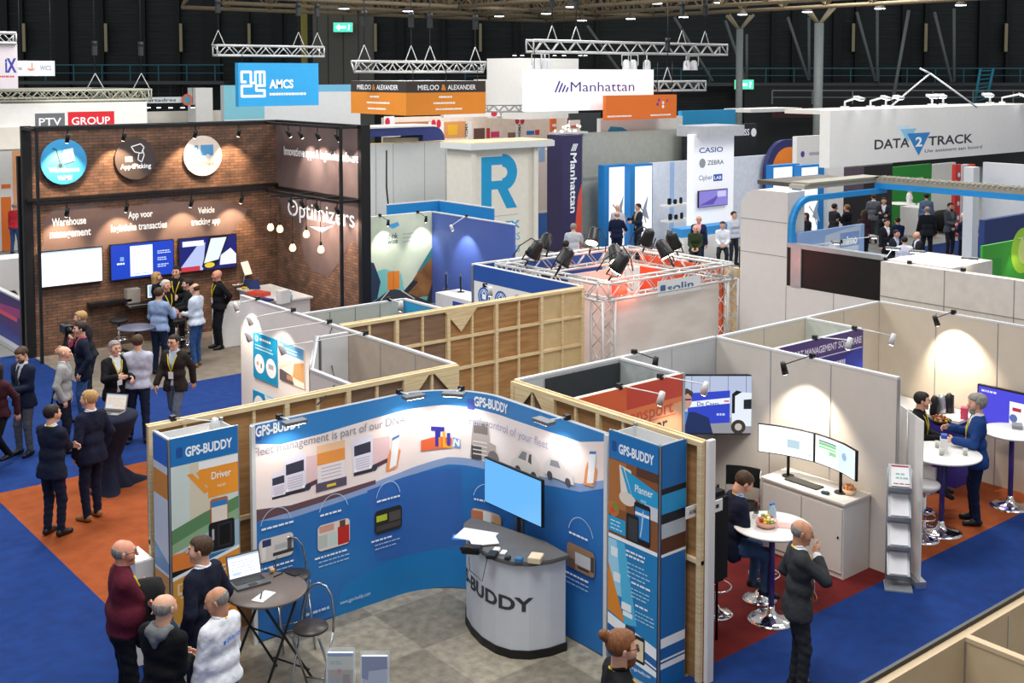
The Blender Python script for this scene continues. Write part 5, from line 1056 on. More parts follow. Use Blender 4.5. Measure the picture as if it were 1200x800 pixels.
# truss square
TX0, TX1, TY0, TY1, TZ = 13.94, 17.25, 14.42, 17.25, 2.42
t = thing('truss_square', 'square silver truss frame on four legs over the white cloth booth', 'truss')
s_ = .29
for nm, a_, b__ in (('front_beam', (TX0, TY0, TZ), (TX1, TY0, TZ)), ('rear_beam', (TX0, TY1, TZ), (TX1, TY1, TZ)), ('left_beam', (TX0, TY0, TZ), (TX0, TY1, TZ)), ('right_beam', (TX1, TY0, TZ), (TX1, TY1, TZ))): lattice(mb := MB().use(steel), a_, b__, s_, .026, .011).build(nm, t) if False else lattice(MB().use(steel), a_, b__, s_, .026, .011).build(nm, t)
for a_, b__ in ((TX0, TY0), (TX1, TY0), (TX0, TY1), (TX1, TY1)): lattice(MB().use(steel), (a_, b__, 0), (a_, b__, TZ-s_/2), s_, .026, .011).build('leg', t)
cl = noise_mat('grubby_white_cloth', 'd6cfca', 'e4dfdb', 1.2, .8, (1, 1, 3))
o = MB().use(cl).box(TX0+.2, TY0+.02, .0, TX1-.22, TY0+.035, TZ-.16).build('cloth_wall'); tag(o, 'large hanging white cloth across the front of the truss square', 'cloth')
o = MB().use(mat('navy_panel', '141b3a', .6)).box(TX0+.1, TY1+.14, 0, TX1-1.6, TY1+.2, TZ-.1).build('partition_board'); tag(o, 'dark navy panel on the far side of the truss square', 'panel')
o = MB().use(mat('orange_red_panel', 'd8583a', .6)).box(TX1+.20, TY0+.3, 0, TX1+.24, TY1-.3, TZ-.0).build('partition_board'); tag(o, 'orange red panel on the right side of the truss square', 'panel')
o = MB().use(cl).box(TX1-1.4, TY1+.15, 0, TX1-.2, TY1+.19, 2.1).build('partition_board'); tag(o, 'pale pink lit panel inside the truss square', 'panel')
pr_o = MB().use(P('dfe4ea')).box(15.15, TY0-.16, 2.2, 16.3, TY0-.15, 2.48).build('truss_banner'); tag(pr_o, 'small white banner with blue letters on the front truss beam', 'banner'); pr = Print(mapY(TY0-.162, 15.15, 2.2)); pr.text('solin', .25, .06, .15, P('3a6a9a'), .7, bold=.02).rect(.06, .06, .2, .2, P('3a6a9a'), .03); pr.build('lettering', pr_o)
tag(MB().use(wood_raw).box(TX1+.25, TY0-.05, 0, TX1+.33, TY0+.9, 2.45).build('timber_board'), 'narrow raw timber panel at the right of the truss square', 'panel')
tag(MB().use(black).box(TX1+.95, TY0+.4, 0, TX1+1.9, TY0+.5, 2.75).build('black_screen'), 'black fabric screen behind the truss square at right', 'screen')
def moving_lamp(p, lab, lean):
    t = thing('stage_lamp', lab, 'stage lamp', p, lean, 'black stage lamps on the truss square')
    MB().use(black).lathe([(.05, .34), (.11, .28), (.13, .05), (.15, 0)], 0, 0, 12, .12).build('can', t); MB().use(lampglow if lean > 2 else mat('lens_white', 'dfe2e8', .2)).cyl((0, 0, .10), .12, .02, 12).build('lens', t)
    MB().use(black).tube([(-.16, 0, .28), (-.16, 0, .0), (.16, 0, .0), (.16, 0, .28)], .015, 5).tube([(0, 0, 0), (0, 0, -.12)], .02, 5).build('yoke', t); MB().use(black).tube([(.0, .05, .40), (-.15, .1, .42), (-.28, .12, .2), (-.3, .1, -.05)], .012, 5).build('cable', t); t.rotation_euler = (.5, .3*math.cos(lean), lean)
for i, (px, py) in enumerate(((619, 299), (654, 311), (633, 292), (692, 284), (724, 307), (786, 300), (793, 288), (755, 283), (697, 334))):
    p_ = G(px, py+10, 2.62) if i < 8 else Vector((14.15, 14.42, 0)); moving_lamp((p_.x, p_.y, 2.68), 'black stage lamp clamped on the truss square', i*.8)
o = MB().use(mat('red_led', '8a1414', .4, emit=3.5, ecol='ff3020', vary=0)).box(TX0+.25, TY0-.05, TZ-.1, TX0+.55, TY0+.05, TZ+.08).build('red_lamp'); tag(o, 'small glowing red lamp in the near corner of the truss square', 'lamp')
l = bpy.data.lights.new('red_light', 'POINT'); l.energy = 12; l.color = (1, .15, .08); l.shadow_soft_size = .1; lo = bpy.data.objects.new('red_light', l); COL.objects.link(lo); lo.location = (TX0+.5, TY0-.15, TZ)
l = bpy.data.lights.new('red_light', 'POINT'); l.energy = 14; l.color = (1, .2, .1); l.shadow_soft_size = .1; lo = bpy.data.objects.new('red_light', l); COL.objects.link(lo); lo.location = (TX1-.35, TY1-.35, TZ-.2)

# ---------------------------------------------------------------- white stand with the rounded portal (right middle)
XW = 17.0; wp = mat('portal_white', 'd2d0cf', .45, vary=.02)
yL, zL = PX(868, 255, XW).y, 0; zt_ = PX(885, 222, XW).z; yR = PX(922, 300, XW).y
t = thing('portal_post', 'broad white portal post with rounded top corner', 'portal')
pf = [(0, 0), (yL-yR, 0)]; rr_ = .38; Wd = yL-yR
prof = [(yR, 0), (yL, 0), (yL, zt_-rr_)]+[(yL-rr_+rr_*math.cos(a_), zt_-rr_+rr_*math.sin(a_)) for a_ in [PI/2*k/8 for k in range(1, 9)]]+[(yR, zt_)]
MB().use(wp).prism3([(XW, y_, z_) for y_, z_ in prof], (.5, 0, 0)).build('body', t)
MB().use(mat('panel_joint', '8f8d8a', .5)).box(XW-.004, yR, PX(868, 255, XW).z-.006, XW, yL, PX(868, 255, XW).z+.006).box(XW-.004, yR, 2.9, XW, yL, 2.912).build('joint', t)
# ring beam: first arm runs away along X, second runs to the right
zb = zt_-.02; xe = PY(1035, 217, yR).x; blue_e = P('1f8ed6')
t = thing('ring_beam', 'thin rounded blue edged roof ring above the right hand stand', 'roof ring')
mb = MB().use(blue_e); arc_ = [(XW+.02, 2.85)]+[(XW+.02+.55-.55*math.cos(a_), zb-.62+.55*math.sin(a_)) for a_ in [PI/2*k/8 for k in range(0, 9)]]
ring = arc_+[(xe, zb-.07)]; outer = [(x_-.0, z_+.13) for x_, z_ in ring]
for k in range(len(ring)-1):
    (a0, b0), (a1, b1) = ring[k], ring[k+1]; n_ = Vector((b1-b0, -(a1-a0))).normalized()*.10; mb.prism3([(a0, yR-.09, b0), (a1, yR-.09, b1), (a1+n_.x, yR-.09, b1+n_.y), (a0+n_.x, yR-.09, b0+n_.y)], (0, .08, 0))
mb.box(xe-.3, yR, zb-.07, xe, yR-7, zb+.04).build('blue_edge', t)
mb = MB().use(mat('beam_top', '9a968a', .6)); mb.box(XW+.5, yR+.0, zb+.04, xe, yR+.35, zb+.12).box(xe-.3, yR, zb+.04, xe+.05, yR-7, zb+.12)
for k in range(60): mb.box(XW+.6+k*(xe-XW-.7)/60, yR-.03, zb+.12, XW+.63+k*(xe-XW-.7)/60, yR+.38, zb+.16)
for k in range(70): mb.box(xe-.33, yR-k*.1, zb+.12, xe+.07, yR-k*.1-.03, zb+.16)
mb.build('slatted_top', t)
MB().use(mat('duct_dark', '55504a', .6)).box(XW+.9, yR+.40, zb+.02, xe-.2, yR+1.4, zb+.10).build('roof_panel', t)
# low walls with dark glass
yg = PX(1033, 305, XW).y; zg = PX(922, 284, XW).z; zg0 = zg-.78
t = thing('stand_wall', 'white stand wall with long black glass window under the portal', 'stand wall')
MB().use(wp).box(XW, yR+.01, 0, XW+.12, yg, zg0).build('lower_panel', t)
MB().use(mat('black_glass', '0c1218', .35, vary=0)).box(XW+.01, yR+.0, zg0, XW+.06, yg, zg-.08).build('dark_window', t)
mb = MB().use(mat('window_rail', 'a9b4bc', .3, .5)).box(XW-.01, yR, zg-.08, XW+.14, yg, zg); mb.box(XW-.02, yR-.10, zg0, XW+.08, yR-.32, zg-.05); mb.build('rail', t)
mb = MB().use(mat('panel_joint', '8f8d8a', .5)); [mb.box(XW-.004, y_, 0, XW, y_-.012, zg0) for y_ in (yR-1.0, yR-1.9)]; mb.build('joint', t)
t = thing('stand_wall', 'long low white stand wall at right in front of the meeting area', 'stand wall'); MB().use(mat('warm_white_panel', 'd6d0c8', .5)).box(XW-.02, yg, 0, XW+.14, 4.5, 3.08).build('panel', t)
mb = MB().use(mat('panel_joint', '8f8d8a', .5)); [mb.box(XW-.026, yg-k*1.15, 2.2, XW-.02, yg-k*1.15-.012, 3.08) for k in range(1, 5)]; mb.box(XW-.026, yg, 2.49, XW-.02, 4.5, 2.505); mb.build('joint', t)
# printed mimo board inside
a = PY(926, 284, yR-.1); b = PY(1012, 262, yR-.1)
o = MB().use(P('8fb0e0')).box(XW+.15, yR-.12, 2.2, b.x, yR-.06, b.z).build('printed_board'); tag(o, 'blue printed board with white letters behind the black glass', 'board')
pr = Print(mapY(yR-.122, XW+.15, 2.2)); wq = b.x-XW-.15; hq = b.z-2.2; pr.poly([(wq*.35, 0), (wq*.40, hq*.9), (wq*.95, hq), (wq*.9, hq*.5), (wq*.6, 0)], P('c4cfe4')).circ(wq*.5, hq*.62, hq*.14, P('e8eef6')).rect(wq*.62, hq*.66, wq*.92, hq*.90, P('7fa0d8')).text('mimo', wq*.64, hq*.70, hq*.14, W_, wq*.25, bold=.05).poly([(0, 0), (wq*.3, 0), (wq*.34, hq*.6), (0, hq*.5)], P('a9c0ea')); pr.build('print', o)
for px, lab in ((940, 'white arm floodlight at the left over the blue printed board'), (985, 'white arm floodlight at the right over the blue printed board')):
    q = PY(px, 270, yR-.1); arm_lamp((q.x, yR-.1, 3.05), (.7, -.7), .6, lab, 10, 'flat', .12)
# green printed wall at the far right edge
a, b = PD(1149, 288, 24), PD(1149, 331, 24)
o = MB().use(P('3ca832')).box(a.x, a.y-.05, 1.6, a.x+3.4, a.y, a.z+.0).build('printed_board'); tag(o, 'bright green printed board at the right edge', 'board')
pr = Print(mapY(a.y-.052, a.x, 1.6)); hq = a.z-1.6; pr.circ(1.7, hq*.75, .5, P('a8dc3c')).circ(1.8, hq*.75, .3, P('e0f48c')).rect(.25, 0, .8, hq*.7, P('2f9a30')); pr.build('print', o)
arm_lamp((a.x+1.5, a.y-.02, a.z), (-.6, -.8), .6, 'arm floodlight glowing over the bright green board', 12, 'flat', .1)

# ================================================================ brick stand at left
brickY = brick_mat('brick_print', '7c5944', '5e4637', '4a3830', 'xz'); brickX = brick_mat('brick_print_side', '7c5944', '5e4637', '4a3830', 'yz')
t = thing('stand_wall', 'tall brick patterned wall with three screens and round badges', 'stand wall'); MB().use(brickY).box(7.9, 26, 0, 13.86, 26.08, 5.0).build('brick_panel', t)
ban = noise_mat('mauve_banner', '5c4c4a', '6b5a57', 1.2, .8)
pr = Print(mapY(25.995, 0, 0)); pr.poly([(7.95, 2.2), (8.1, 2.5), (8.12, 3.0), (8.32, 3.22), (9.2, 3.30), (9.42, 3.14), (10.4, 3.18), (10.66, 3.34), (11.2, 3.2), (12.35, 3.14), (12.99, 2.9), (12.87, 2.62), (12.5, 2.3)], ban)
for tx, x, y, h, w in (('Warehouse', 8.29, 2.86, .18, .75), ('management', 8.24, 2.60, .18, .90), ('App voor', 10.00, 2.90, .16, .58), ('logistieke transacties', 9.6, 2.62, .17, 1.32), ('Vehicle', 11.7, 2.88, .15, .42), ('tracking app', 11.52, 2.61, .16, .74)): pr.text(tx, x, y, h, W_, w, bold=.02)
pr.build('banner_print', t)
t2 = thing('stand_wall', 'tall brick and mauve side wall with large white lettering', 'stand wall'); MB().use(brickX).box(13.8, 22.0, 0, 13.88, 26, 5.0).build('brick_panel', t2)
pr = Print(mapX(13.795, 26, 0)); pr.poly([(0, 3.5), (0, 5), (4, 5), (4, 3.4), (4, 2.2), (3.55, 2.45), (3.1, 2.0), (2.5, 1.45), (1.75, 1.50), (1.4, 1.7), (1.15, 2.3), (.85, 2.6), (.3, 2.8), (.05, 3.2)], ban)
pr.text('Optimizers', .55, 2.74, .42, W_, 3.1, bold=.005).poly([(1.6, 2.56), (2.2, 2.48), (2.75, 2.70), (2.3, 2.60)], P('8fc4ee')).text('Innovatieve apps & logistieke software', .4, 4.22, .22, W_, 3.45, bold=.012); pr.build('lettering', t2)
MB().use(black).box(13.74, 22.0, 0, 13.8, 26, .1).build('skirting', t2)
for px, py0, py1, r_, c_, lab in ((75, 163, 216, .50, '3f9ed4', 'round blue badge with a trolley drawing on the brick wall'), (159, 162, 210, .48, '4a403e', 'round dark badge with a scanner outline on the brick wall'), (238, 159, 206, .48, 'e9dccf', 'round cream badge with a blue truck on the brick wall')):
    c = PY(px, (py0+py1)/2, 25.9); o = MB().use(P(c_)).prism3([(c.x+r_*math.cos(a_), 25.9, c.z+r_*math.sin(a_)) for a_ in [2*PI*k/40 for k in range(40)]], (0, .05, 0)).build('round_badge'); tag(o, lab, 'sign')
    pr = Print(mapY(25.898, c.x, c.z))
    if px < 100: pr.poly([(-.02, -.02), (.0, .26), (.20, .30), (.24, .02)], W_).line([(-.24, .30), (-.16, .27), (-.08, -.06)], .03, P('33383c')).circ(-.08, -.08, .05, P('33383c')).line([(0, -.07), (.22, -.0)], .025, P('33383c')).text('Warehouse', -.33, -.22, .10, W_, .66, bold=.03).text('WMS', -.15, -.40, .10, W_, .32, bold=.03)
    elif px < 200: pr.line([(-.1, .28), (.12, .34), (.2, .26), (.14, .12), (-.02, .16), (-.1, .28)], .025, W_).line([(.08, .12), (.05, -.02), (.14, -.08), (.2, .08), (.16, .2)], .025, W_); [pr.rect(-.24+.045*k, -.06, -.215+.045*k, .06, W_) for k in range(4)]; pr.text('App4Picking', -.36, -.22, .11, W_, .72, bold=.03)
    else: B_ = P('5a9cd0'); pr.poly([(-.28, -.02), (-.28, .14), (-.2, .26), (-.12, .26), (-.12, -.02)], B_).poly([(-.25, .08), (-.2, .2), (-.16, .2), (-.16, .08)], W_).rect(-.06, .0, .26, .26, B_).circ(-.2, -.03, .055, B_).circ(.12, -.02, .06, P('cfe0ee')).text('App2Track', -.28, -.24, .10, P('7a6458'), .58)
    pr.build('print', o)
def screen(name, lab, axis, c, a0, a1, z0, z1, fn, base='f2f6fb', e=1.2, th=.06, cat='screen'):
    t = thing(name, lab, cat); b_ = .02
    if axis == 'x': MB().use(black).box(a0-b_, c, z0-b_, a1+b_, c+th, z1+b_).build('housing', t); pr = Print(mapY(c-.001, a0, z0)); w = a1-a0
    else: MB().use(black).box(c, a1-b_, z0-b_, c+th, a0+b_, z1+b_).build('housing', t); pr = Print(mapX(c-.001, a0, z0)); w = a0-a1
    pr.rect(0, 0, w, z1-z0, S(base, e)); fn(pr, w, z1-z0); pr.build('display', t); return t
screen('wall_screen', 'white glowing wall screen at the left under Warehouse management', 'x', 25.90, 7.98, 9.34, 1.55, 2.31, lambda p, w, h: p.lines(.2*w, .8*h, .5*w, 1, S('d8e8f4', 1), th=.01).rect(0, .96*h, w, h, S('b8d8f0', 1)), e=1.5)
def s2(p, w, h): p.rect(.30*w, .05*h, .66*w, .93*h, S('eef6fb', 1.3)).rect(.33*w, .10*h, .63*w, .12*h, S('9ab8d8', 1)).rect(.14*w, .52*h, .20*w, .64*h, S('7fb0f0', 1)).lines(.09*w, .42*h, .16*w, 1, S('e8f2ff', 1.2), th=.05*h); [p.lines(.74*w, (.70-.2*k)*h, .2*w, 2, S('cfe0ff', 1), .06*h, .03*h) for k in range(3)]
screen('wall_screen', 'blue wall screen with white central window in the middle', 'x', 25.90, 9.55, 11.02, 1.53, 2.32, s2, '1f45c4', 1.)
def s3(p, w, h): p.poly([(0, .1*h), (.3*w, .75*h), (.45*w, .85*h), (.4*w, 0), (0, 0)], S('b8c4ee', 1)).poly([(.38*w, .08*h), (.52*w, h), (.87*w, h), (.72*w, .35*h), (.62*w, .05*h)], S('14152c', .6)).poly([(.42*w, .2*h), (.55*w, .95*h), (.83*w, .95*h), (.68*w, .28*h)], S('dfe8f2', 1.1)).poly([(.72*w, .4*h), (.9*w, .6*h), (w, .4*h), (w, .1*h), (.7*w, .1*h)], S('eef0f8', 1)).circ(.52*w, .13*h, .09*w, S('e8c838', 1), ry=.08*h).rect(0, 0, .35*w, .14*h, S('c8384a', 1)).rect(.05*w, .76*h, .42*w, .92*h, S('f0f4fa', 1.1))
screen('wall_screen', 'dark blue wall screen showing a handheld phone at the right', 'x', 25.90, 11.18, 12.62, 1.53, 2.31, s3, '1c2478', .9)
# black lighting frame in front of the brick walls
t = thing('lighting_rig', 'black steel lighting frame around the brick stand', 'frame'); fm_ = black
yf = 25.35; MB().use(fm_).box(7.78, yf-.03, 0, 7.84, yf+.03, 5.06).build('front_post', t)
MB().use(fm_).box(7.70, 26.0, 0, 7.9, 26.12, 5.08).box(7.76, 26.55, 0, 7.86, 26.65, 4.4).build('rear_post', t)
qa = PX(400, 150, 13.2).y; MB().use(fm_).box(13.15, qa-.03, 0, 13.21, qa+.03, 5.05).build('front_post', t)
MB().use(fm_).box(13.68, 21.86, 0, 13.92, 22.0, 5.08).build('rear_post', t)
mb = MB().use(fm_); mb.box(7.78, yf-.04, 5.0, 13.2, yf+.04, 5.08).box(7.75, 25.95, 5.0, 13.85, 26.1, 5.07).box(13.15, 22.0, 5.0, 13.22, yf, 5.06).box(13.78, 22, 5.0, 13.9, 26, 5.07).box(7.7, yf, 5.0, 7.8, 26, 5.06).box(13.15, 21.95, 5.0, 13.85, 22.02, 5.06)
mb.box(7.78, yf-.04, 3.40, 13.2, yf+.02, 3.47).box(7.75, 25.9, 3.44, 13.8, 25.98, 3.50).box(13.15, 22.0, 3.36, 13.22, yf, 3.42).box(13.74, 22, 3.36, 13.8, 26, 3.42).box(13.15, 21.95, 3.36, 13.85, 22.02, 3.42)
for y_ in (22.9, 24.1): mb.box(13.18, y_, 3.36, 13.8, y_+.05, 3.41)
for px, py, D in ((317, 266, 26.6), (328, 268, 26.4), (359, 274, 26.0), (343, 290, 26.), (376, 292, 25.6)): q_ = PD(px, py, D); mb.box(min(q_.x, 13.2), q_.y-.015, 3.38, max(q_.x, 13.2), q_.y+.015, 3.41)
mb.build('rail', t)
def track(lab, p, d, aim, pw=0, col=(1, .70, .42), lit=True):
    t = thing('track_lamp', lab, 'lamp', p, 0, 'track lamps of the brick stand'); MB().use(black).tube([(0, 0, 0), (0, 0, -.14)], .015, 5).build('stem', t); a = Vector(d).normalized(); q = Vector((0, 0, -.18)); mb = MB().use(black).tube([q-a*.09, q+a*.10], .045, 10)
    if lit: mb.use(lampglow).tube([q+a*.10, q+a*.108], .038, 10)
    mb.build('head', t)
    if pw: spot(q+a*.13, Vector(q+a*.13)+Vector(aim), pw, 1.35, col, parent=t)
tl = 'black track lamp shining on the brick stand walls'
for px in (79, 145, 229, 280): q = PY(px, 152, yf); track(tl, (q.x, yf, 5.0), (.0, .6, -1), (.05, .65, -1.0), 190)
for px in (78, 148, 224, 283): q = PY(px, 228, yf); track(tl, (q.x, yf, 3.40), (.0, .6, -1), (.05, .65, -.85), 150)
for px in (338, 352, 372, 395): q = PX(px, 150, 13.18); track(tl, (13.18, q.y, 5.0), (.7, .2, -1), (.62, 0, -1.0), 130, (1, .86, .74))
for px in (341, 354, 371, 395): q = PX(px, 225, 13.18); track(tl, (13.18, q.y, 3.38), (.7, .2, -1), (.62, 0, -.75), 120, (1, .80, .64))
for px, py, pt, D in ((317, 266, 215, 26.6), (328, 268, 215, 26.4), (359, 274, 230, 26.0), (343, 290, 230, 26.), (376, 292, 230, 25.6)):
    p = PD(px, py, D); t = thing('pendant_bulb', 'warm glowing bare bulb hanging on a black wire', 'lamp', p, 0, 'bare bulbs hanging in the brick stand'); MB().use(black).tube([(0, 0, .16), (0, 0, 3.4-p.z)], .008, 4).cyl((0, 0, .08), .028, .09, 8).build('cord', t); MB().use(bulbglow).lathe([(.001, -.09), (.05, -.075), (.075, -.03), (.07, .02), (.035, .08)], 0, 0, 12).build('bulb', t)
# shelves, leaflets and tables in the brick stand
tag(MB().use(black).box(9.0, 25.75, 1.02, 9.95, 25.98, 1.08).build('wall_shelf'), 'thin empty black shelf under the white wall screen', 'shelf')
for k, (px, py, lab) in enumerate(((44, 353, 'upper white leaflet on a black holder at the frame post'), (43, 372, 'lower white leaflet on a black holder at the frame post'))):
    p = PD(px, py, 26.2); R = Matrix.Rotation(.5, 3, 'Y') @ Matrix.Rotation(.3, 3, 'X'); mb = MB().use(black).rbox(p+Vector((.02, .03, 0)), (.36, .02, .44), R); mb.use(badge).rbox(p, (.32, .012, .40), R); tag(mb.build('leaflet_holder'), lab, 'leaflet')
p = PY(157, 345, 25.8); tag(MB().use(mat('printer_grey', '8d8a86', .5)).box(p.x-.18, 25.75, p.z-.2, p.x+.14, 25.95, p.z+.14).use(black).box(p.x-.2, 25.55, p.z-.26, p.x+.75, 25.98, p.z-.2).build('label_printer', bevel=.015), 'grey device on a black shelf under the blue wall screen', 'printer')
screen('desk_screen', 'small white tablet screen beside the grey device', 'x', 25.7, p.x+.28, p.x+.66, p.z-.1, p.z+.2, lambda a, w, h: a.rect(.1*w, .1*h, .9*w, .9*h, S('a8c8e4', .8)), e=.9)
def round_table(lab, x, y, h, r, top, pole, base, cat='table', br=.24, tht=.03):
    t = thing('bar_table', lab, cat, (x, y, 0)); MB().use(top).lathe([(.001, h-tht), (r-.015, h-tht), (r, h-tht*.6), (r, h-.006), (r-.008, h), (.001, h)], 0, 0, 48).build('table_top', t)
    MB().use(pole).cyl((0, 0, .04), .035, h-.06, 16).build('pole', t); MB().use(base).lathe([(br, .0), (br, .012), (br*.8, .03), (.08, .06), (.045, .12), (.04, .16)], 0, 0, 32).build('base', t); return t
def bar_stool(lab, x, y, rz=0, sh=.74, grp=None, seat=white, foot=chrome, back=True):
    t = thing('bar_stool', lab, 'stool', (x, y, 0), rz, grp)
    MB().use(seat).lathe([(.001, sh-.07), (.16, sh-.07), (.20, sh-.03), (.205, sh), (.19, sh+.02), (.001, sh+.01)], 0, 0, 28).build('seat', t)
    if back: mb = MB().use(seat, True); pts = [[((.19+.012*math.sin(z_*3))*math.cos(a_)*(1 if d_ == 0 else 1.12), .20*math.sin(a_)*(1 if d_ == 0 else 1.12), sh+z_) for a_ in [PI*(.10+.80*k/12)+PI for k in range(13)]] for d_, z_ in ((0, -.02), (0, .18), (1, .18), (1, -.02), (0, -.02))]; mb.grid(pts).build('backrest', t)
    MB().use(chrome).cyl((0, 0, .05), .028, sh-.12, 14).build('pole', t); MB().use(foot).tube([(.18*math.cos(a_), .18*math.sin(a_)-.05, .30) for a_ in [2*PI*k/20 for k in range(20)]], .011, 6, closed=True).tube([(0, 0, .30), (0, -.20, .30)], .011, 6).build('foot_ring', t)
    MB().use(chrome).lathe([(.21, 0), (.21, .010), (.16, .03), (.06, .06), (.035, .10)], 0, 0, 32).build('base', t); return t
p = G(160, 383, 1.05); round_table('dark round bar table in front of the brick wall', p.x, p.y, 1.05, .38, mat('slate_top', '55586a', .4), black, black)
dk = mat('dark_seat', '25262a', .5)
for px, py, lab in ((220, 402, 'dark bar stool among the group by the brick wall'), (207, 412, 'dark bar stool behind the man in the light blue shirt'), (140, 412, 'dark bar stool left of the round dark table')): p = G(px, py, 0); bar_stool(lab, p.x, p.y, .5, .72, seat=dk, back=False)
cA, cB = G(277, 340, 1.05), G(345, 360, 1.05)
t = thing('counter', 'white counter along the end of the brick stand', 'counter'); MB().use(white).box(12.55, 23.6, 0, 13.35, 25.6, 1.0).build('body', t, bevel=.01); MB().use(white).box(12.5, 23.55, 1.0, 13.4, 25.65, 1.04).build('worktop', t)
t = thing('counter', 'white block shelf under the bowl of snacks in the brick stand', 'counter'); p = G(276, 356, 1.0); MB().use(white).box(p.x-.3, p.y+.1, 0, p.x+.5, p.y+.6, .95).build('body', t, bevel=.01)
def put(px, py, z): q = G(px, py, z); return (q.x, q.y, z)
def laptop(lab, loc, rz, sc=('f0f4fa', 1.3), body='2a2b2e', lid=None):
    t = thing('laptop', lab, 'laptop', loc, rz); b_ = mat('laptop_'+body, body, .4, .3); R = Matrix.Rotation(-.32, 3, 'X')
    MB().use(b_).box(-.18, -.12, 0, .18, .12, .018).build('keyboard_base', t, bevel=.004); MB().use(black).box(-.155, -.02, .018, .155, .10, .0205).cbox(0, -.075, .019, .09, .055, .002).build('keys', t)
    c = Vector((0, .12, .018)); o_ = R @ Vector((0, 0, .12)); MB().use(mat('lid_'+(lid or body), lid or body, .4, .2)).rbox(c+o_, (.36, .01, .24), R).build('lid', t)
    pr = Print(mapF(c+R@Vector((-.165, -.006, .015)), (1, 0, 0), R@Vector((0, 0, 1)))); pr.rect(0, 0, .33, .21, S(*sc)).rect(0, .19, .33, .21, S('b8c8dc', 1)).lines(.03, .15, .26, 5, S('a8b4c4', .9), .028, .006).rect(.03, .02, .12, .05, S('c8dcf0', 1)); pr.build('screen', t); return t
laptop('blue lidded laptop on the white counter of the brick stand', put(296, 338, 1.04), 2.6, lid='2b3f78')
def bottle(lab, loc, h=.22, r=.035, col='bcd8ea', cap='2f6fc0', grp=None):
    t = thing('bottle', lab, 'bottle', loc, 0, grp); MB().use(mat('bottle_'+col, col, .1, vary=0, alpha=.75)).lathe([(r, 0), (r, h*.62), (r*.45, h*.85), (r*.4, h*.93)], 0, 0, 14).build('body', t); MB().use(P(cap)).cyl((0, 0, h*.92), r*.48, h*.09, 10).build('cap', t); return t
bottle('clear bottle at the right end of the brick stand counter', put(341, 353, 1.04)); 
def bowl(lab, loc, r, inside, name='bowl', m=None):
    t = thing(name, lab, 'bowl', loc); MB().use(m or white).lathe([(r*.55, 0), (r*.9, .04), (r, .075), (r*.93, .07), (r*.5, .02), (.001, .02)], 0, 0, 24).build('shell', t)
    mb = MB(); k_ = 0
    for a_ in range(22): q = a_*2.4; rr__ = r*.75*math.sqrt(a_/22); mb.use(P(inside[a_ % len(inside)])); mb.sphere((rr__*math.cos(q), rr__*math.sin(q), .07+.02*(a_ % 3)), .028, 6, (1, .8, .6))
    o = mb.build('snacks', t); return t
bowl('bowl of brown snacks at the left end of the brick stand counter', put(277, 335, 1.0), .2, ('a8743c', 'c48a4c', '7a4a26')); bowl('small bowl of yellow sweets beside the brown snacks', put(287, 342, 1.0), .1, ('e0c030', 'd8a828'))
def boxy(name, lab, cat, loc, sz, m, rz=0, bevel=.004, grp=None, z=0):
    o = MB().use(m).box(-sz[0]/2, -sz[1]/2, 0, sz[0]/2, sz[1]/2, sz[2]).build(name, bevel=bevel, loc=loc); o.rotation_euler = (0, 0, rz); return tag(o, lab, cat, grp)
boxy('snack_box', 'red and white open box on the brick stand counter', 'box', put(303, 346, 1.04), (.30, .5, .09), P('d8503c'), .3); boxy('folder', 'navy folder beside the red box on the counter', 'folder', put(312, 352, 1.04), (.2, .3, .04), P('2c2f7a'), .3); boxy('menu_box', 'white upright box on the brick stand counter', 'box', put(332, 355, 1.04), (.28, .16, .30), white, .2); 
p = put(289, 334, 1.04); t = thing('leaflet_stand', 'white leaflet stand behind the blue lidded laptop', 'stand', p, .4); MB().use(wsteel).tube([(0, .1, 0), (0, .02, .5)], .012, 6).build('stem', t); MB().use(badge).rbox((0, 0, .42), (.26, .015, .34), Matrix.Rotation(-.4, 3, 'X')).build('leaflet', t)
# purple printed low wall left of the brick stand
t = thing('stand_wall', 'low purple printed wall with white sloping base at the left edge', 'stand wall'); MB().use(P('4b2a78')).box(7.80, 26.7, 0, 7.88, 33, 1.15).build('panel', t)
pr = Print(mapX(7.797, 33, 0)); pr.poly([(0, 0), (0, .6), (3.5, .5), (6.3, .3), (6.3, 0)], P('2f3a92')).poly([(2.5, .5), (6.3, .75), (6.3, .95), (2.5, .75)], P('b03a86')).rect(3.2, .62, 6.0, .72, P('f0506a')); pr.build('print', t); MB().use(wsteel).box(7.66, 26.7, 0, 7.80, 33, .10).box(7.78, 26.7, 1.15, 7.9, 33, 1.19).build('edge_trim', t)
# far left stand glimpsed behind
o, _ = panelA('exhibition_wall', 'white wall with orange stripes behind the red jacket', 'wall panel', -20, 30, 176, 300, 40, .2, white, 0)
pr = Print(mapY(_[2]-.01, _[0], 0)); w = _[1]-_[0]; [pr.rect(w*a, b, w*c, d, P(col)) for a, b, c, d, col in ((.68, 1.0, .95, 3.6, 'f0a878'), (.38, 0, .62, 1.9, 'e8762c'), (.4, 2.2, .62, 2.35, 'e8762c'))]; pr.build('print', o)
boxy('desk', 'white desk with red edge at the left picture edge', 'desk', put(6, 338, .8), (1.8, .8, .8), white, 0)
MB()
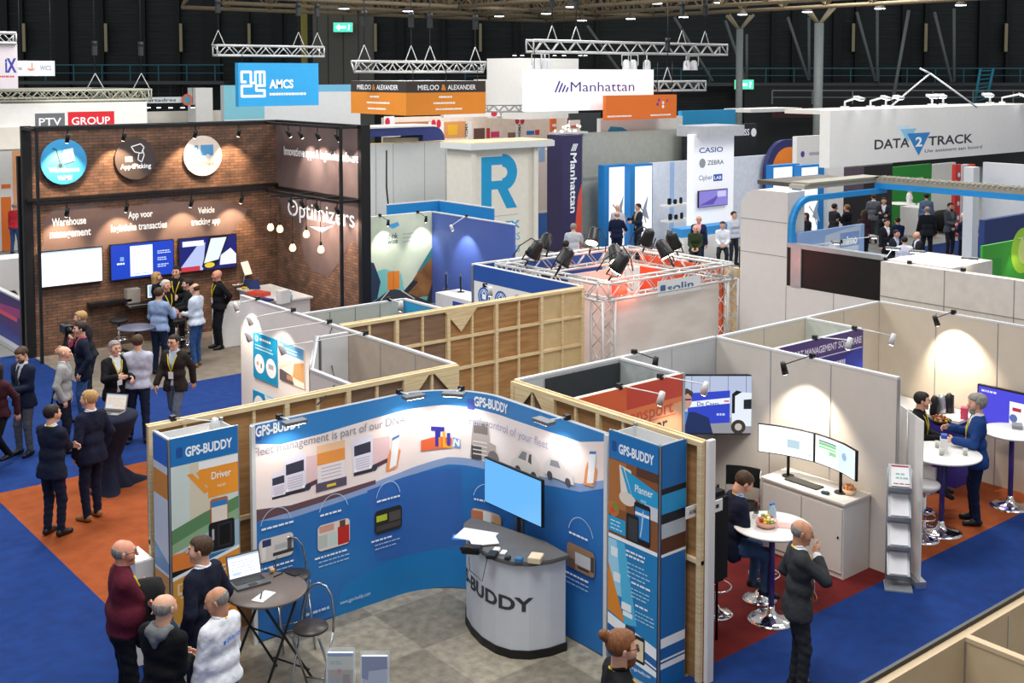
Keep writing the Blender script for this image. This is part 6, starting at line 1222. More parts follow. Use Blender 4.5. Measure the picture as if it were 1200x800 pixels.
# ================================================================ middle distance
# photo wall with road, blue side wall
a, b, c_ = G(438, 258, 2.5), G(511, 247, 2.5), G(597, 263, 2.5)
X1, X2 = a.x-.3, (b.x+c_.x)/2; Yt = b.y
t = thing('stand_wall', 'photo wall with a mountain road and an orange truck under bright lamps', 'stand wall'); MB().use(white).box(X1, Yt, 0, X2, Yt+.08, 2.5).build('panel', t)
wv = X2-X1; pr = Print(mapY(Yt-.002, X1, 0)); q = lambda px, py: (PY(px, py, Yt).x-X1, PY(px, py, Yt).z)
pr.rect(0, 0, wv, 2.49, noise_mat('misty_sky', 'c3d0b8', 'dfe2cc', .8, .7)).poly([(0, 0), (0, .9), q(450, 315), q(470, 320), q(475, 345), (wv, .9), (wv, 0)], P('7cc4c0')).poly([q(473, 345), q(490, 318), q(500, 300), q(511, 282), (wv, 2.0), (wv, .2), (wv*.6, .2)], noise_mat('rock_print', '7a5234', 'a87444', 3, .8)).poly([q(488, 320), q(500, 300), q(511, 284), q(511, 296), q(497, 312)], P('3a8088'))
pr.poly([(0, .0), q(440, 352), q(458, 338), q(470, 340), q(500, 352), (wv, .55), (wv, 0)], P('3c4048')).poly([q(472, 342), q(484, 328), q(490, 330), q(476, 346)], P('2e3038')).line([q(470, 340), q(486, 350)], .03, P('d8d4c8')).line([q(456, 340), q(446, 352)], .03, P('d8d4c8')).poly([(0, 0), (0, 1.5), q(438, 308), q(446, 330), q(442, 350)], P('2a3a50'))
pr.rect(*q(454, 340), *q(468, 317), P('e8862c')).line([q(461, 340), q(461, 317)], .02, P('b8641c')).poly([q(453, 264), q(466, 260), q(468, 264), q(460, 268)], P('4fa0dc')).text('think', *q(454, 280), .15, P('44505a'), q(466, 280)[0]-q(454, 280)[0], bold=.02).text('wise', *q(454, 286), .14, P('44505a'), q(466, 280)[0]-q(454, 280)[0], bold=.02).lines(*q(472, 275), .5, 3, P('a8b4a8'), .1, .03); pr.build('photo_print', t)
sys_wall('plain blue violet side wall of the mountain road stand', 'y', X2+.03, Yt, c_.y, m=P('4a62ae'), seam=False)
o = MB().use(P('1f3fa0')).box(X1-.02, Yt-.25, 0, X1+.35, Yt-.2, 2.45).build('banner'); tag(o, 'narrow dark blue banner behind the black frame post', 'banner')
for dx, lab in ((.9, 'left'), (2.1, 'right')): arm_lamp((X1+dx, Yt, 2.5), (.1, -1), .35, 'small black arm lamp at the %s of the mountain road wall' % lab, 55, rise=-.1, aim=(.1, .35, -1), m=black, col=(1, .96, .88))
arm_lamp((X2, (Yt+c_.y)/2+.2, 2.5), (-1, -.1), .55, 'white arm lamp lighting the blue violet side wall', 55, rise=-.2, aim=(.5, 0, -.8), col=(1, .96, .95))
t = thing('counter', 'white and blue counter with screens before the blue violet wall', 'counter'); p = G(513, 343, 1.05); MB().use(white).box(p.x, p.y-1.9, 0, p.x+.7, p.y+.1, 1.05).build('body', t, bevel=.01); MB().use(P('2f4fa8')).box(p.x-.01, p.y-1.3, .1, p.x, p.y-.6, .95).build('blue_panel', t)
for px, py, lab in ((523, 325, 'dark desk screen at the left on the white and blue counter'), (540, 328, 'black monitor seen from behind on the white and blue counter')):
    q = put(px, py+14, 1.05); t = thing('desk_screen', lab, 'screen', q, .9); MB().use(black).box(-.2, -.02, .12, .2, .02, .40).build('panel', t); MB().use(black).tube([(0, 0, 0), (0, 0, .2)], .02, 6).cyl((0, 0, 0), .09, .012, 14).build('stand', t); pr = Print(mapY(-.022)); pr.rect(-.18, .14, .18, .38, S('6a88c0', .5)); pr.build('display', t)
# blue low walls behind
a, b, c_ = G(459, 240, 2.5), G(514, 234, 2.5), G(548, 240, 2.5)
sys_wall('bright blue low wall far behind the mountain road stand', 'x', b.y, a.x, b.x, m=P('1f7fc0'), seam=False); sys_wall('bright blue low side wall lit from above, left of the tall R tower', 'y', b.x, b.y, c_.y-1, m=P('1f7fc0'), seam=False)
t = thing('potted_plant', 'green leafy plant beside the tall R tower', 'plant', PD(540, 240, 38)); mb = MB().use(P('5c9a2c'))
for k in range(40): a_ = k*2.4; L_ = .4+.3*rnd.random(); mb.tube([(0, 0, -.2), (.2*math.cos(a_), .2*math.sin(a_), .15), (.55*L_*math.cos(a_), .55*L_*math.sin(a_), L_*rnd.uniform(.2, .8))], .03, 4, r2=.005)
mb.build('leaves', t); MB().use(white).lathe([(.15, -2.0), (.2, -.2)], 0, 0, 12).build('pot', t)
o, (X0, X1, Y, z0, z1) = panelA('stand_wall', 'tall plain pale grey wall left of the tall R tower', 'stand wall', 428, 552, 170, 300, 38.5, .2, lgrey, 0)
mb = MB().use(mat('panel_joint', '8f8d8a', .5)); [mb.box(x_, Y-.004, 0, x_+.015, Y, z1) for x_ in (X0+.4, X0+1.1, X0+2.4, X0+3.3)]; mb.build('joint', o); o2 = MB().use(wood_raw).box(X0, Y, z1, X1, Y+.3, z1+.03).build('top_board', o)
cable('dark cable dangling down the tall pale grey wall', [PD(453, 176, 38.2), PD(453, 220, 38.2), PD(455, 240, 38.2)], .03)
# tower with the big R
D = 36; a = PD(552, 168, D); t = thing('sign_tower', 'tall white tower with a large blue letter R', 'tower', (a.x, a.y, 0)); w = PY(628, 168, a.y).x-a.x; H_ = a.z
MB().use(offwhite).box(.1, 0.04, 0, w-.1, 1.2, H_-.2).box(-.05, -.1, 0, .12, 1.2, H_-.19).box(w-.16, -.1, 0, w+.02, 1.2, H_-.19).build('shaft', t); MB().use(lgrey).box(-.25, -.3, H_-.19, w+.55, 1.3, H_).build('cornice', t); MB().use(wood_raw).box(-.22, -.27, H_, w+.5, 1.25, H_+.03).build('roof_board', t)
pr = Print(lambda u, v, o: (u, .04-o, v)); q = lambda px, py: (PY(px, py, a.y).x-a.x, PY(px, py, a.y).z); RB = P('1c93c6'); x0, z0 = q(565, 247); x1, z1 = q(607, 182); hh = z1-z0; ww = x1-x0
pr.rect(x0, z0, x0+ww*.28, z1, RB).rect(x0, z1-hh*.16, x0+ww*.6, z1, RB).rect(x0, z0+hh*.38, x0+ww*.6, z0+hh*.54, RB).arc(x0+ww*.58, z0+hh*.69, ww*.28, ww*.28, -PI/2, PI/2, RB, ry=hh*.23).poly([(x0+ww*.42, z0+hh*.42), (x0+ww*.70, z0+hh*.42), (x0+ww, z0), (x0+ww*.70, z0)], RB)
zz = q(600, 252)[1]; pr.rect(x0, zz, x1+.05, zz+.02, P('9aa8ae')).text('R-FLEX', x0, zz-.42, .24, RB, ww*1.08, bold=.03).text('LOGISTICS', x0, zz-.82, .24, P('5aa8c8'), ww*1.08).text('SOLUTIONS', x0, zz-1.22, .24, P('5aa8c8'), ww*1.08).text('jouw', x0+ww*.6, zz-1.7, .14, P('5aa8c8'), ww*.45); pr.build('lettering', t)
# dark purple pylon with vertical name, grey wall, lit blue framed panels
D = 40; a = PD(659, 159, D); t = thing('sign_pylon', 'dark purple pylon with vertical white lettering', 'pylon', (a.x, a.y, 0)); w = PY(682, 159, a.y).x-a.x; MB().use(P('353058')).box(0, 0, 0, w, .8, a.z).build('body', t); pr = Print(mapY(-.002)); pr.poly([(w*.55, 0), (w, 0), (w, 2.4), (w*.8, 1.9)], P('e0503c')).text('Manhattan', w*.42, a.z-.62, .30, W_, 2.1, rot=-PI/2, bold=.02); [pr.line([(w*.45+.06*k, a.z-.55), (w*.45+.06*k+.12, a.z-.3)], .035, W_) for k in range(4)]; pr.build('lettering', t)
o, (X0, X1, Y, z0, z1) = panelA('stand_wall', 'tall grey green wall right of the dark purple pylon', 'stand wall', 683, 806, 156, 300, 41.5, .25, mat('sage_panel', 'b2b5ac', .5), 0); o2 = MB().use(mat('sage_dark', '9da098', .5)).box(X0, Y-.02, 2.4, X0+1.0, Y, 2.5).build('door_head', o)
lp = S('f4f8ff', 1.1); bf = P('1f7fc8')
for px0, px1, yt, lab, D in ((708, 737, 194, 'lit white panel with blue frame beside the grey green wall', 40.5), (739, 765, 193, 'lit white panel with blue frame left of the white shelves', 40.7), (906, 937, 194, 'lit white panel with blue frame above the rounded portal', 40), (939, 966, 194, 'second lit white panel with blue frame right of the rounded portal', 40)):
    left = px0 < 800; o, (X0, X1, Y, z0, z1) = panelA('lightbox', lab, 'light panel', px0, px1, yt, 300, D, .3, bf, 0)
    pr = Print(mapY(Y-.002, X0, 0)); W = X1-X0; pr.rect(W*(.20 if left else .02), .1, W*(.97 if left else .72), z1-.08, lp).poly([(W*.5, 1.2), (W*.6, 1.5), (W*.8, 1.9), (W*.72, 1.4), (W*.85, 1.0)], S('8fa0b4', .7)).line([(W*.35, 1.6), (W*.6, 1.3), (W*.7, .9)], .05, S('a8907c', .6)); pr.build('print', o)
o, (X0, X1, Y, z0, z1) = panelA('stand_wall', 'pale blue white rear wall with shelves behind the lit tower', 'stand wall', 765, 912, 191, 300, 41.5, .2, mat('ice_wall', 'dfe6f2', .5), 0); mb = MB().use(P('a8c4ee')); mb.box(PY(785, 200, Y).x, Y-.01, 0, PY(790, 200, Y).x, Y, z1); mb.build('strip', o)
tw = S('eef2f8', .55); D = 39; a = PD(831, 150, D); t = thing('sign_tower', 'lit white tower with three company names and a screen', 'tower', (a.x, a.y, 0)); w = PY(863, 150, a.y).x-a.x-.12; MB().use(mat('tower_white', 'eceef2', .4, emit=.25, ecol='f4f6fc', vary=0)).box(-.75, 0, 0, w, .3, a.z-.2).build('shaft', t); MB().use(mat('canopy_grey', 'b4b6bc', .5)).box(-.62, -.35, a.z-.28, w+.12, .9, a.z+.08).build('cornice', t)
zq = lambda py: PY(840, py, a.y).z; xq = lambda px: PY(px, 200, a.y).x-a.x; pr = Print(mapY(-.002)); pr.text('CASIO', xq(819), zq(178), .18, P('5468b4'), xq(847)-xq(819), bold=.02).text('ZEBRA', xq(829), zq(192.5), .16, P('4a5058'), xq(848)-xq(829), bold=.01).circ(xq(823), zq(190), .16, P('9aa0a8')).text('Cipher', xq(819), zq(209.5), .17, P('8a90a4'), xq(835)-xq(819)).rect(xq(836), zq(212), xq(846.5), zq(204), P('2c5cb8')).text('LAB', xq(837), zq(210), .12, W_, xq(845.5)-xq(837), bold=.03); pr.build('lettering', t)
screen('wall_screen', 'small purple wall screen on the lit tower', 'x', a.y-.1, a.x+xq(817), a.x+xq(850), zq(240), zq(222), lambda p, w, h: p.poly([(0, .1*h), (.5*w, .5*h), (.75*w, .8*h), (.5*w, .1*h)], S('6a5ab8', .8)).rect(.64*w, .55*h, .95*w, .92*h, S('c8c4f4', 1)), '8f86dc', .9)
o, _ = panelA('stand_wall', 'black wall with white capitals behind the lit tower', 'stand wall', 804, 887, 148, 200, 44, .2, mat('toss_black', '26282c', .5), 0); pr = Print(mapY(_[2]-.01, _[0], 0)); f_ = lambda px: PY(px, 160, _[2]).x-_[0]; pr.text('TOSS', f_(862), PD(862, 162, 44).z, .26, W_, f_(878)-f_(862), bold=.02).circ(f_(883), PD(883, 159, 44).z, .17, W_); pr.build('lettering', o)
for px, py, yb_ in ((783, 239, 0), (784, 257, 1)):
    q = PD(px, py, 41.0); t = thing('wall_shelf', '%s white shelf with black handheld devices' % ('upper' if yb_ == 0 else 'lower'), 'shelf', (q.x-.4, q.y-.35, q.z)); MB().use(white).box(0, 0, -.06, 1.3, .4, 0).build('board', t)
    for k in range(3): boxy('handheld_scanner', 'black handheld scanner standing on a white shelf', 'scanner', (q.x-.1+.3*k, q.y-.15, q.z), (.14, .1, .22-.05*(k % 2)), black, .3*k, .02, 'handheld scanners on the white shelves')
D = 37.; a = PD(800, 279, D); o = MB().use(P('3a8fd0')).box(a.x, a.y, a.z-.0, a.x+2.6, a.y+.5, a.z+.28).build('counter_band'); tag(o, 'blue counter with white top before the lit tower', 'counter'); MB().use(white).box(a.x, a.y-.05, 0, a.x+2.6, a.y+.5, a.z).build('counter_body', o)
a = put(740, 310, 1.0); boxy('display_counter', 'white display counter with scanners below the lit panels', 'counter', (a[0]+.6, a[1], 0), (2.4, .8, 1.0), white)
for k in range(5): boxy('handheld_scanner', 'black scanner standing on the white display counter', 'scanner', (a[0]-.1+.34*k, a[1], 1.0), (.14, .12, .22), black, .4*k, .02, 'scanners on the display counter')
# navy and orange rounded stand, white board
D = 45; a = PD(899, 165, D); t = thing('stand_wall', 'navy arch with orange rounded panel behind the black lettered wall', 'stand wall', (a.x, a.y, 0)); w = PY(936, 165, a.y).x-a.x; zc = a.z-1.2
mb = MB().use(P('2a2f66')); mb.prism3([(0, 0, 0), (0, 0, zc)]+[(1.2-1.2*math.cos(k*PI/16), 0, zc+1.2*math.sin(k*PI/16)) for k in range(1, 9)]+[(w+1.6, 0, a.z), (w+1.6, 0, 0)], (0, .2, 0)).build('arch', t); mb = MB().use(P('e8852c')); mb.prism3([(.3, -.02, 0), (.3, -.02, zc-.1)]+[(.3+1.0-1.0*math.cos(k*PI/16), -.02, zc-.1+1.0*math.sin(k*PI/16)) for k in range(1, 9)]+[(w-.05, -.02, zc+.9), (w-.05, -.02, 0)], (0, .02, 0)).build('orange_panel', t)
o, _ = panelA('stand_wall', 'bright white board with faint purple logo left of the wide white fascia', 'stand wall', 934, 975, 160, 200, 44, .2, S('f0f0f2', .5) if False else white, 0); pr = Print(mapY(_[2]-.01, _[0], 0)); w = _[1]-_[0]; pr.lines(w*.35, PD(940, 183, 44).z, w*.45, 1, P('b4b4c4'), th=.12).circ(w*.16, PD(940, 181, 44).z, .12, P('5a3f98')); pr.build('logo', o)
o, _ = panelA('stand_wall', 'white canopy edge behind the black lettered wall', 'canopy', 880, 940, 128, 132, 50, 1.5, white)
# colourful far stands under the orange and black sign
o, (X0, X1, Y, z0, z1) = panelA('stand_wall', 'peach coloured photo wall under the orange and black sign', 'stand wall', 450, 665, 138, 200, 47, .2, mat('peach_print', 'e8d2c2', .6), 0)
pr = Print(mapY(Y-.005, X0, 0)); f_ = lambda px, py: (PY(px, py, Y).x-X0, PY(px, py, Y).z)
for (x0, y0, x1, y1, c) in ((450, 158, 462, 136, 'e4e2e8'), (463, 150, 505, 142, 'b07a5c'), (520, 162, 546, 142, 'd8965c'), (525, 158, 536, 146, 'e8b030'), (555, 163, 568, 150, '6a4a44'), (570, 162, 574, 150, 'c83a34'), (575, 161, 585, 154, 'e03a70'), (595, 163, 604, 155, '8a6458'), (604, 163, 608, 143, 'e9e4e2'), (617, 158, 626, 153, '2f6fc0'), (627, 158, 632, 152, 'c83a34'), (502, 162, 520, 142, 'e9e4e2'), (546, 163, 553, 142, 'e9e4e2')): a0, b0 = f_(x0, y0); a1, b1 = f_(x1, y1); pr.rect(a0, b0, a1, b1, P(c))
for px, py in ((454, 143), (508, 145), (514, 145), (606, 141), (612, 141)): a0, b0 = f_(px, py); pr.circ(a0, b0, .12, P('c8283c'), ry=.18)
pr.text('VISMA', *f_(548, 161), .16, P('44505c'), .62, rot=PI/2, bold=.02).text('VISMA', *f_(610, 161), .16, P('44505c'), .62, rot=PI/2, bold=.02); pr.build('print', o)
o, (X0, X1, Y, z0, z1) = panelA('booth_fascia', 'small white fascia with a red emblem above the photo wall', 'sign', 520, 612, 131, 138, 46, .2, white); pr = Print(mapY(Y-.005, X0, z0)); pr.text('VISMA', PY(585, 134, Y).x-X0, .02, (z1-z0)*.8, P('3a3f48'), PY(602, 134, Y).x-PY(585, 134, Y).x, bold=.01).circ(PY(579, 134, Y).x-X0, (z1-z0)*.45, .16, P('c8283c'), ry=.11); pr.build('lettering', o)
o = lattice(MB().use(mat('grey_truss', '8e8f90', .5)), PD(569, 127, 45), PY(612, 127, PD(569, 127, 45).y), .25, .03, .015).build('lighting_truss'); tag(o, 'short grey truss above the small white fascia with red emblem', 'truss')
D = 42; a = PD(429, 151, D); b = PY(521, 151, a.y); t = thing('booth_fascia', 'navy rounded roof edge in front of the peach photo wall', 'canopy', (a.x, a.y, 0)); w = b.x-a.x; MB().use(P('34407c')).prism3([(0, 0, a.z), (w-.5, 0, a.z)]+[(w-.5+.5*math.sin(k*PI/12), 0, a.z-.5+.5*math.cos(k*PI/12)) for k in range(1, 7)]+[(w, 0, a.z-1.6), (w-1.0, 0, a.z-1.6), (w-1.0, 0, a.z-.3), (0, 0, a.z-.3)], (0, 1.5, 0)).build('body', t); MB().use(white).box(0, -.02, a.z, w-.4, 1.5, a.z+.06).build('top', t)
o = MB().use(mat('display_case', 'c4b8a0', .3)).box(a.x+1.5, a.y+.3, 1.5, a.x+2.6, a.y+1.2, a.z-.4).build('display_case'); tag(o, 'glass display case with yellow edge under the navy roof', 'case')
for px, yt, yb_, D, c, lab in ((646, 139, 200, 43, 'e0662c', 'tall orange banner with white letters behind the dark purple pylon'), (668, 141, 176, 44, 'f0e4da', 'cream and red banner behind the dark purple pylon')): o, _ = panelA('tall_banner', lab, 'banner', px, px+(6 if c[0] == 'e' else 12), yt, yb_, D, .1, P(c), 0); pr = Print(mapY(_[2]-.01, _[0], 0)); pr.lines(.05, _[4]-.3, (_[1]-_[0])*.7, 4, P('ffffff' if c[0] == 'e' else 'd04030'), .25, .1); pr.build('print', o)
o, _ = panelA('stand_wall', 'white lit stand interior left of the dark purple pylon', 'stand wall', 630, 662, 175, 300, 43.5, .2, white, 0); pr = Print(mapY(_[2]-.01, _[0], 0)); pr.rect(.05, 2.9, .35, 3.6, P('8fb4e0')).rect(.0, 0, 1.2, .95, P('3a78d0')).rect(0, 1.0, 1.2, 1.05, W_); pr.build('print', o)
tag(MB().use(mat('dark_recess', '3a3c3e', .7)).box(*(lambda p, q: (p.x, p.y, 3.2, q.x, p.y+.1, p.z))(PD(668, 133, 47), PY(704, 133, PD(668, 133, 47).y))).build('dark_screen'), 'dark grey panel between the white sign and the wave print', 'panel')
# string of small bright lights on the pylon stand
q0 = PD(655, 156, 40.5); t = thing('light_garland', 'cluster of small warm lights on top of the dark purple pylon', 'lights', q0); mb = MB().use(mat('tiny_glow', 'fff0d8', .3, emit=3, vary=0))
for k in range(14): mb.sphere((rnd.uniform(0, 1.3), rnd.uniform(0, .4), rnd.uniform(.02, .25)), .04, 6)
mb.build('bulbs', t); MB().use(wsteel).box(-.1, 0, -.05, 1.4, .4, .02).build('tray', t)
# ---------------------------------------------------------------- far right meeting area
def wallD(name, lab, px0, px1, yt, D, m, fn=None, z0=0, cat='stand wall'):
    o, (X0, X1, Y, a_, z1) = panelA(name, lab, cat, px0, px1, yt, 300, D, .15, m, z0)
    if fn: pr = Print(mapY(Y-.005, X0, z0)); fn(pr, X1-X0, z1-z0); pr.build('print', o)
wallD('stand_wall', 'white panel edge right of the lit blue framed panels', 971, 989, 197, 41, white)
wallD('stand_wall', 'black wall behind the standing group at right', 989, 1046, 197, 43, mat('matt_black_wall', '1e1f22', .6), lambda p, w, h: p.poly([(0, h-1.0), (w*.4, h-.9), (w*.4, h), (0, h)], P('5a4a58')))
wallD('stand_wall', 'teal photo panel seen through the gap under the wide fascia', 1008, 1046, 190, 50, P('6f9a84'))
wallD('stand_wall', 'vivid green wall with white writing under the wide fascia', 1045, 1092, 196, 47, P('1f8a2c'), lambda p, w, h: p.lines(w*.3, h-.6, w*.5, 2, P('cfe8c8'), .22, .07))
wallD('stand_wall', 'bright white distant wall under the wide fascia', 1088, 1120, 193, 52, white)
wallD('tall_banner', 'red column banner under the wide fascia', 1120, 1128, 193, 44, P('d23a34'), lambda p, w, h: [p.circ(w/2, h-.4-.55*k, .09, W_) for k in range(5)], cat='banner')
wallD('tall_banner', 'white column banner between the red and orange ones', 1128, 1136, 193, 44.2, white, cat='banner')
wallD('tall_banner', 'orange column banner under the wide fascia', 1136, 1143, 193, 44.4, P('e8562c'), cat='banner')
wallD('low_wall', 'low navy blue wall behind the bright green board', 1154, 1215, 258, 29, P('22356e'), cat='wall')
p = G(1056, 238, 1.1); t = round_table('white bar table on a thick pole before the green wall', p.x, p.y, 1.1, .55, white, white, white)
tag(MB().use(P('4ac83c')).sphere((p.x+.5, p.y-.2, .55), .45, 16, (.8, .8, 1.2)).build('green_pouffe'), 'glossy bright green pouffe beside the white bar table', 'seat')
bar_stool('white bar stool right of the bar table before the green wall', G(1063, 263).x, G(1063, 263).y-.5, 0, .78)
boxy('display_block', 'white display block beside the green stand', 'block', (G(1074, 275).x, G(1074, 275).y, 0), (.9, .9, 1.1), white)
p = G(1104, 272); t = thing('armchair', 'black and yellow rounded chair behind the dark suited man', 'chair', (p.x, p.y, 0)); MB().use(blackf).sphere((0, 0, .45), .55, 16, (1, .8, .8)).build('seat', t); MB().use(P('e0d020')).sphere((.1, -.25, .35), .35, 14, (1, .8, .6)).build('cushion', t)
p = G(1080, 312, 1.0); tag(MB().use(white).box(p.x-1.0, p.y-1.8, 0, p.x+.3, p.y+.1, 1.0).build('meeting_counter', bevel=.01), 'long white counter with small bottles in the meeting area', 'counter')
for k in range(5): bottle('small dark bottle on the long white counter', (p.x-.7+.12*k, p.y-.9-.12*k, 1.0), .2, .035, '2a2420', '1a1a1a', 'dark bottles on the long white counter')
boxy('cup_stack', 'white paper cup stack on the long white counter', 'cup', (p.x-.1, p.y-1.7, 1.0), (.12, .12, .16), white)
for px, lab in ((1033, 'arm floodlight nearest the seated man in white shirt'), (1125, 'arm floodlight by the long white counter'), (1062, 'arm floodlight lying low on the white wall corner')): q = PX(px, 312, XW); arm_lamp((XW+.1, q.y, 3.08), (.9, .3), .55, lab, 8, 'flat', .14)
tag(MB().use(mat('warm_white_panel', 'dcd4ca', .5)).box(XW+.14, yg-.02, 2.6, XW+1.4, yg-1.2, 3.10).build('corner_box'), 'white boxed corner on top of the long low white wall', 'wall panel')

# ================================================================ furniture and small things near the camera
# counter with curved front
gt = mat('counter_top_grey', '5b5957', .45); cw = mat('counter_white', 'ccd2da', .5, vary=.02)
CP = Path([(7.98, 10.40), (7.84, 10.34), (7.70, 10.16), (7.60, 9.92), (7.54, 9.66), (7.54, 9.42), (7.60, 9.24), (7.74, 9.10), (7.94, 9.02), (8.16, 9.0)])
t = thing('info_counter', 'white curved counter with bold dark lettering and grey top', 'counter'); pts = [tuple(CP.at(CP.L*k/40)[0]) for k in range(41)]; foot = pts+[(8.2, 9.4), (8.1, 10.0), (8.02, 10.4)]
cx_, cy_ = 7.9, 9.7; sc_f = lambda k: [(cx_+(x-cx_)*k, cy_+(y-cy_)*k) for x, y in foot]
MB().use(cw).prism(foot, .09, 1.02).build('curved_front', t); MB().use(black).prism(sc_f(1.03), 0, .09).build('plinth', t); MB().use(gt).prism(sc_f(1.07), 1.02, 1.065).build('counter_top', t, bevel=.008)
pr = Print(CP.fmap(0, .004), .05); pu = CP.uv; a_, b_ = pu(541, 690), pu(620, 725); pr.text('GPS-BUDDY', a_[0], .52, .15, P('33383f'), b_[0]-a_[0]+.05, bold=.03); pr.build('lettering', t)
Z1 = 1.065
boxy('leaflets', 'white and blue leaflets spread at the far end of the curved counter', 'leaflet', put(558, 628, Z1), (.30, .42, .012), white, .5, 0); boxy('leaflets', 'white paper sheets beside the leaflets on the curved counter', 'paper', put(567, 634, Z1+.013), (.22, .30, .01), badge, 1.1, 0)
boxy('leaflets', 'blue leaflet at the edge of the curved counter', 'leaflet', put(546, 630, Z1), (.14, .3, .008), P('2f78c0'), .8, 0)
t = thing('desk_phone', 'black desk telephone with curled cable on the curved counter', 'telephone', put(553, 646, Z1), .7); MB().use(black).box(-.09, -.10, 0, .09, .10, .05).build('body', t, bevel=.01); MB().use(black).tube([(-.11, .1, .07), (-.12, 0, .09), (-.11, -.1, .07)], .022, 8).build('handset', t); MB().use(black).tube([(-.1, -.1, .05), (-.16, -.2, .0), (-.22, -.16, -.22), (-.2, -.02, -.12), (-.14, .0, -.0)], .005, 5).build('cable', t)
for px, py, sz, c_, lab in ((577, 652, (.16, .10, .04), '1b1c1e', 'flat black tracking unit on the curved counter'), (595, 655, (.07, .06, .03), '202124', 'small black tracking cube on the curved counter'), (608, 658, (.08, .08, .045), '3a6f9c', 'small blue black device on the curved counter'), (582, 646, (.09, .07, .035), 'e4e0da', 'small cream box on the curved counter'), (590, 648, (.10, .06, .02), 'efeeea', 'small pile of white cards on the curved counter'), (628, 657, (.17, .14, .06), 'd8c8a8', 'larger beige box with dark lid at the right end of the curved counter')): boxy('tracking_unit' if c_[0] in '123' else 'card_box', lab, 'device' if c_[0] in '123' else 'box', put(px, py, Z1), sz, P(c_), .6, .006)
# television on pole
p = G(612, 672); p = Vector((8.15, 9.78, 0)); c = PX(600, 570, 8.15)
t = thing('television', 'blue glowing television on a steel pole behind the curved counter', 'television')
q0, q1 = PX(566.5, 535, 8.12), PX(634.5, 555, 8.12); zb_ = PX(566.5, 588, 8.12).z
MB().use(black).box(8.13, q1.y, zb_, 8.17, q0.y, q0.z).build('housing', t, bevel=.006); pr = Print(mapX(8.128, q0.y, zb_)); w, h = q0.y-q1.y, q0.z-zb_; pr.rect(.015, .015, w-.015, h-.015, mat('screen_blue_noise', '050505', .3, emit=1.0, ecol='6ab4f2', vary=0)); pr.build('display', t)
MB().use(mat('pole_steel', '6d7075', .35, .7)).cbox(8.22, (q0.y+q1.y)/2, .85, .07, .035, 1.7).cbox(8.22, (q0.y+q1.y)/2-.08, .85, .03, .03, 1.7).build('pole', t); MB().use(black).box(8.17, (q0.y+q1.y)/2-.2, zb_+.1, 8.21, (q0.y+q1.y)/2+.2, zb_+.4).build('bracket', t); MB().use(black).cbox(8.12, (q0.y+q1.y)/2, .012, .34, .6, .024).build('base', t)
# bistro table with crossed legs
TBx, TBy = 5.30, 10.22; p = G(312, 690, 1.05); TBx, TBy = p.x, p.y
t = thing('bistro_table', 'round grey brown folding table on crossed black legs', 'table', (TBx, TBy, 0), .35); MB().use(mat('taupe_laminate', '6a605b', .35, vary=.03)).lathe([(.001, 1.02), (.39, 1.02), (.405, 1.03), (.405, 1.045), (.395, 1.052), (.001, 1.052)], 0, 0, 56).build('table_top', t)
for sx in (-1, 1):
    for sy in (-1, 1): MB().use(black).tube([(sx*.26, sy*.22, 1.02), (-sx*.40, sy*.24, .015)], .014, 8).build('leg', t)
mb = MB().use(black); [mb.tube([(x, -.24, z_), (x, .24, z_)], .010, 6) for x, z_ in ((-.36, .12), (.36, .12), (0, .60))]; mb.build('cross_bar', t); tp = 1.054
laptop('open silver laptop with white screen on the round folding table', put(293, 683, tp), -.08, body='5c5e62')
boxy('phone', 'dark mobile phone lying on the round folding table', 'phone', put(343, 672, tp), (.075, .15, .009), black, .3, .003); boxy('leaflets', 'white red leaflet on the round folding table', 'leaflet', put(309, 699, tp), (.24, .13, .006), badge, .5, 0); boxy('pen', 'black pen across the leaflet on the folding table', 'pen', put(306, 698, tp+.007), (.14, .012, .01), black, 1.0, .002)
tag(MB().use(P('c9a06a')).sphere((0, 0, .028), .03, 12, (1, 1, .9)).build('wooden_ball', loc=put(319, 671, tp)), 'small wooden ball knob at the rear of the folding table', 'ornament'); boxy('pen', 'thin black pen beside the wooden ball', 'pen', put(326, 674, tp), (.12, .01, .01), black, .2, .002)
def fold_chair(lab, x, y, rz, grp=None):
    t = thing('folding_bar_chair', lab, 'chair', (x, y, 0), rz, grp); ch = mat('satin_steel', '9aa0a6', .25, .9, vary=0)
    MB().use(mat('dark_vinyl', '3b3735', .4)).lathe([(.001, .73), (.16, .73), (.175, .745), (.17, .765), (.001, .77)], 0, 0, 28).build('seat', t)
    MB().use(ch).tube([(-.17, .17, .62), (-.17, .19, .80), (-.14, .22, .98), (-.07, .24, 1.07), (0, .245, 1.09), (.07, .24, 1.07), (.14, .22, .98), (.17, .19, .80), (.17, .17, .62)], .012, 8).build('back_hoop', t)
    for sx in (-1, 1): MB().use(ch).tube([(sx*.17, .17, .64), (sx*.17, -.24, .01)], .012, 8).build('leg', t); MB().use(ch).tube([(sx*.14, -.14, .73), (sx*.145, .26, .01)], .012, 8).build('leg', t)
    MB().use(ch).tube([(-.17, -.16, .22), (.17, -.16, .22)], .009, 6).tube([(-.145, .21, .12), (.145, .21, .12)], .009, 6).build('foot_rail', t); return t
p = G(364, 735, .75); fold_chair('steel folding bar chair with round seat right of the folding table', p.x, p.y, -.9); p = G(345, 687, .74); fold_chair('steel folding bar chair tucked behind the round folding table', p.x+.12, p.y+.22, -.3)
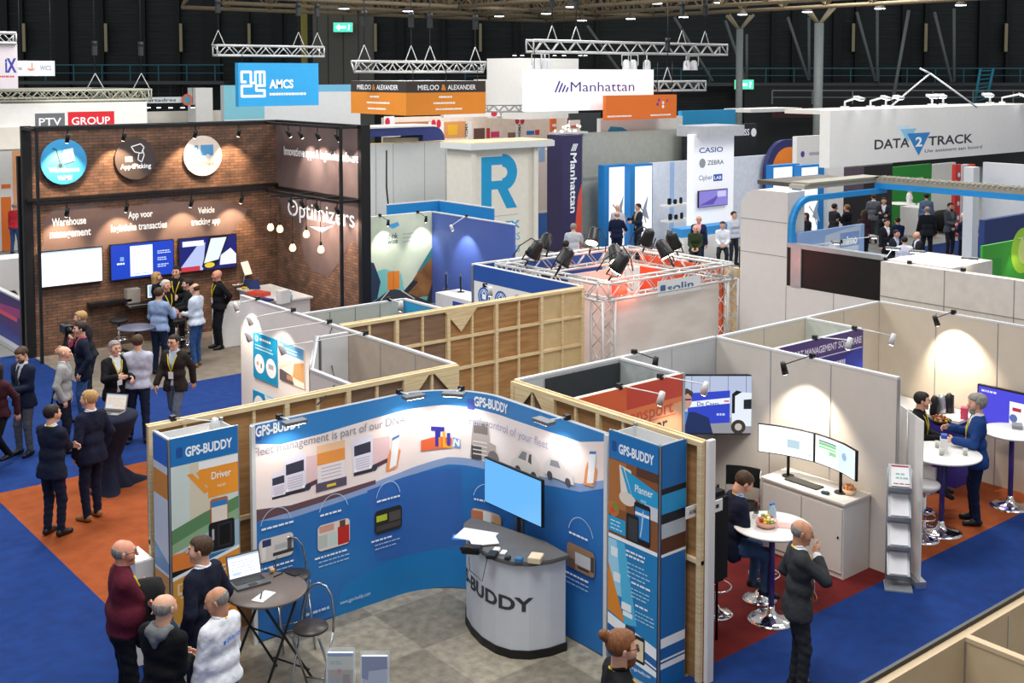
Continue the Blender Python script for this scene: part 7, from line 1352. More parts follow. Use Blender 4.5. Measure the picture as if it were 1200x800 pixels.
# brochure holders at the bottom edge
for px, py, c1, c2, lab in ((399, 772, '5f9a6c', '2f7ac0', 'clear holder with a green and yellow brochure at the bottom edge'), (439, 776, '1f3f8f', 'c8ccd4', 'clear holder with a navy and white brochure at the bottom edge')):
    p = G(px, py-12, 1.25); t = thing('brochure_holder', lab, 'brochure stand', (p.x, p.y, 0), HR)
    MB().use(alu).tube([(0, .05, .02), (0, .05, 1.0)], .018, 8).build('pole', t); MB().use(alu).lathe([(.18, 0), (.18, .012), (.03, .025)], 0, 0, 24).build('base', t)
    MB().use(glass_s).box(-.125, -.02, .88, .125, -.016, 1.22).box(-.125, .02, .88, .125, .024, 1.25).box(-.125, -.02, .88, .125, .024, .885).box(-.125, -.02, .88, -.121, .024, 1.24).box(.121, -.02, .88, .125, .024, 1.24).build('pocket', t)
    br_ = MB().use(badge).box(-.11, -.012, .89, .11, .012, 1.22).build('brochure', t); pr = Print(mapY(-.013, -.11, .89))
    if c1[0] == '5': pr.rect(0, 0, .22, .33, P('e4e0c0')).rect(0, .30, .22, .33, P(c2)).rect(0, .0, .22, .18, P('b8944a')).rect(0, 0, .11, .09, P('7f9aa8')).rect(.13, .03, .19, .14, P('7a3c2c')).circ(.10, .17, .02, P('c8384a')).lines(.02, .25, .12, 2, P('3a78b8'), .02, .006)
    else: pr.rect(0, 0, .22, .33, P('c4cbd6')).poly([(0, .14), (.05, .12), (.06, .20), (.22, .22), (.22, .33), (0, .33)], P('1f3f9a'))
    pr.build('print', br_)
# navy draped table by the aisle
p = G(128, 486, 1.08); t = thing('draped_table', 'round bar table in a stretched navy cloth with flared foot', 'table', (p.x, p.y, 0)); nf = F('181c30'); N = 48
rows = [[((r_*(1+f_*math.cos(3*a_)+f_*.4*math.cos(7*a_)))*math.cos(a_), (r_*(1+f_*math.cos(3*a_)+f_*.4*math.cos(7*a_)))*math.sin(a_), z_) for a_ in [2*PI*k/N for k in range(N+1)]] for r_, z_, f_ in ((.001, 1.09, 0), (.41, 1.085, 0), (.415, 1.04, 0), (.36, .90, .01), (.24, .66, .05), (.15, .42, .08), (.17, .25, .14), (.28, .10, .25), (.38, .02, .35), (.40, .004, .36))]
MB().use(nf, True).grid(rows).build('cloth', t); MB().use(alu).cyl((0, 0, .02), .04, 1.0, 12).build('pole', t)
laptop('small open laptop on the navy draped table', put(130, 484, 1.09), -.9, sc=('e8d8c8', .9), body='8f9094'); boxy('red_cup', 'red carton on the navy draped table', 'carton', put(106, 484, 1.09), (.10, .10, .12), P('c02a34'), .3)
# red carpet stand furniture
p = G(905, 615, 1.1); t = round_table('white round bar table with purple pole on the red carpet', p.x, p.y, 1.1, .44, white, mat('purple_pole', '3a2f7c', .4), chrome, br=.27)
P1 = p; bowl('bowl of yellow packets and snacks on the white bar table', put(898, 617, 1.1), .13, ('e0c83c', 'c8503c', 'f0ece0', '7ab04c'), m=P('e8b0a0')); bottle('clear water bottle with blue cap on the white bar table', put(903, 612, 1.1), .22); bottle('second water bottle behind the bowl on the white bar table', put(906, 609, 1.1), .20); boxy('napkins', 'stack of white napkins at the rear of the white bar table', 'napkins', put(889, 606, 1.1), (.12, .12, .05), white, .4); bottle('dark soda bottle at the rear of the white bar table', put(886, 606, 1.1), .2, .03, '3a2420', 'c03030')
boxy('leaflets', 'red and white leaflets fanned on the white bar table', 'leaflet', put(921, 616, 1.1), (.16, .2, .008), mat('leaflet_red', 'dcb0a8', .5), .6, 0)
p = G(838, 718); bar_stool('bar stool with chrome base under the seated man', p.x, p.y, 2.2, .72); p = G(890, 701); bar_stool('white bar stool behind the purple pole of the bar table', p.x, p.y, .8, .78)
def side_chair(lab, x, y, rz):
    t = thing('side_chair', lab, 'chair', (x, y, 0), rz); MB().use(blackf).box(-.22, -.22, .44, .22, .22, .49).build('seat', t, bevel=.02)
    rows = [[(.23*x_, .24+.04*(1-x_*x_), z_) for x_ in [k/5-1 for k in range(11)]] for z_ in (.64, .70, .78, .86, .90)]; mb = MB().use(blackf, True); mb.grid(rows); mb.grid([[(a, b+.03, c) for a, b, c in r] for r in rows]); mb.grid([rows[0], [(a, b+.03, c) for a, b, c in rows[0]]]).grid([rows[-1], [(a, b+.03, c) for a, b, c in rows[-1]]]); mb.build('backrest', t)
    for sx in (-1, 1): MB().use(chrome).tube([(sx*.23, .27, .88), (sx*.23, .24, .45), (sx*.23, .26, .01)], .011, 7).build('leg', t); MB().use(chrome).tube([(sx*.23, .22, .45), (sx*.23, -.22, .45), (sx*.23, -.24, .01)], .011, 7).build('leg', t)
p = G(884, 552, .9); side_chair('black side chair with curved back near the truck television', 11.95, 9.75, -1.1); p = G(824, 560, .8); side_chair('black side chair partly hidden by the seated man', 11.15, 10.1, .5)
# black cloth hung over a rack beside the number plates
t = thing('clothes_rack', 'tall black cloth draped rack beside the seated man', 'rack'); pa, pb = G(808, 690), G(834, 655); q = G(821, 566, 1.75)
MB().use(blackf).prism([(8.98, 7.95), (9.62, 7.95), (9.62, 8.30), (8.98, 8.30)], .72, 1.72).build('black_cloth', t, bevel=.05); MB().use(black).tube([(9.0, 8.12, 0), (9.0, 8.12, 1.74), (9.6, 8.12, 1.74), (9.6, 8.12, 0)], .015, 6).build('rail', t)
# truck television
o0 = PD(800, 441, 15.7); ctr = PD(828, 474, 15.7); w, h = 1.42, .80; t = thing('television', 'large television showing a presenter and a blue and white truck', 'television', ctr, HR)
MB().use(black).box(-w/2-.015, 0, -h/2-.015, w/2+.015, .05, h/2+.015).build('housing', t); MB().use(black).box(-.2, .05, -.2, .2, .3, .2).build('wall_mount', t); pr = Print(mapY(-.002, -w/2, -h/2)); e = 1.
pr.rect(0, 0, w, h, S('b8c4e0', .9)).rect(0, 0, w, .22, S('a8a8b0', .7)); [pr.rect(.5+.25*k, .5, .507+.25*k, h, S('6a7490', .7)) for k in range(4)]
pr.poly([(.45, .12), (.45, .56), (1.03, .60), (1.03, .15)], S('3548c8', .9)).poly([(.45, .36), (1.03, .42), (1.03, .50), (.45, .44)], S('e4ecf8', 1)).text('De Caem', .58, .385, .06, S('2c3fa8', .8), .30).poly([(1.06, .1), (1.06, .50), (1.14, .58), (1.40, .56), (1.40, .1)], S('dfe6f0', 1)).poly([(1.06, .28), (1.06, .55), (1.12, .60), (1.2, .58), (1.1, .52), (1.1, .28)], S('20242c', .5)).poly([(1.22, .34), (1.22, .47), (1.34, .48), (1.34, .34)], S('2c333c', .6)).circ(1.15, .09, .10, S('50443a', .5)).circ(1.15, .09, .05, S('c8c4c0', .8)).rect(.95, .44, 1.02, .46, S('d04050', .9)).lines(.85, .25, .13, 1, S('c8d4f0', .9), th=.03)
pr.poly([(.28, 0), (.28, .2), (.38, .30), (.55, .30), (.74, .22), (.80, 0)], S('2c3f72', .6)).poly([(.36, .26), (.42, .12), (.46, .3)], S('5a8ae0', .8)).circ(.42, .46, .085, S('d0a090', .8), ry=.12).poly([(.33, .48), (.34, .60), (.44, .63), (.52, .58), (.51, .50), (.45, .56)], S('5a4a44', .5)).line([(.38, .47), (.50, .475)], .02, S('2a2a30', .4)).lines(.14, .12, .2, 2, S('e8f0fa', 1), .04, .02)
pr.build('display', t)
# white cabinet with keyboard, mouse and the wide curved monitors
X0, X1, Y0, Y1 = 11.94, 12.50, 8.12, 9.36; t = thing('cabinet', 'white two door cabinet under the wide curved monitors', 'cabinet'); cm = mat('cabinet_white', 'd9d4cc', .45, vary=.02)
MB().use(cm).box(X0+.02, Y0, 0, X1, Y1, .93).build('body', t); MB().use(cm).box(X0-.01, Y0-.02, .93, X1+.01, Y1+.02, .96).build('worktop', t, bevel=.004); ym = (Y0+Y1)/2
for a_, b_ in ((Y0+.02, ym-.005), (ym+.005, Y1-.02)): d_ = MB().use(cm).box(X0, a_, .07, X0+.02, b_, .88).build('door', t, bevel=.004)
MB().use(black).box(X0-.008, Y0+.06, .50, X0, Y0+.08, .53).build('lock', d_)
bz = .96; boxy('keyboard', 'long dark keyboard on the white cabinet', 'keyboard', (12.14, 8.85, bz), (.16, .50, .022), mat('keyboard_dark', '3a3b3a', .5), .0); boxy('mouse', 'small dark blue mouse beside the long keyboard', 'mouse', (12.05, 8.46, bz), (.07, .11, .035), mat('mouse_blue', '2c4a5c', .4), .3, .012); t = bowl('dish of orange biscuits on the white cabinet', (12.27, 8.26, bz), .09, ('e0a06a', 'e8b88a', 'd88a50'), 'dish', P('e8c8a8'))
cp = Path([(12.20, 9.60), (12.26, 9.30), (12.29, 9.0), (12.30, 8.75), (12.29, 8.50), (12.24, 8.2), (12.14, 7.92)])
cp = Path([(12.02, 9.50), (12.14, 9.25), (12.21, 9.0), (12.24, 8.76), (12.22, 8.52), (12.16, 8.28), (12.04, 8.02)])
for k, (u0, u1, lab) in enumerate(((0, .5, 'left white glowing half of the wide curved monitor pair'), (.5, 1, 'right curved monitor with a green table on its screen'))):
    sub = Path([tuple(cp.at(cp.L*(u0+(u1-u0)*i/8))[0]) for i in range(9)]); t = thing('curved_monitor', lab, 'monitor'); mb = MB().use(black); zz0, zz1 = 1.24, 1.62
    P0 = [sub.fmap()(sub.L*i/8, 0, 0) for i in range(9)]; Pb = [sub.fmap()(sub.L*i/8, 0, -.03) for i in range(9)]; sub._sh(mb, P0, Pb, zz0, zz1); mb.build('housing', t)
    pr = Print(sub.fmap(0, .003), .08); l_ = sub.L; pr.rect(.01, zz0+.012, l_-.01, zz1-.01, S('f0f6fb', 1.4))
    if k == 0: pr.rect(l_*.5, 1.36, l_*.72, 1.47, S('bcd6e4', 1)).lines(l_*.75, 1.46, l_*.2, 6, S('c0ccdc', 1), .03, .008).lines(l_*.5, 1.32, l_*.4, 2, S('ccd8e4', 1), .03, .01)
    else: pr.rect(l_*.5, zz0+.02, l_*.97, 1.60, S('cfe2f0', 1.2)).rect(l_*.08, 1.54, l_*.46, 1.56, S('8098a8', .8)).rect(l_*.08, 1.50, l_*.46, 1.535, S('8ad890', 1)).rect(l_*.08, 1.46, l_*.46, 1.49, S('a8e8b0', 1)).rect(l_*.3, 1.40, l_*.46, 1.45, S('9ae0a0', 1)).lines(l_*.1, 1.42, l_*.3, 5, S('a8b8c4', 1), .03, .008).circ(l_*.66, 1.46, .05, S('9ab8e0', 1))
    pr.build('display', t); m_, n_ = sub.at(l_/2); MB().use(black).tube([(m_.x-n_.x*.05, m_.y-n_.y*.05, bz), (m_.x-n_.x*.05, m_.y-n_.y*.05, 1.4)], .02, 8).cyl((m_.x-n_.x*.05, m_.y-n_.y*.05, bz), .08, .012, 16).build('stand', t)
# zig-zag brochure rack and roll-up banner
p = G(1042, 690); t = thing('brochure_rack', 'silver zigzag brochure rack at the end of the pale side wall', 'brochure rack', (12.33, 7.60, 0), HR-.25); ra = mat('rack_silver', 'aeb3b8', .35, .5)
for k in range(4):
    zc = .28+.36*k; R = Matrix.Rotation(-.75, 3, 'X'); MB().use(ra).rbox((0, 0, zc), (.26, .012, .30), R).build('tray', t); MB().use(ra).rbox((0, -.0, zc-.17), (.26, .012, .22), Matrix.Rotation(.9, 3, 'X')).build('tray_back', t)
    o = MB().use(badge).rbox((0, -.018, zc+.01), (.21, .008, .27), R).build('brochure', t)
    if k == 3: pr = Print(mapF(Vector((-.1, -.018, zc+.01))+R@Vector((0, -.006, -.13)), (1, 0, 0), R@Vector((0, 0, 1)))); pr.rect(0, .24, .2, .26, P('b03038')).lines(.05, .14, .12, 2, P('7fb8b0'), .05, .02).lines(.02, .02, .15, 1, P('b03038'), th=.012); pr.build('print', o)
MB().use(ra).tube([(-.14, .02, .0), (-.14, .08, .7), (-.14, .02, 1.45)], .008, 6).tube([(.14, .02, .0), (.14, .08, .7), (.14, .02, 1.45)], .008, 6).build('side_rail', t); MB().use(ra).box(-.16, -.18, 0, .16, .12, .015).build('base', t)
a = G(1055, 683); t = thing('rollup_banner', 'white roll-up banner seen almost edge on by the orange carpet', 'banner', (12.72, 7.72, 0), .95); MB().use(white).box(-.40, -.004, .08, .40, .004, 2.05).build('banner_sheet', t); MB().use(alu).box(-.42, -.07, 0, .42, .07, .08).build('cassette', t); MB().use(alu).tube([(0, .03, .05), (0, .03, 2.05)], .01, 6).build('pole', t); pr = Print(mapY(-.005, -.4, 0)); pr.line([(.1, .3), (.4, .8), (.2, 1.2), (.5, 1.6)], .02, P('e07a4a')).line([(.3, .3), (.6, .9)], .015, P('e8a888')); pr.build('print', t)
# orange carpet stand furniture
p = G(1105, 530, 1.1); round_table('white round bar table with a menu card on the orange carpet', p.x, p.y, 1.1, .50, white, mat('purple_pole', '3a2f7c', .4), chrome, br=.28)
t = thing('menu_card', 'white folded menu card with blue top on the right bar table', 'card', put(1106, 530, 1.1), .5); MB().use(white).box(-.07, -.05, 0, .07, .05, .20).build('card', t); MB().use(P('2f4fa8')).box(-.05, -.04, .20, .05, .04, .25).build('napkin', t)
for px, py, lab in ((1098, 524, 'small glass of coffee left of the menu card'), (1103, 533, 'small glass of coffee in front of the menu card'), (1131, 533, 'small glass of coffee near the edge of the right bar table')): t = thing('coffee_glass', lab, 'glass', put(px, py, 1.1)); MB().use(mat('glass_clear', 'e8ece8', .08, vary=0, alpha=.45)).lathe([(.028, 0), (.034, .09), (.031, .09), (.026, .006), (.001, .006)], 0, 0, 16).build('glass', t); MB().use(P('5a3420')).cyl((0, 0, .008), .026, .045, 14).build('coffee', t)
p = G(1082, 632); bar_stool('white tub bar stool in front of the right bar table', p.x, p.y, 2.6, .76); p = G(1078, 598); bar_stool('bar stool under the seated young man', p.x, p.y, 1.0, .76)
p = G(1186, 505, 1.1); round_table('white bar table beneath the purple television', p.x, p.y, 1.1, .42, white, mat('purple_pole', '3a2f7c', .4), chrome, br=.28); boxy('charger', 'grey devices lying on the table beneath the purple television', 'device', put(1192, 501, 1.1), (.2, .14, .05), mat('device_grey', '8a8d92', .4), .5)
t = thing('corner_counter', 'white topped counter with blue violet front in the corner', 'counter'); MB().use(P('3a3290')).box(15.2, 9.95, 0, 16.48, 10.55, 1.0).box(15.95, 8.9, 0, 16.48, 9.95, 1.0).build('front', t); MB().use(white).box(15.15, 9.9, 1.0, 16.5, 10.6, 1.04).box(15.9, 8.85, 1.0, 16.5, 9.9, 1.04).build('worktop', t)
for px, py, lab in ((1095, 486, 'black coffee flask at the left on the corner counter'), (1103, 484, 'silver coffee flask in the middle on the corner counter'), (1112, 483, 'black and silver coffee flask at the right on the corner counter')):
    t = thing('coffee_flask', lab, 'flask', put(px, py, 1.04)); MB().use(black if 'black' in lab else alu).lathe([(.07, 0), (.075, .05), (.06, .22), (.045, .27), (.02, .30)], 0, 0, 18).build('body', t); MB().use(black).tube([(.05, 0, .26), (.12, 0, .24), (.12, 0, .10), (.07, 0, .06)], .012, 6).build('handle', t)
boxy('sugar_box', 'small pink red box on the corner counter', 'box', put(1130, 490, 1.04), (.13, .10, .17), P('d8506c'), .4); bowl('dark tray of pastries on the corner counter', put(1102, 497, 1.04), .16, ('e8a83c', 'c8782c', '8a4a20'), 'dish', black)
screen('television', 'purple glowing television on the far right wall', 'y', 16.44, 8.84, 7.95, .96, 1.50, lambda p, w, h: p.lines(.05*w, .86*h, .35*w, 1, S('dfe0ff', 1), th=.03).rect(.55*w, .12*h, .98*w, .75*h, S('eef0fa', 1.1)).circ(.62*w, .3*h, .06, S('6a7ac0', .8)).rect(.6*w, .5*h, .75*w, .6*h, S('c8384a', .8)), '4a48d0', 1.1, cat='television')
cam_t = thing('video_camera', 'black video camera on a tripod by the brick wall', 'camera', put(78, 388, 1.45)); MB().use(black).cbox(0, 0, .05, .16, .30, .14).tube([(0, -.1, .06), (-.02, -.32, .06)], .05, 10).tube([(0, .1, .14), (0, -.12, .17)], .015, 5).build('body', cam_t)
for a_ in (0, 2.1, 4.2): MB().use(black).tube([(0, 0, 0), (.4*math.cos(a_), .4*math.sin(a_), -1.44)], .018, 6).build('leg', cam_t)

# ================================================================ people
def prop_phone(M, w_): pass
def logo_back(o, U, s):
    pr = Print(mapF(Vector(tuple(U((-.10, -.136, 1.30))))*s, (1, 0, .10), (0, .12, 1))); pr.rect(0, 0, .03, .035, P('2f6fd0')).text('GPS-BUDDY', .04, .003, .03, P('2f6fd0'), .19, bold=.03); pr.build('logo', o)
PP = [
 # near left group
 ('bald man with glasses in a maroon polo shirt holding a black jacket', 143, 630, 62, 'crossed', dict(top='F:5a1c2c', sleeve='short', legs='15161c', hair=('sides', 'grey'), skin='pink', glasses=True, belly=.05, w=1.08, h=1.84, hy=-.15)),
 ('shaven headed man in a black jacket with grey hood seen from behind', 191, 694, 25, 'phone', dict(top='F:131316', hood='6f7274', legs='1a1c26', hair=('sides', 'grey'), skin='light', w=1.1, h=1.78)),
 ('man with short brown hair in a navy suit in front of the left display tower', 236, 627, 292, 'pocket', dict(top='F:171b2c', legs='171b2c', jacket=True, hair=('short', 'brown'), hy=.5, lan=False, h=1.83)),
 ('balding man in a white shirt with small blue print on the back', 256, 686, 298, 'relaxed', dict(top='F:e2e4ea', legs='3a4254', hair=('sides', 'grey'), skin='tan', hy=.55, hp=.3, belly=.02, h=1.74, chest=logo_back)),
 # carpet group
 ('dark haired balding man in a navy suit with folded arms seen from behind', 60, 473, 22, 'crossed', dict(top='F:191f33', legs='191f33', jacket=True, hair=('short', 'dark'), h=1.80, hy=-.3)),
 ('blond man in a dark navy suit with brown shoes turned to the left', 105, 456, 300, 'pocket', dict(top='F:171b31', legs='171b31', jacket=True, hair=('short', 'blond'), lan=False, shoes='brown', hy=.4, h=1.84)),
 ('man in a navy blazer, dark tie and grey trousers looking down at his hands', 26, 405, 205, 'phone', dict(top='F:1a2238', legs='55575c', jacket=True, tie='33343a', lan=False, hair=('short', 'brown'), hp=.45, beard=True, h=1.80)),
 ('bald man in a light grey sweater standing in profile', 74, 404, 78, 'pocket', dict(top='F:9c9d9c', under='e8e8ea', legs='1b1f2c', hair=('bald', ''), lan=False, h=1.78)),
 ('young man in a navy blazer and pink scarf with a hand at his face', 95, 376, 245, 'face', dict(top='F:171d2e', under='d9687a', legs='3a5a86', jacket=True, hair=('short', 'dark'), lan=False, h=1.84)),
 ('fair haired man behind the video camera', 96, 364, 262, 'reach', dict(top='F:1a1c22', legs='22252e', hair=('short', 'blond'), h=1.84)),
 ('grey haired man in a black suit with yellow lanyard facing the light shirted man', 134, 398, 130, 'gesture', dict(top='F:15161a', legs='15161c', jacket=True, hair=('short', 'grey'), h=1.78)),
 ('brown haired man in a pale lilac shirt seen from behind by the draped table', 161, 391, 350, 'phone', dict(top='F:b4b8ca', legs='1c2338', hair=('short', 'brown'), h=1.84, w=1.05, ra=(.12, -.08, .085), la=(-.16, .12, .085))),
 ('man in a dark brown blazer and grey jeans walking towards the camera', 204, 391, 192, 'walk', dict(top='F:2a2422', under='b8cade', legs='5a6372', jacket=True, hair=('short', 'dark'), glasses=True, hy=-.2)),
 ('long haired woman in a dark maroon top and black trousers at the left edge', -5, 424, 200, 'walk', dict(top='F:3c1c22', legs='101014', hair=('long', 'dark'), lan=False, h=1.72)),
 # group at the brick stand
 ('man in a light blue shirt and dark jeans seen from behind', 186, 336, 12, 'gesture', dict(top='F:8598b8', legs='1f2b44', hair=('short', 'brown'), h=1.82)),
 ('balding man in a white shirt and blue jeans turned to the left', 229, 331, 285, 'phone', dict(top='F:c9d3e0', legs='2f4f80', hair=('sides', 'brown'), lan=False, shoes='brown', h=1.80, hp=.25)),
 ('fair haired woman in a black top in the huddle by the screens', 183, 318, 80, 'crossed', dict(top='F:14151a', legs='14151a', hair=('long', 'blond'), lan=False, h=1.70)),
 ('white haired man in black with a yellow lanyard in the huddle', 194, 327, 120, 'phone', dict(top='F:15161b', legs='15161b', hair=('short', 'white'), skin='pink')),
 ('dark haired man in black with a yellow lanyard facing the camera', 207, 311, 185, 'gesture', dict(top='F:15161b', legs='15161b', hair=('short', 'dark'), h=1.86)),
 ('man with dark hair bending over in black top and khaki trousers', 221, 326, 250, 'reach', dict(top='F:1e2422', legs='a89878', hair=('short', 'dark'), skin='light', lan=False, h=1.76)),
 ('bald man in black with a yellow lanyard near the counter', 255, 315, 238, 'back', dict(top='F:15161b', legs='15171c', hair=('bald', ''), skin='pink', h=1.82)),
 ('man in a red jacket and jeans seen from behind at the far left', 17, 237, 10, 'relaxed', dict(top='F:c8303c', legs='2f4f80', hair=('sides', 'grey'), lan=False, h=1.80)),
 ('seated person in a grey patterned top cut off by the left edge', 3, 315, 100, 'sit', dict(top='F:a8a4a0', legs='5a5a60', hair=('short', 'dark'), lan=False)),
 # near right
 ('bearded man with a hair bun and glasses in a black sweater', 727, 736, 82, 'relaxed', dict(top='F:121316', legs='1a1c22', hair=('bun', 'red'), beard=True, glasses=True, skin='light', h=1.94, w=1.1)),
 ('balding man in a dark grey suit touching his face on the blue carpet', 938, 607, 92, 'face', dict(top='F:33363a', legs='2c2f33', jacket=True, hair=('sides', 'grey'), skin='tan', h=1.79, hy=-.1, rh=(.02, .17, -.03), er=(.8, .5, -1), lh=(-.22, .12, -.44), hp=.15)),
 ('seated man in a navy blazer and jeans bent over the white bar table', 868, 560, 82, 'stool', dict(top='F:171c30', under='8fb0dc', legs='3c5478', jacket=True, hair=('short', 'brown'), hp=.55, h=1.80)),
 ('young man in a black hooded top sitting behind the right bar table', 1079, 465, 118, 'stool', dict(top='F:1b1c1f', legs='34465e', hair=('short', 'dark'), hy=.2, h=1.76, lean=.08)),
 ('curly haired man in a bright blue suit leaning on the right bar table', 1146, 461, 288, 'gesture', dict(top='F:1f3f78', under='e4e6ea', legs='16223f', jacket=True, hair=('curly', 'grey'), beard=True, hy=.25, w=1.05, h=1.82)),
 # behind the truss square
 ('man in a light grey shirt seen from behind beyond the truss square', 672, 261, 5, 'gesture', dict(top='F:b4b6bc', legs='22262e', hair=('short', 'grey'), w=1.15)),
 ('dark haired person low behind the truss square', 663, 281, 20, 'stand', dict(top='F:5a4a3a', legs='22262e', hair=('short', 'dark'))),
 ('brown haired person right of the light grey shirt', 694, 287, 30, 'stand', dict(top='F:3a2a24', legs='22262e', hair=('short', 'brown'))),
 ('broad man in navy seen from behind at the lit white panels', 723, 247, 20, 'gesture', dict(top='F:121a38', legs='121a30', hair=('sides', 'grey'), w=1.12, lan=False)),
 ('man in a pale shirt facing the broad navy man', 724, 239, 190, 'stand', dict(top='F:c8c4cc', legs='3a3a44', hair=('sides', 'brown'), lan=False)),
 ('man in a dark suit and yellow tie before the lit white panel', 748, 238, 250, 'gesture', dict(top='F:232a3c', under='e8dcc0', legs='232a3c', jacket=True, tie='c8a838', hair=('short', 'dark'), lan=False)),
 ('bald man in a navy suit with a pink shirt at the blue counter', 819, 252, 185, 'stand', dict(top='F:1f2846', under='e8a8b8', legs='1f2846', jacket=True, hair=('bald', ''), skin='pink', lan=False)),
 ('bald man in a dark green sweater below the navy suited man', 815, 266, 190, 'sit', dict(top='F:2f3a24', legs='22262e', hair=('bald', ''), lan=False, sit=.58)),
 ('dark haired seated man in a white shirt facing the camera', 847, 262, 190, 'sit', dict(top='F:e0e2ea', legs='22262e', hair=('short', 'dark'), lan=False, sit=.58)),
 ('man in a grey white shirt turned away by the blue counter', 860, 247, 150, 'relaxed', dict(top='F:c0c6d0', legs='2a2f3a', hair=('short', 'dark'), lan=False)),
 ('man in a white shirt inside the far white stand, left one', 641, 193, 150, 'relaxed', dict(top='F:e4e2e4', legs='3a3a40', hair=('short', 'brown'), lan=False, hd=1)),
 ('man in a white shirt inside the far white stand, right one', 656, 195, 200, 'gesture', dict(top='F:e4e2e4', legs='26262c', hair=('short', 'dark'), lan=False)),
 # meeting area at right
 ('person in a red top seated behind the portal', 935, 254, 90, 'sit', dict(top='F:c83a34', legs='2a2a30', hair=('short', 'dark'), lan=False)),
 ('woman with dark hair in black beside the red top', 945, 252, 250, 'sit', dict(top='F:1c2028', legs='2a2a30', hair=('long', 'dark'), lan=False)),
 ('dark haired man in charcoal left of the black wall', 978, 238, 60, 'gesture', dict(top='F:2a2c32', legs='1c1e24', hair=('short', 'dark'), lan=False)),
 ('fair haired man in black left of the grey suit', 993, 239, 320, 'crossed', dict(top='F:17181c', legs='17181c', hair=('short', 'dblond'), lan=False)),
 ('tall man in a mid grey suit seen from behind', 1024, 226, 10, 'gesture', dict(top='F:5a5f66', legs='50555c', jacket=True, hair=('short', 'brown'), lan=False, h=1.86)),
 ('man in a dark suit facing the tall grey suit', 1036, 231, 200, 'gesture', dict(top='F:2c3038', under='e4e4ea', legs='22252c', jacket=True, hair=('short', 'dark'), lan=False)),
 ('person in a dark checked shirt at the corner of the printed board', 1013, 246, 350, 'stand', dict(top='F:4a3034', legs='26262c', hair=('long', 'brown'), lan=False)),
 ('man in a dark suit facing the camera at the meeting table', 1039, 256, 160, 'stand', dict(h=1.7, top='F:1d2026', under='e8e8ee', legs='1d2026', jacket=True, hair=('short', 'dark'), lan=False)),
 ('seated man in a navy sweater seen from behind', 1052, 257, 0, 'sit', dict(top='F:1d2850', legs='1d2026', hair=('short', 'brown'), lan=False)),
 ('smiling seated man in a dark suit behind the white shirt', 1050, 272, 150, 'sit', dict(top='F:22262e', under='c8d4ea', legs='1d2026', jacket=True, hair=('short', 'dark'), lan=False)),
 ('seated man in a white shirt seen from behind', 1060, 280, 10, 'sit', dict(top='F:d8dae4', legs='1d2026', hair=('short', 'dark'), lan=False, w=1.1)),
 ('bald seated man in a dark suit turned to the left', 1075, 274, 265, 'sit', dict(top='F:26282e', under='e0e0e8', legs='1d2026', jacket=True, hair=('bald', ''), lan=False)),
 ('broad grey haired man in a black suit seen from behind', 1087, 241, 8, 'relaxed', dict(top='F:1f2126', legs='1c1e22', jacket=True, hair=('sides', 'grey'), lan=False, w=1.15, h=1.84)),
 ('man in a slate blue shirt behind the broad black suit', 1086, 226, 20, 'stand', dict(top='F:5a6c88', legs='2a2f3a', hair=('short', 'dark'), lan=False, h=1.8)),
 ('bearded man in a grey jacket facing the camera by the armchair', 1114, 237, 160, 'phone', dict(top='F:4a4d54', under='6a7078', legs='26282e', jacket=True, hair=('short', 'dark'), beard=True, lan=False, shoes='brown', h=1.86)),
 ('grey haired man in dark navy seen from behind beside the pale post', 1130, 249, 330, 'crossed', dict(top='F:1a2034', legs='16181e', hair=('short', 'white'), lan=False)),
 ('dark haired person in black half hidden by the pale post', 1137, 241, 190, 'stand', dict(top='F:17181c', under='e0c8b8', legs='17181c', jacket=True, hair=('short', 'dark'), skin='dark', lan=False)),
 ('person in a grey top beside the white bar table', 1055, 209, 200, 'stand', dict(top='F:6a6f78', legs='22252c', hair=('short', 'brown'), lan=False)),
 ('person in white leaning at the green wall', 1066, 218, 120, 'stand', dict(top='F:e4e4e6', legs='26282e', hair=('short', 'dark'), lan=False)),
 ('person in blue far behind under the wide fascia, left one', 1096, 196, 30, 'stand', dict(top='F:5a6a9a', legs='22252c', hair=('short', 'dark'), lan=False)),
 ('person in pale grey far behind under the wide fascia, right one', 1105, 196, 190, 'stand', dict(top='F:a8b0bc', legs='22252c', hair=('short', 'dark'), lan=False)),
]
res = {}
for lab, px, py, face, pose, kw in PP: kw.pop('hd', None); res[lab] = person(lab, px, py, face, pose, **kw)
# things they hold
def hand_pt(key, i): o, f, wr, M_ = res[[k for k in res if k.startswith(key)][0]]; return M_ @ Vector(tuple(wr[i])), M_
p, M_ = hand_pt('bald man with glasses', 0); mb = MB().use(blackf, True); c = (p+hand_pt('bald man with glasses', 1)[0])/2
rows = [[(c.x+r_*math.cos(a_)*(1+.15*math.sin(3*a_+z_*9)), c.y+r_*math.sin(a_)*(1+.12*math.cos(2*a_+z_*7)), c.z+z_) for a_ in [2*PI*k/20 for k in range(21)]] for r_, z_ in ((.001, .16), (.12, .13), (.17, .02), (.15, -.15), (.18, -.32), (.14, -.45), (.001, -.47))]
tag(mb.grid(rows).build('folded_jacket'), 'black jacket bundled over the arms of the man in maroon', 'jacket')
p, M_ = hand_pt('man in a navy blazer, dark tie', 1); boxy('phone', 'dark phone held by the man in navy blazer and grey trousers', 'phone', p+M_.to_3x3()@Vector((-.05, .07, .02)), (.07, .13, .012), black, 0, .003)
p, M_ = hand_pt('seated man in a navy blazer', 1); boxy('phone', 'black phone held by the seated man over the white bar table', 'phone', p+M_.to_3x3()@Vector((-.03, .08, .03)), (.07, .13, .012), black, .3, .003)
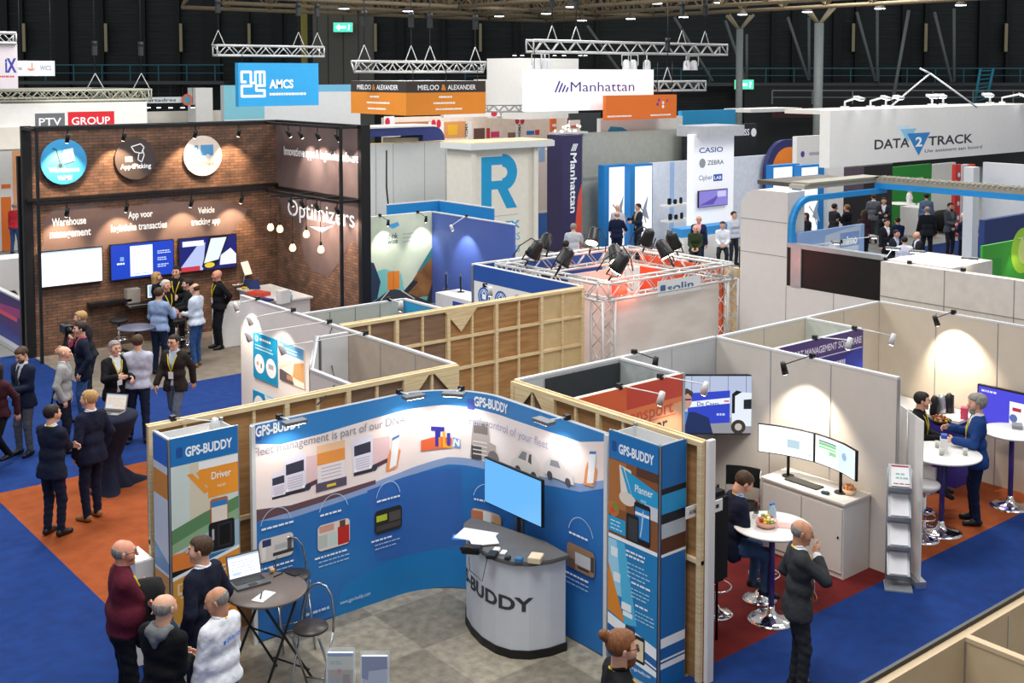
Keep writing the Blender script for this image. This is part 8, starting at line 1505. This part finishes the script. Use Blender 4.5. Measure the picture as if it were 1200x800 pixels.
p, M_ = hand_pt('man in a light blue shirt', 0); boxy('paper_sheet', 'white paper in the hands of the man in the light blue shirt', 'paper', p+M_.to_3x3()@Vector((.05, .12, .02)), (.2, .28, .006), badge, .3, 0)
p, M_ = hand_pt('tall man in a mid grey', 1); boxy('paper_sheet', 'white brochure held by the tall man in grey', 'paper', p+M_.to_3x3()@Vector((0, .1, .0)), (.2, .28, .01), badge, .3, 0)
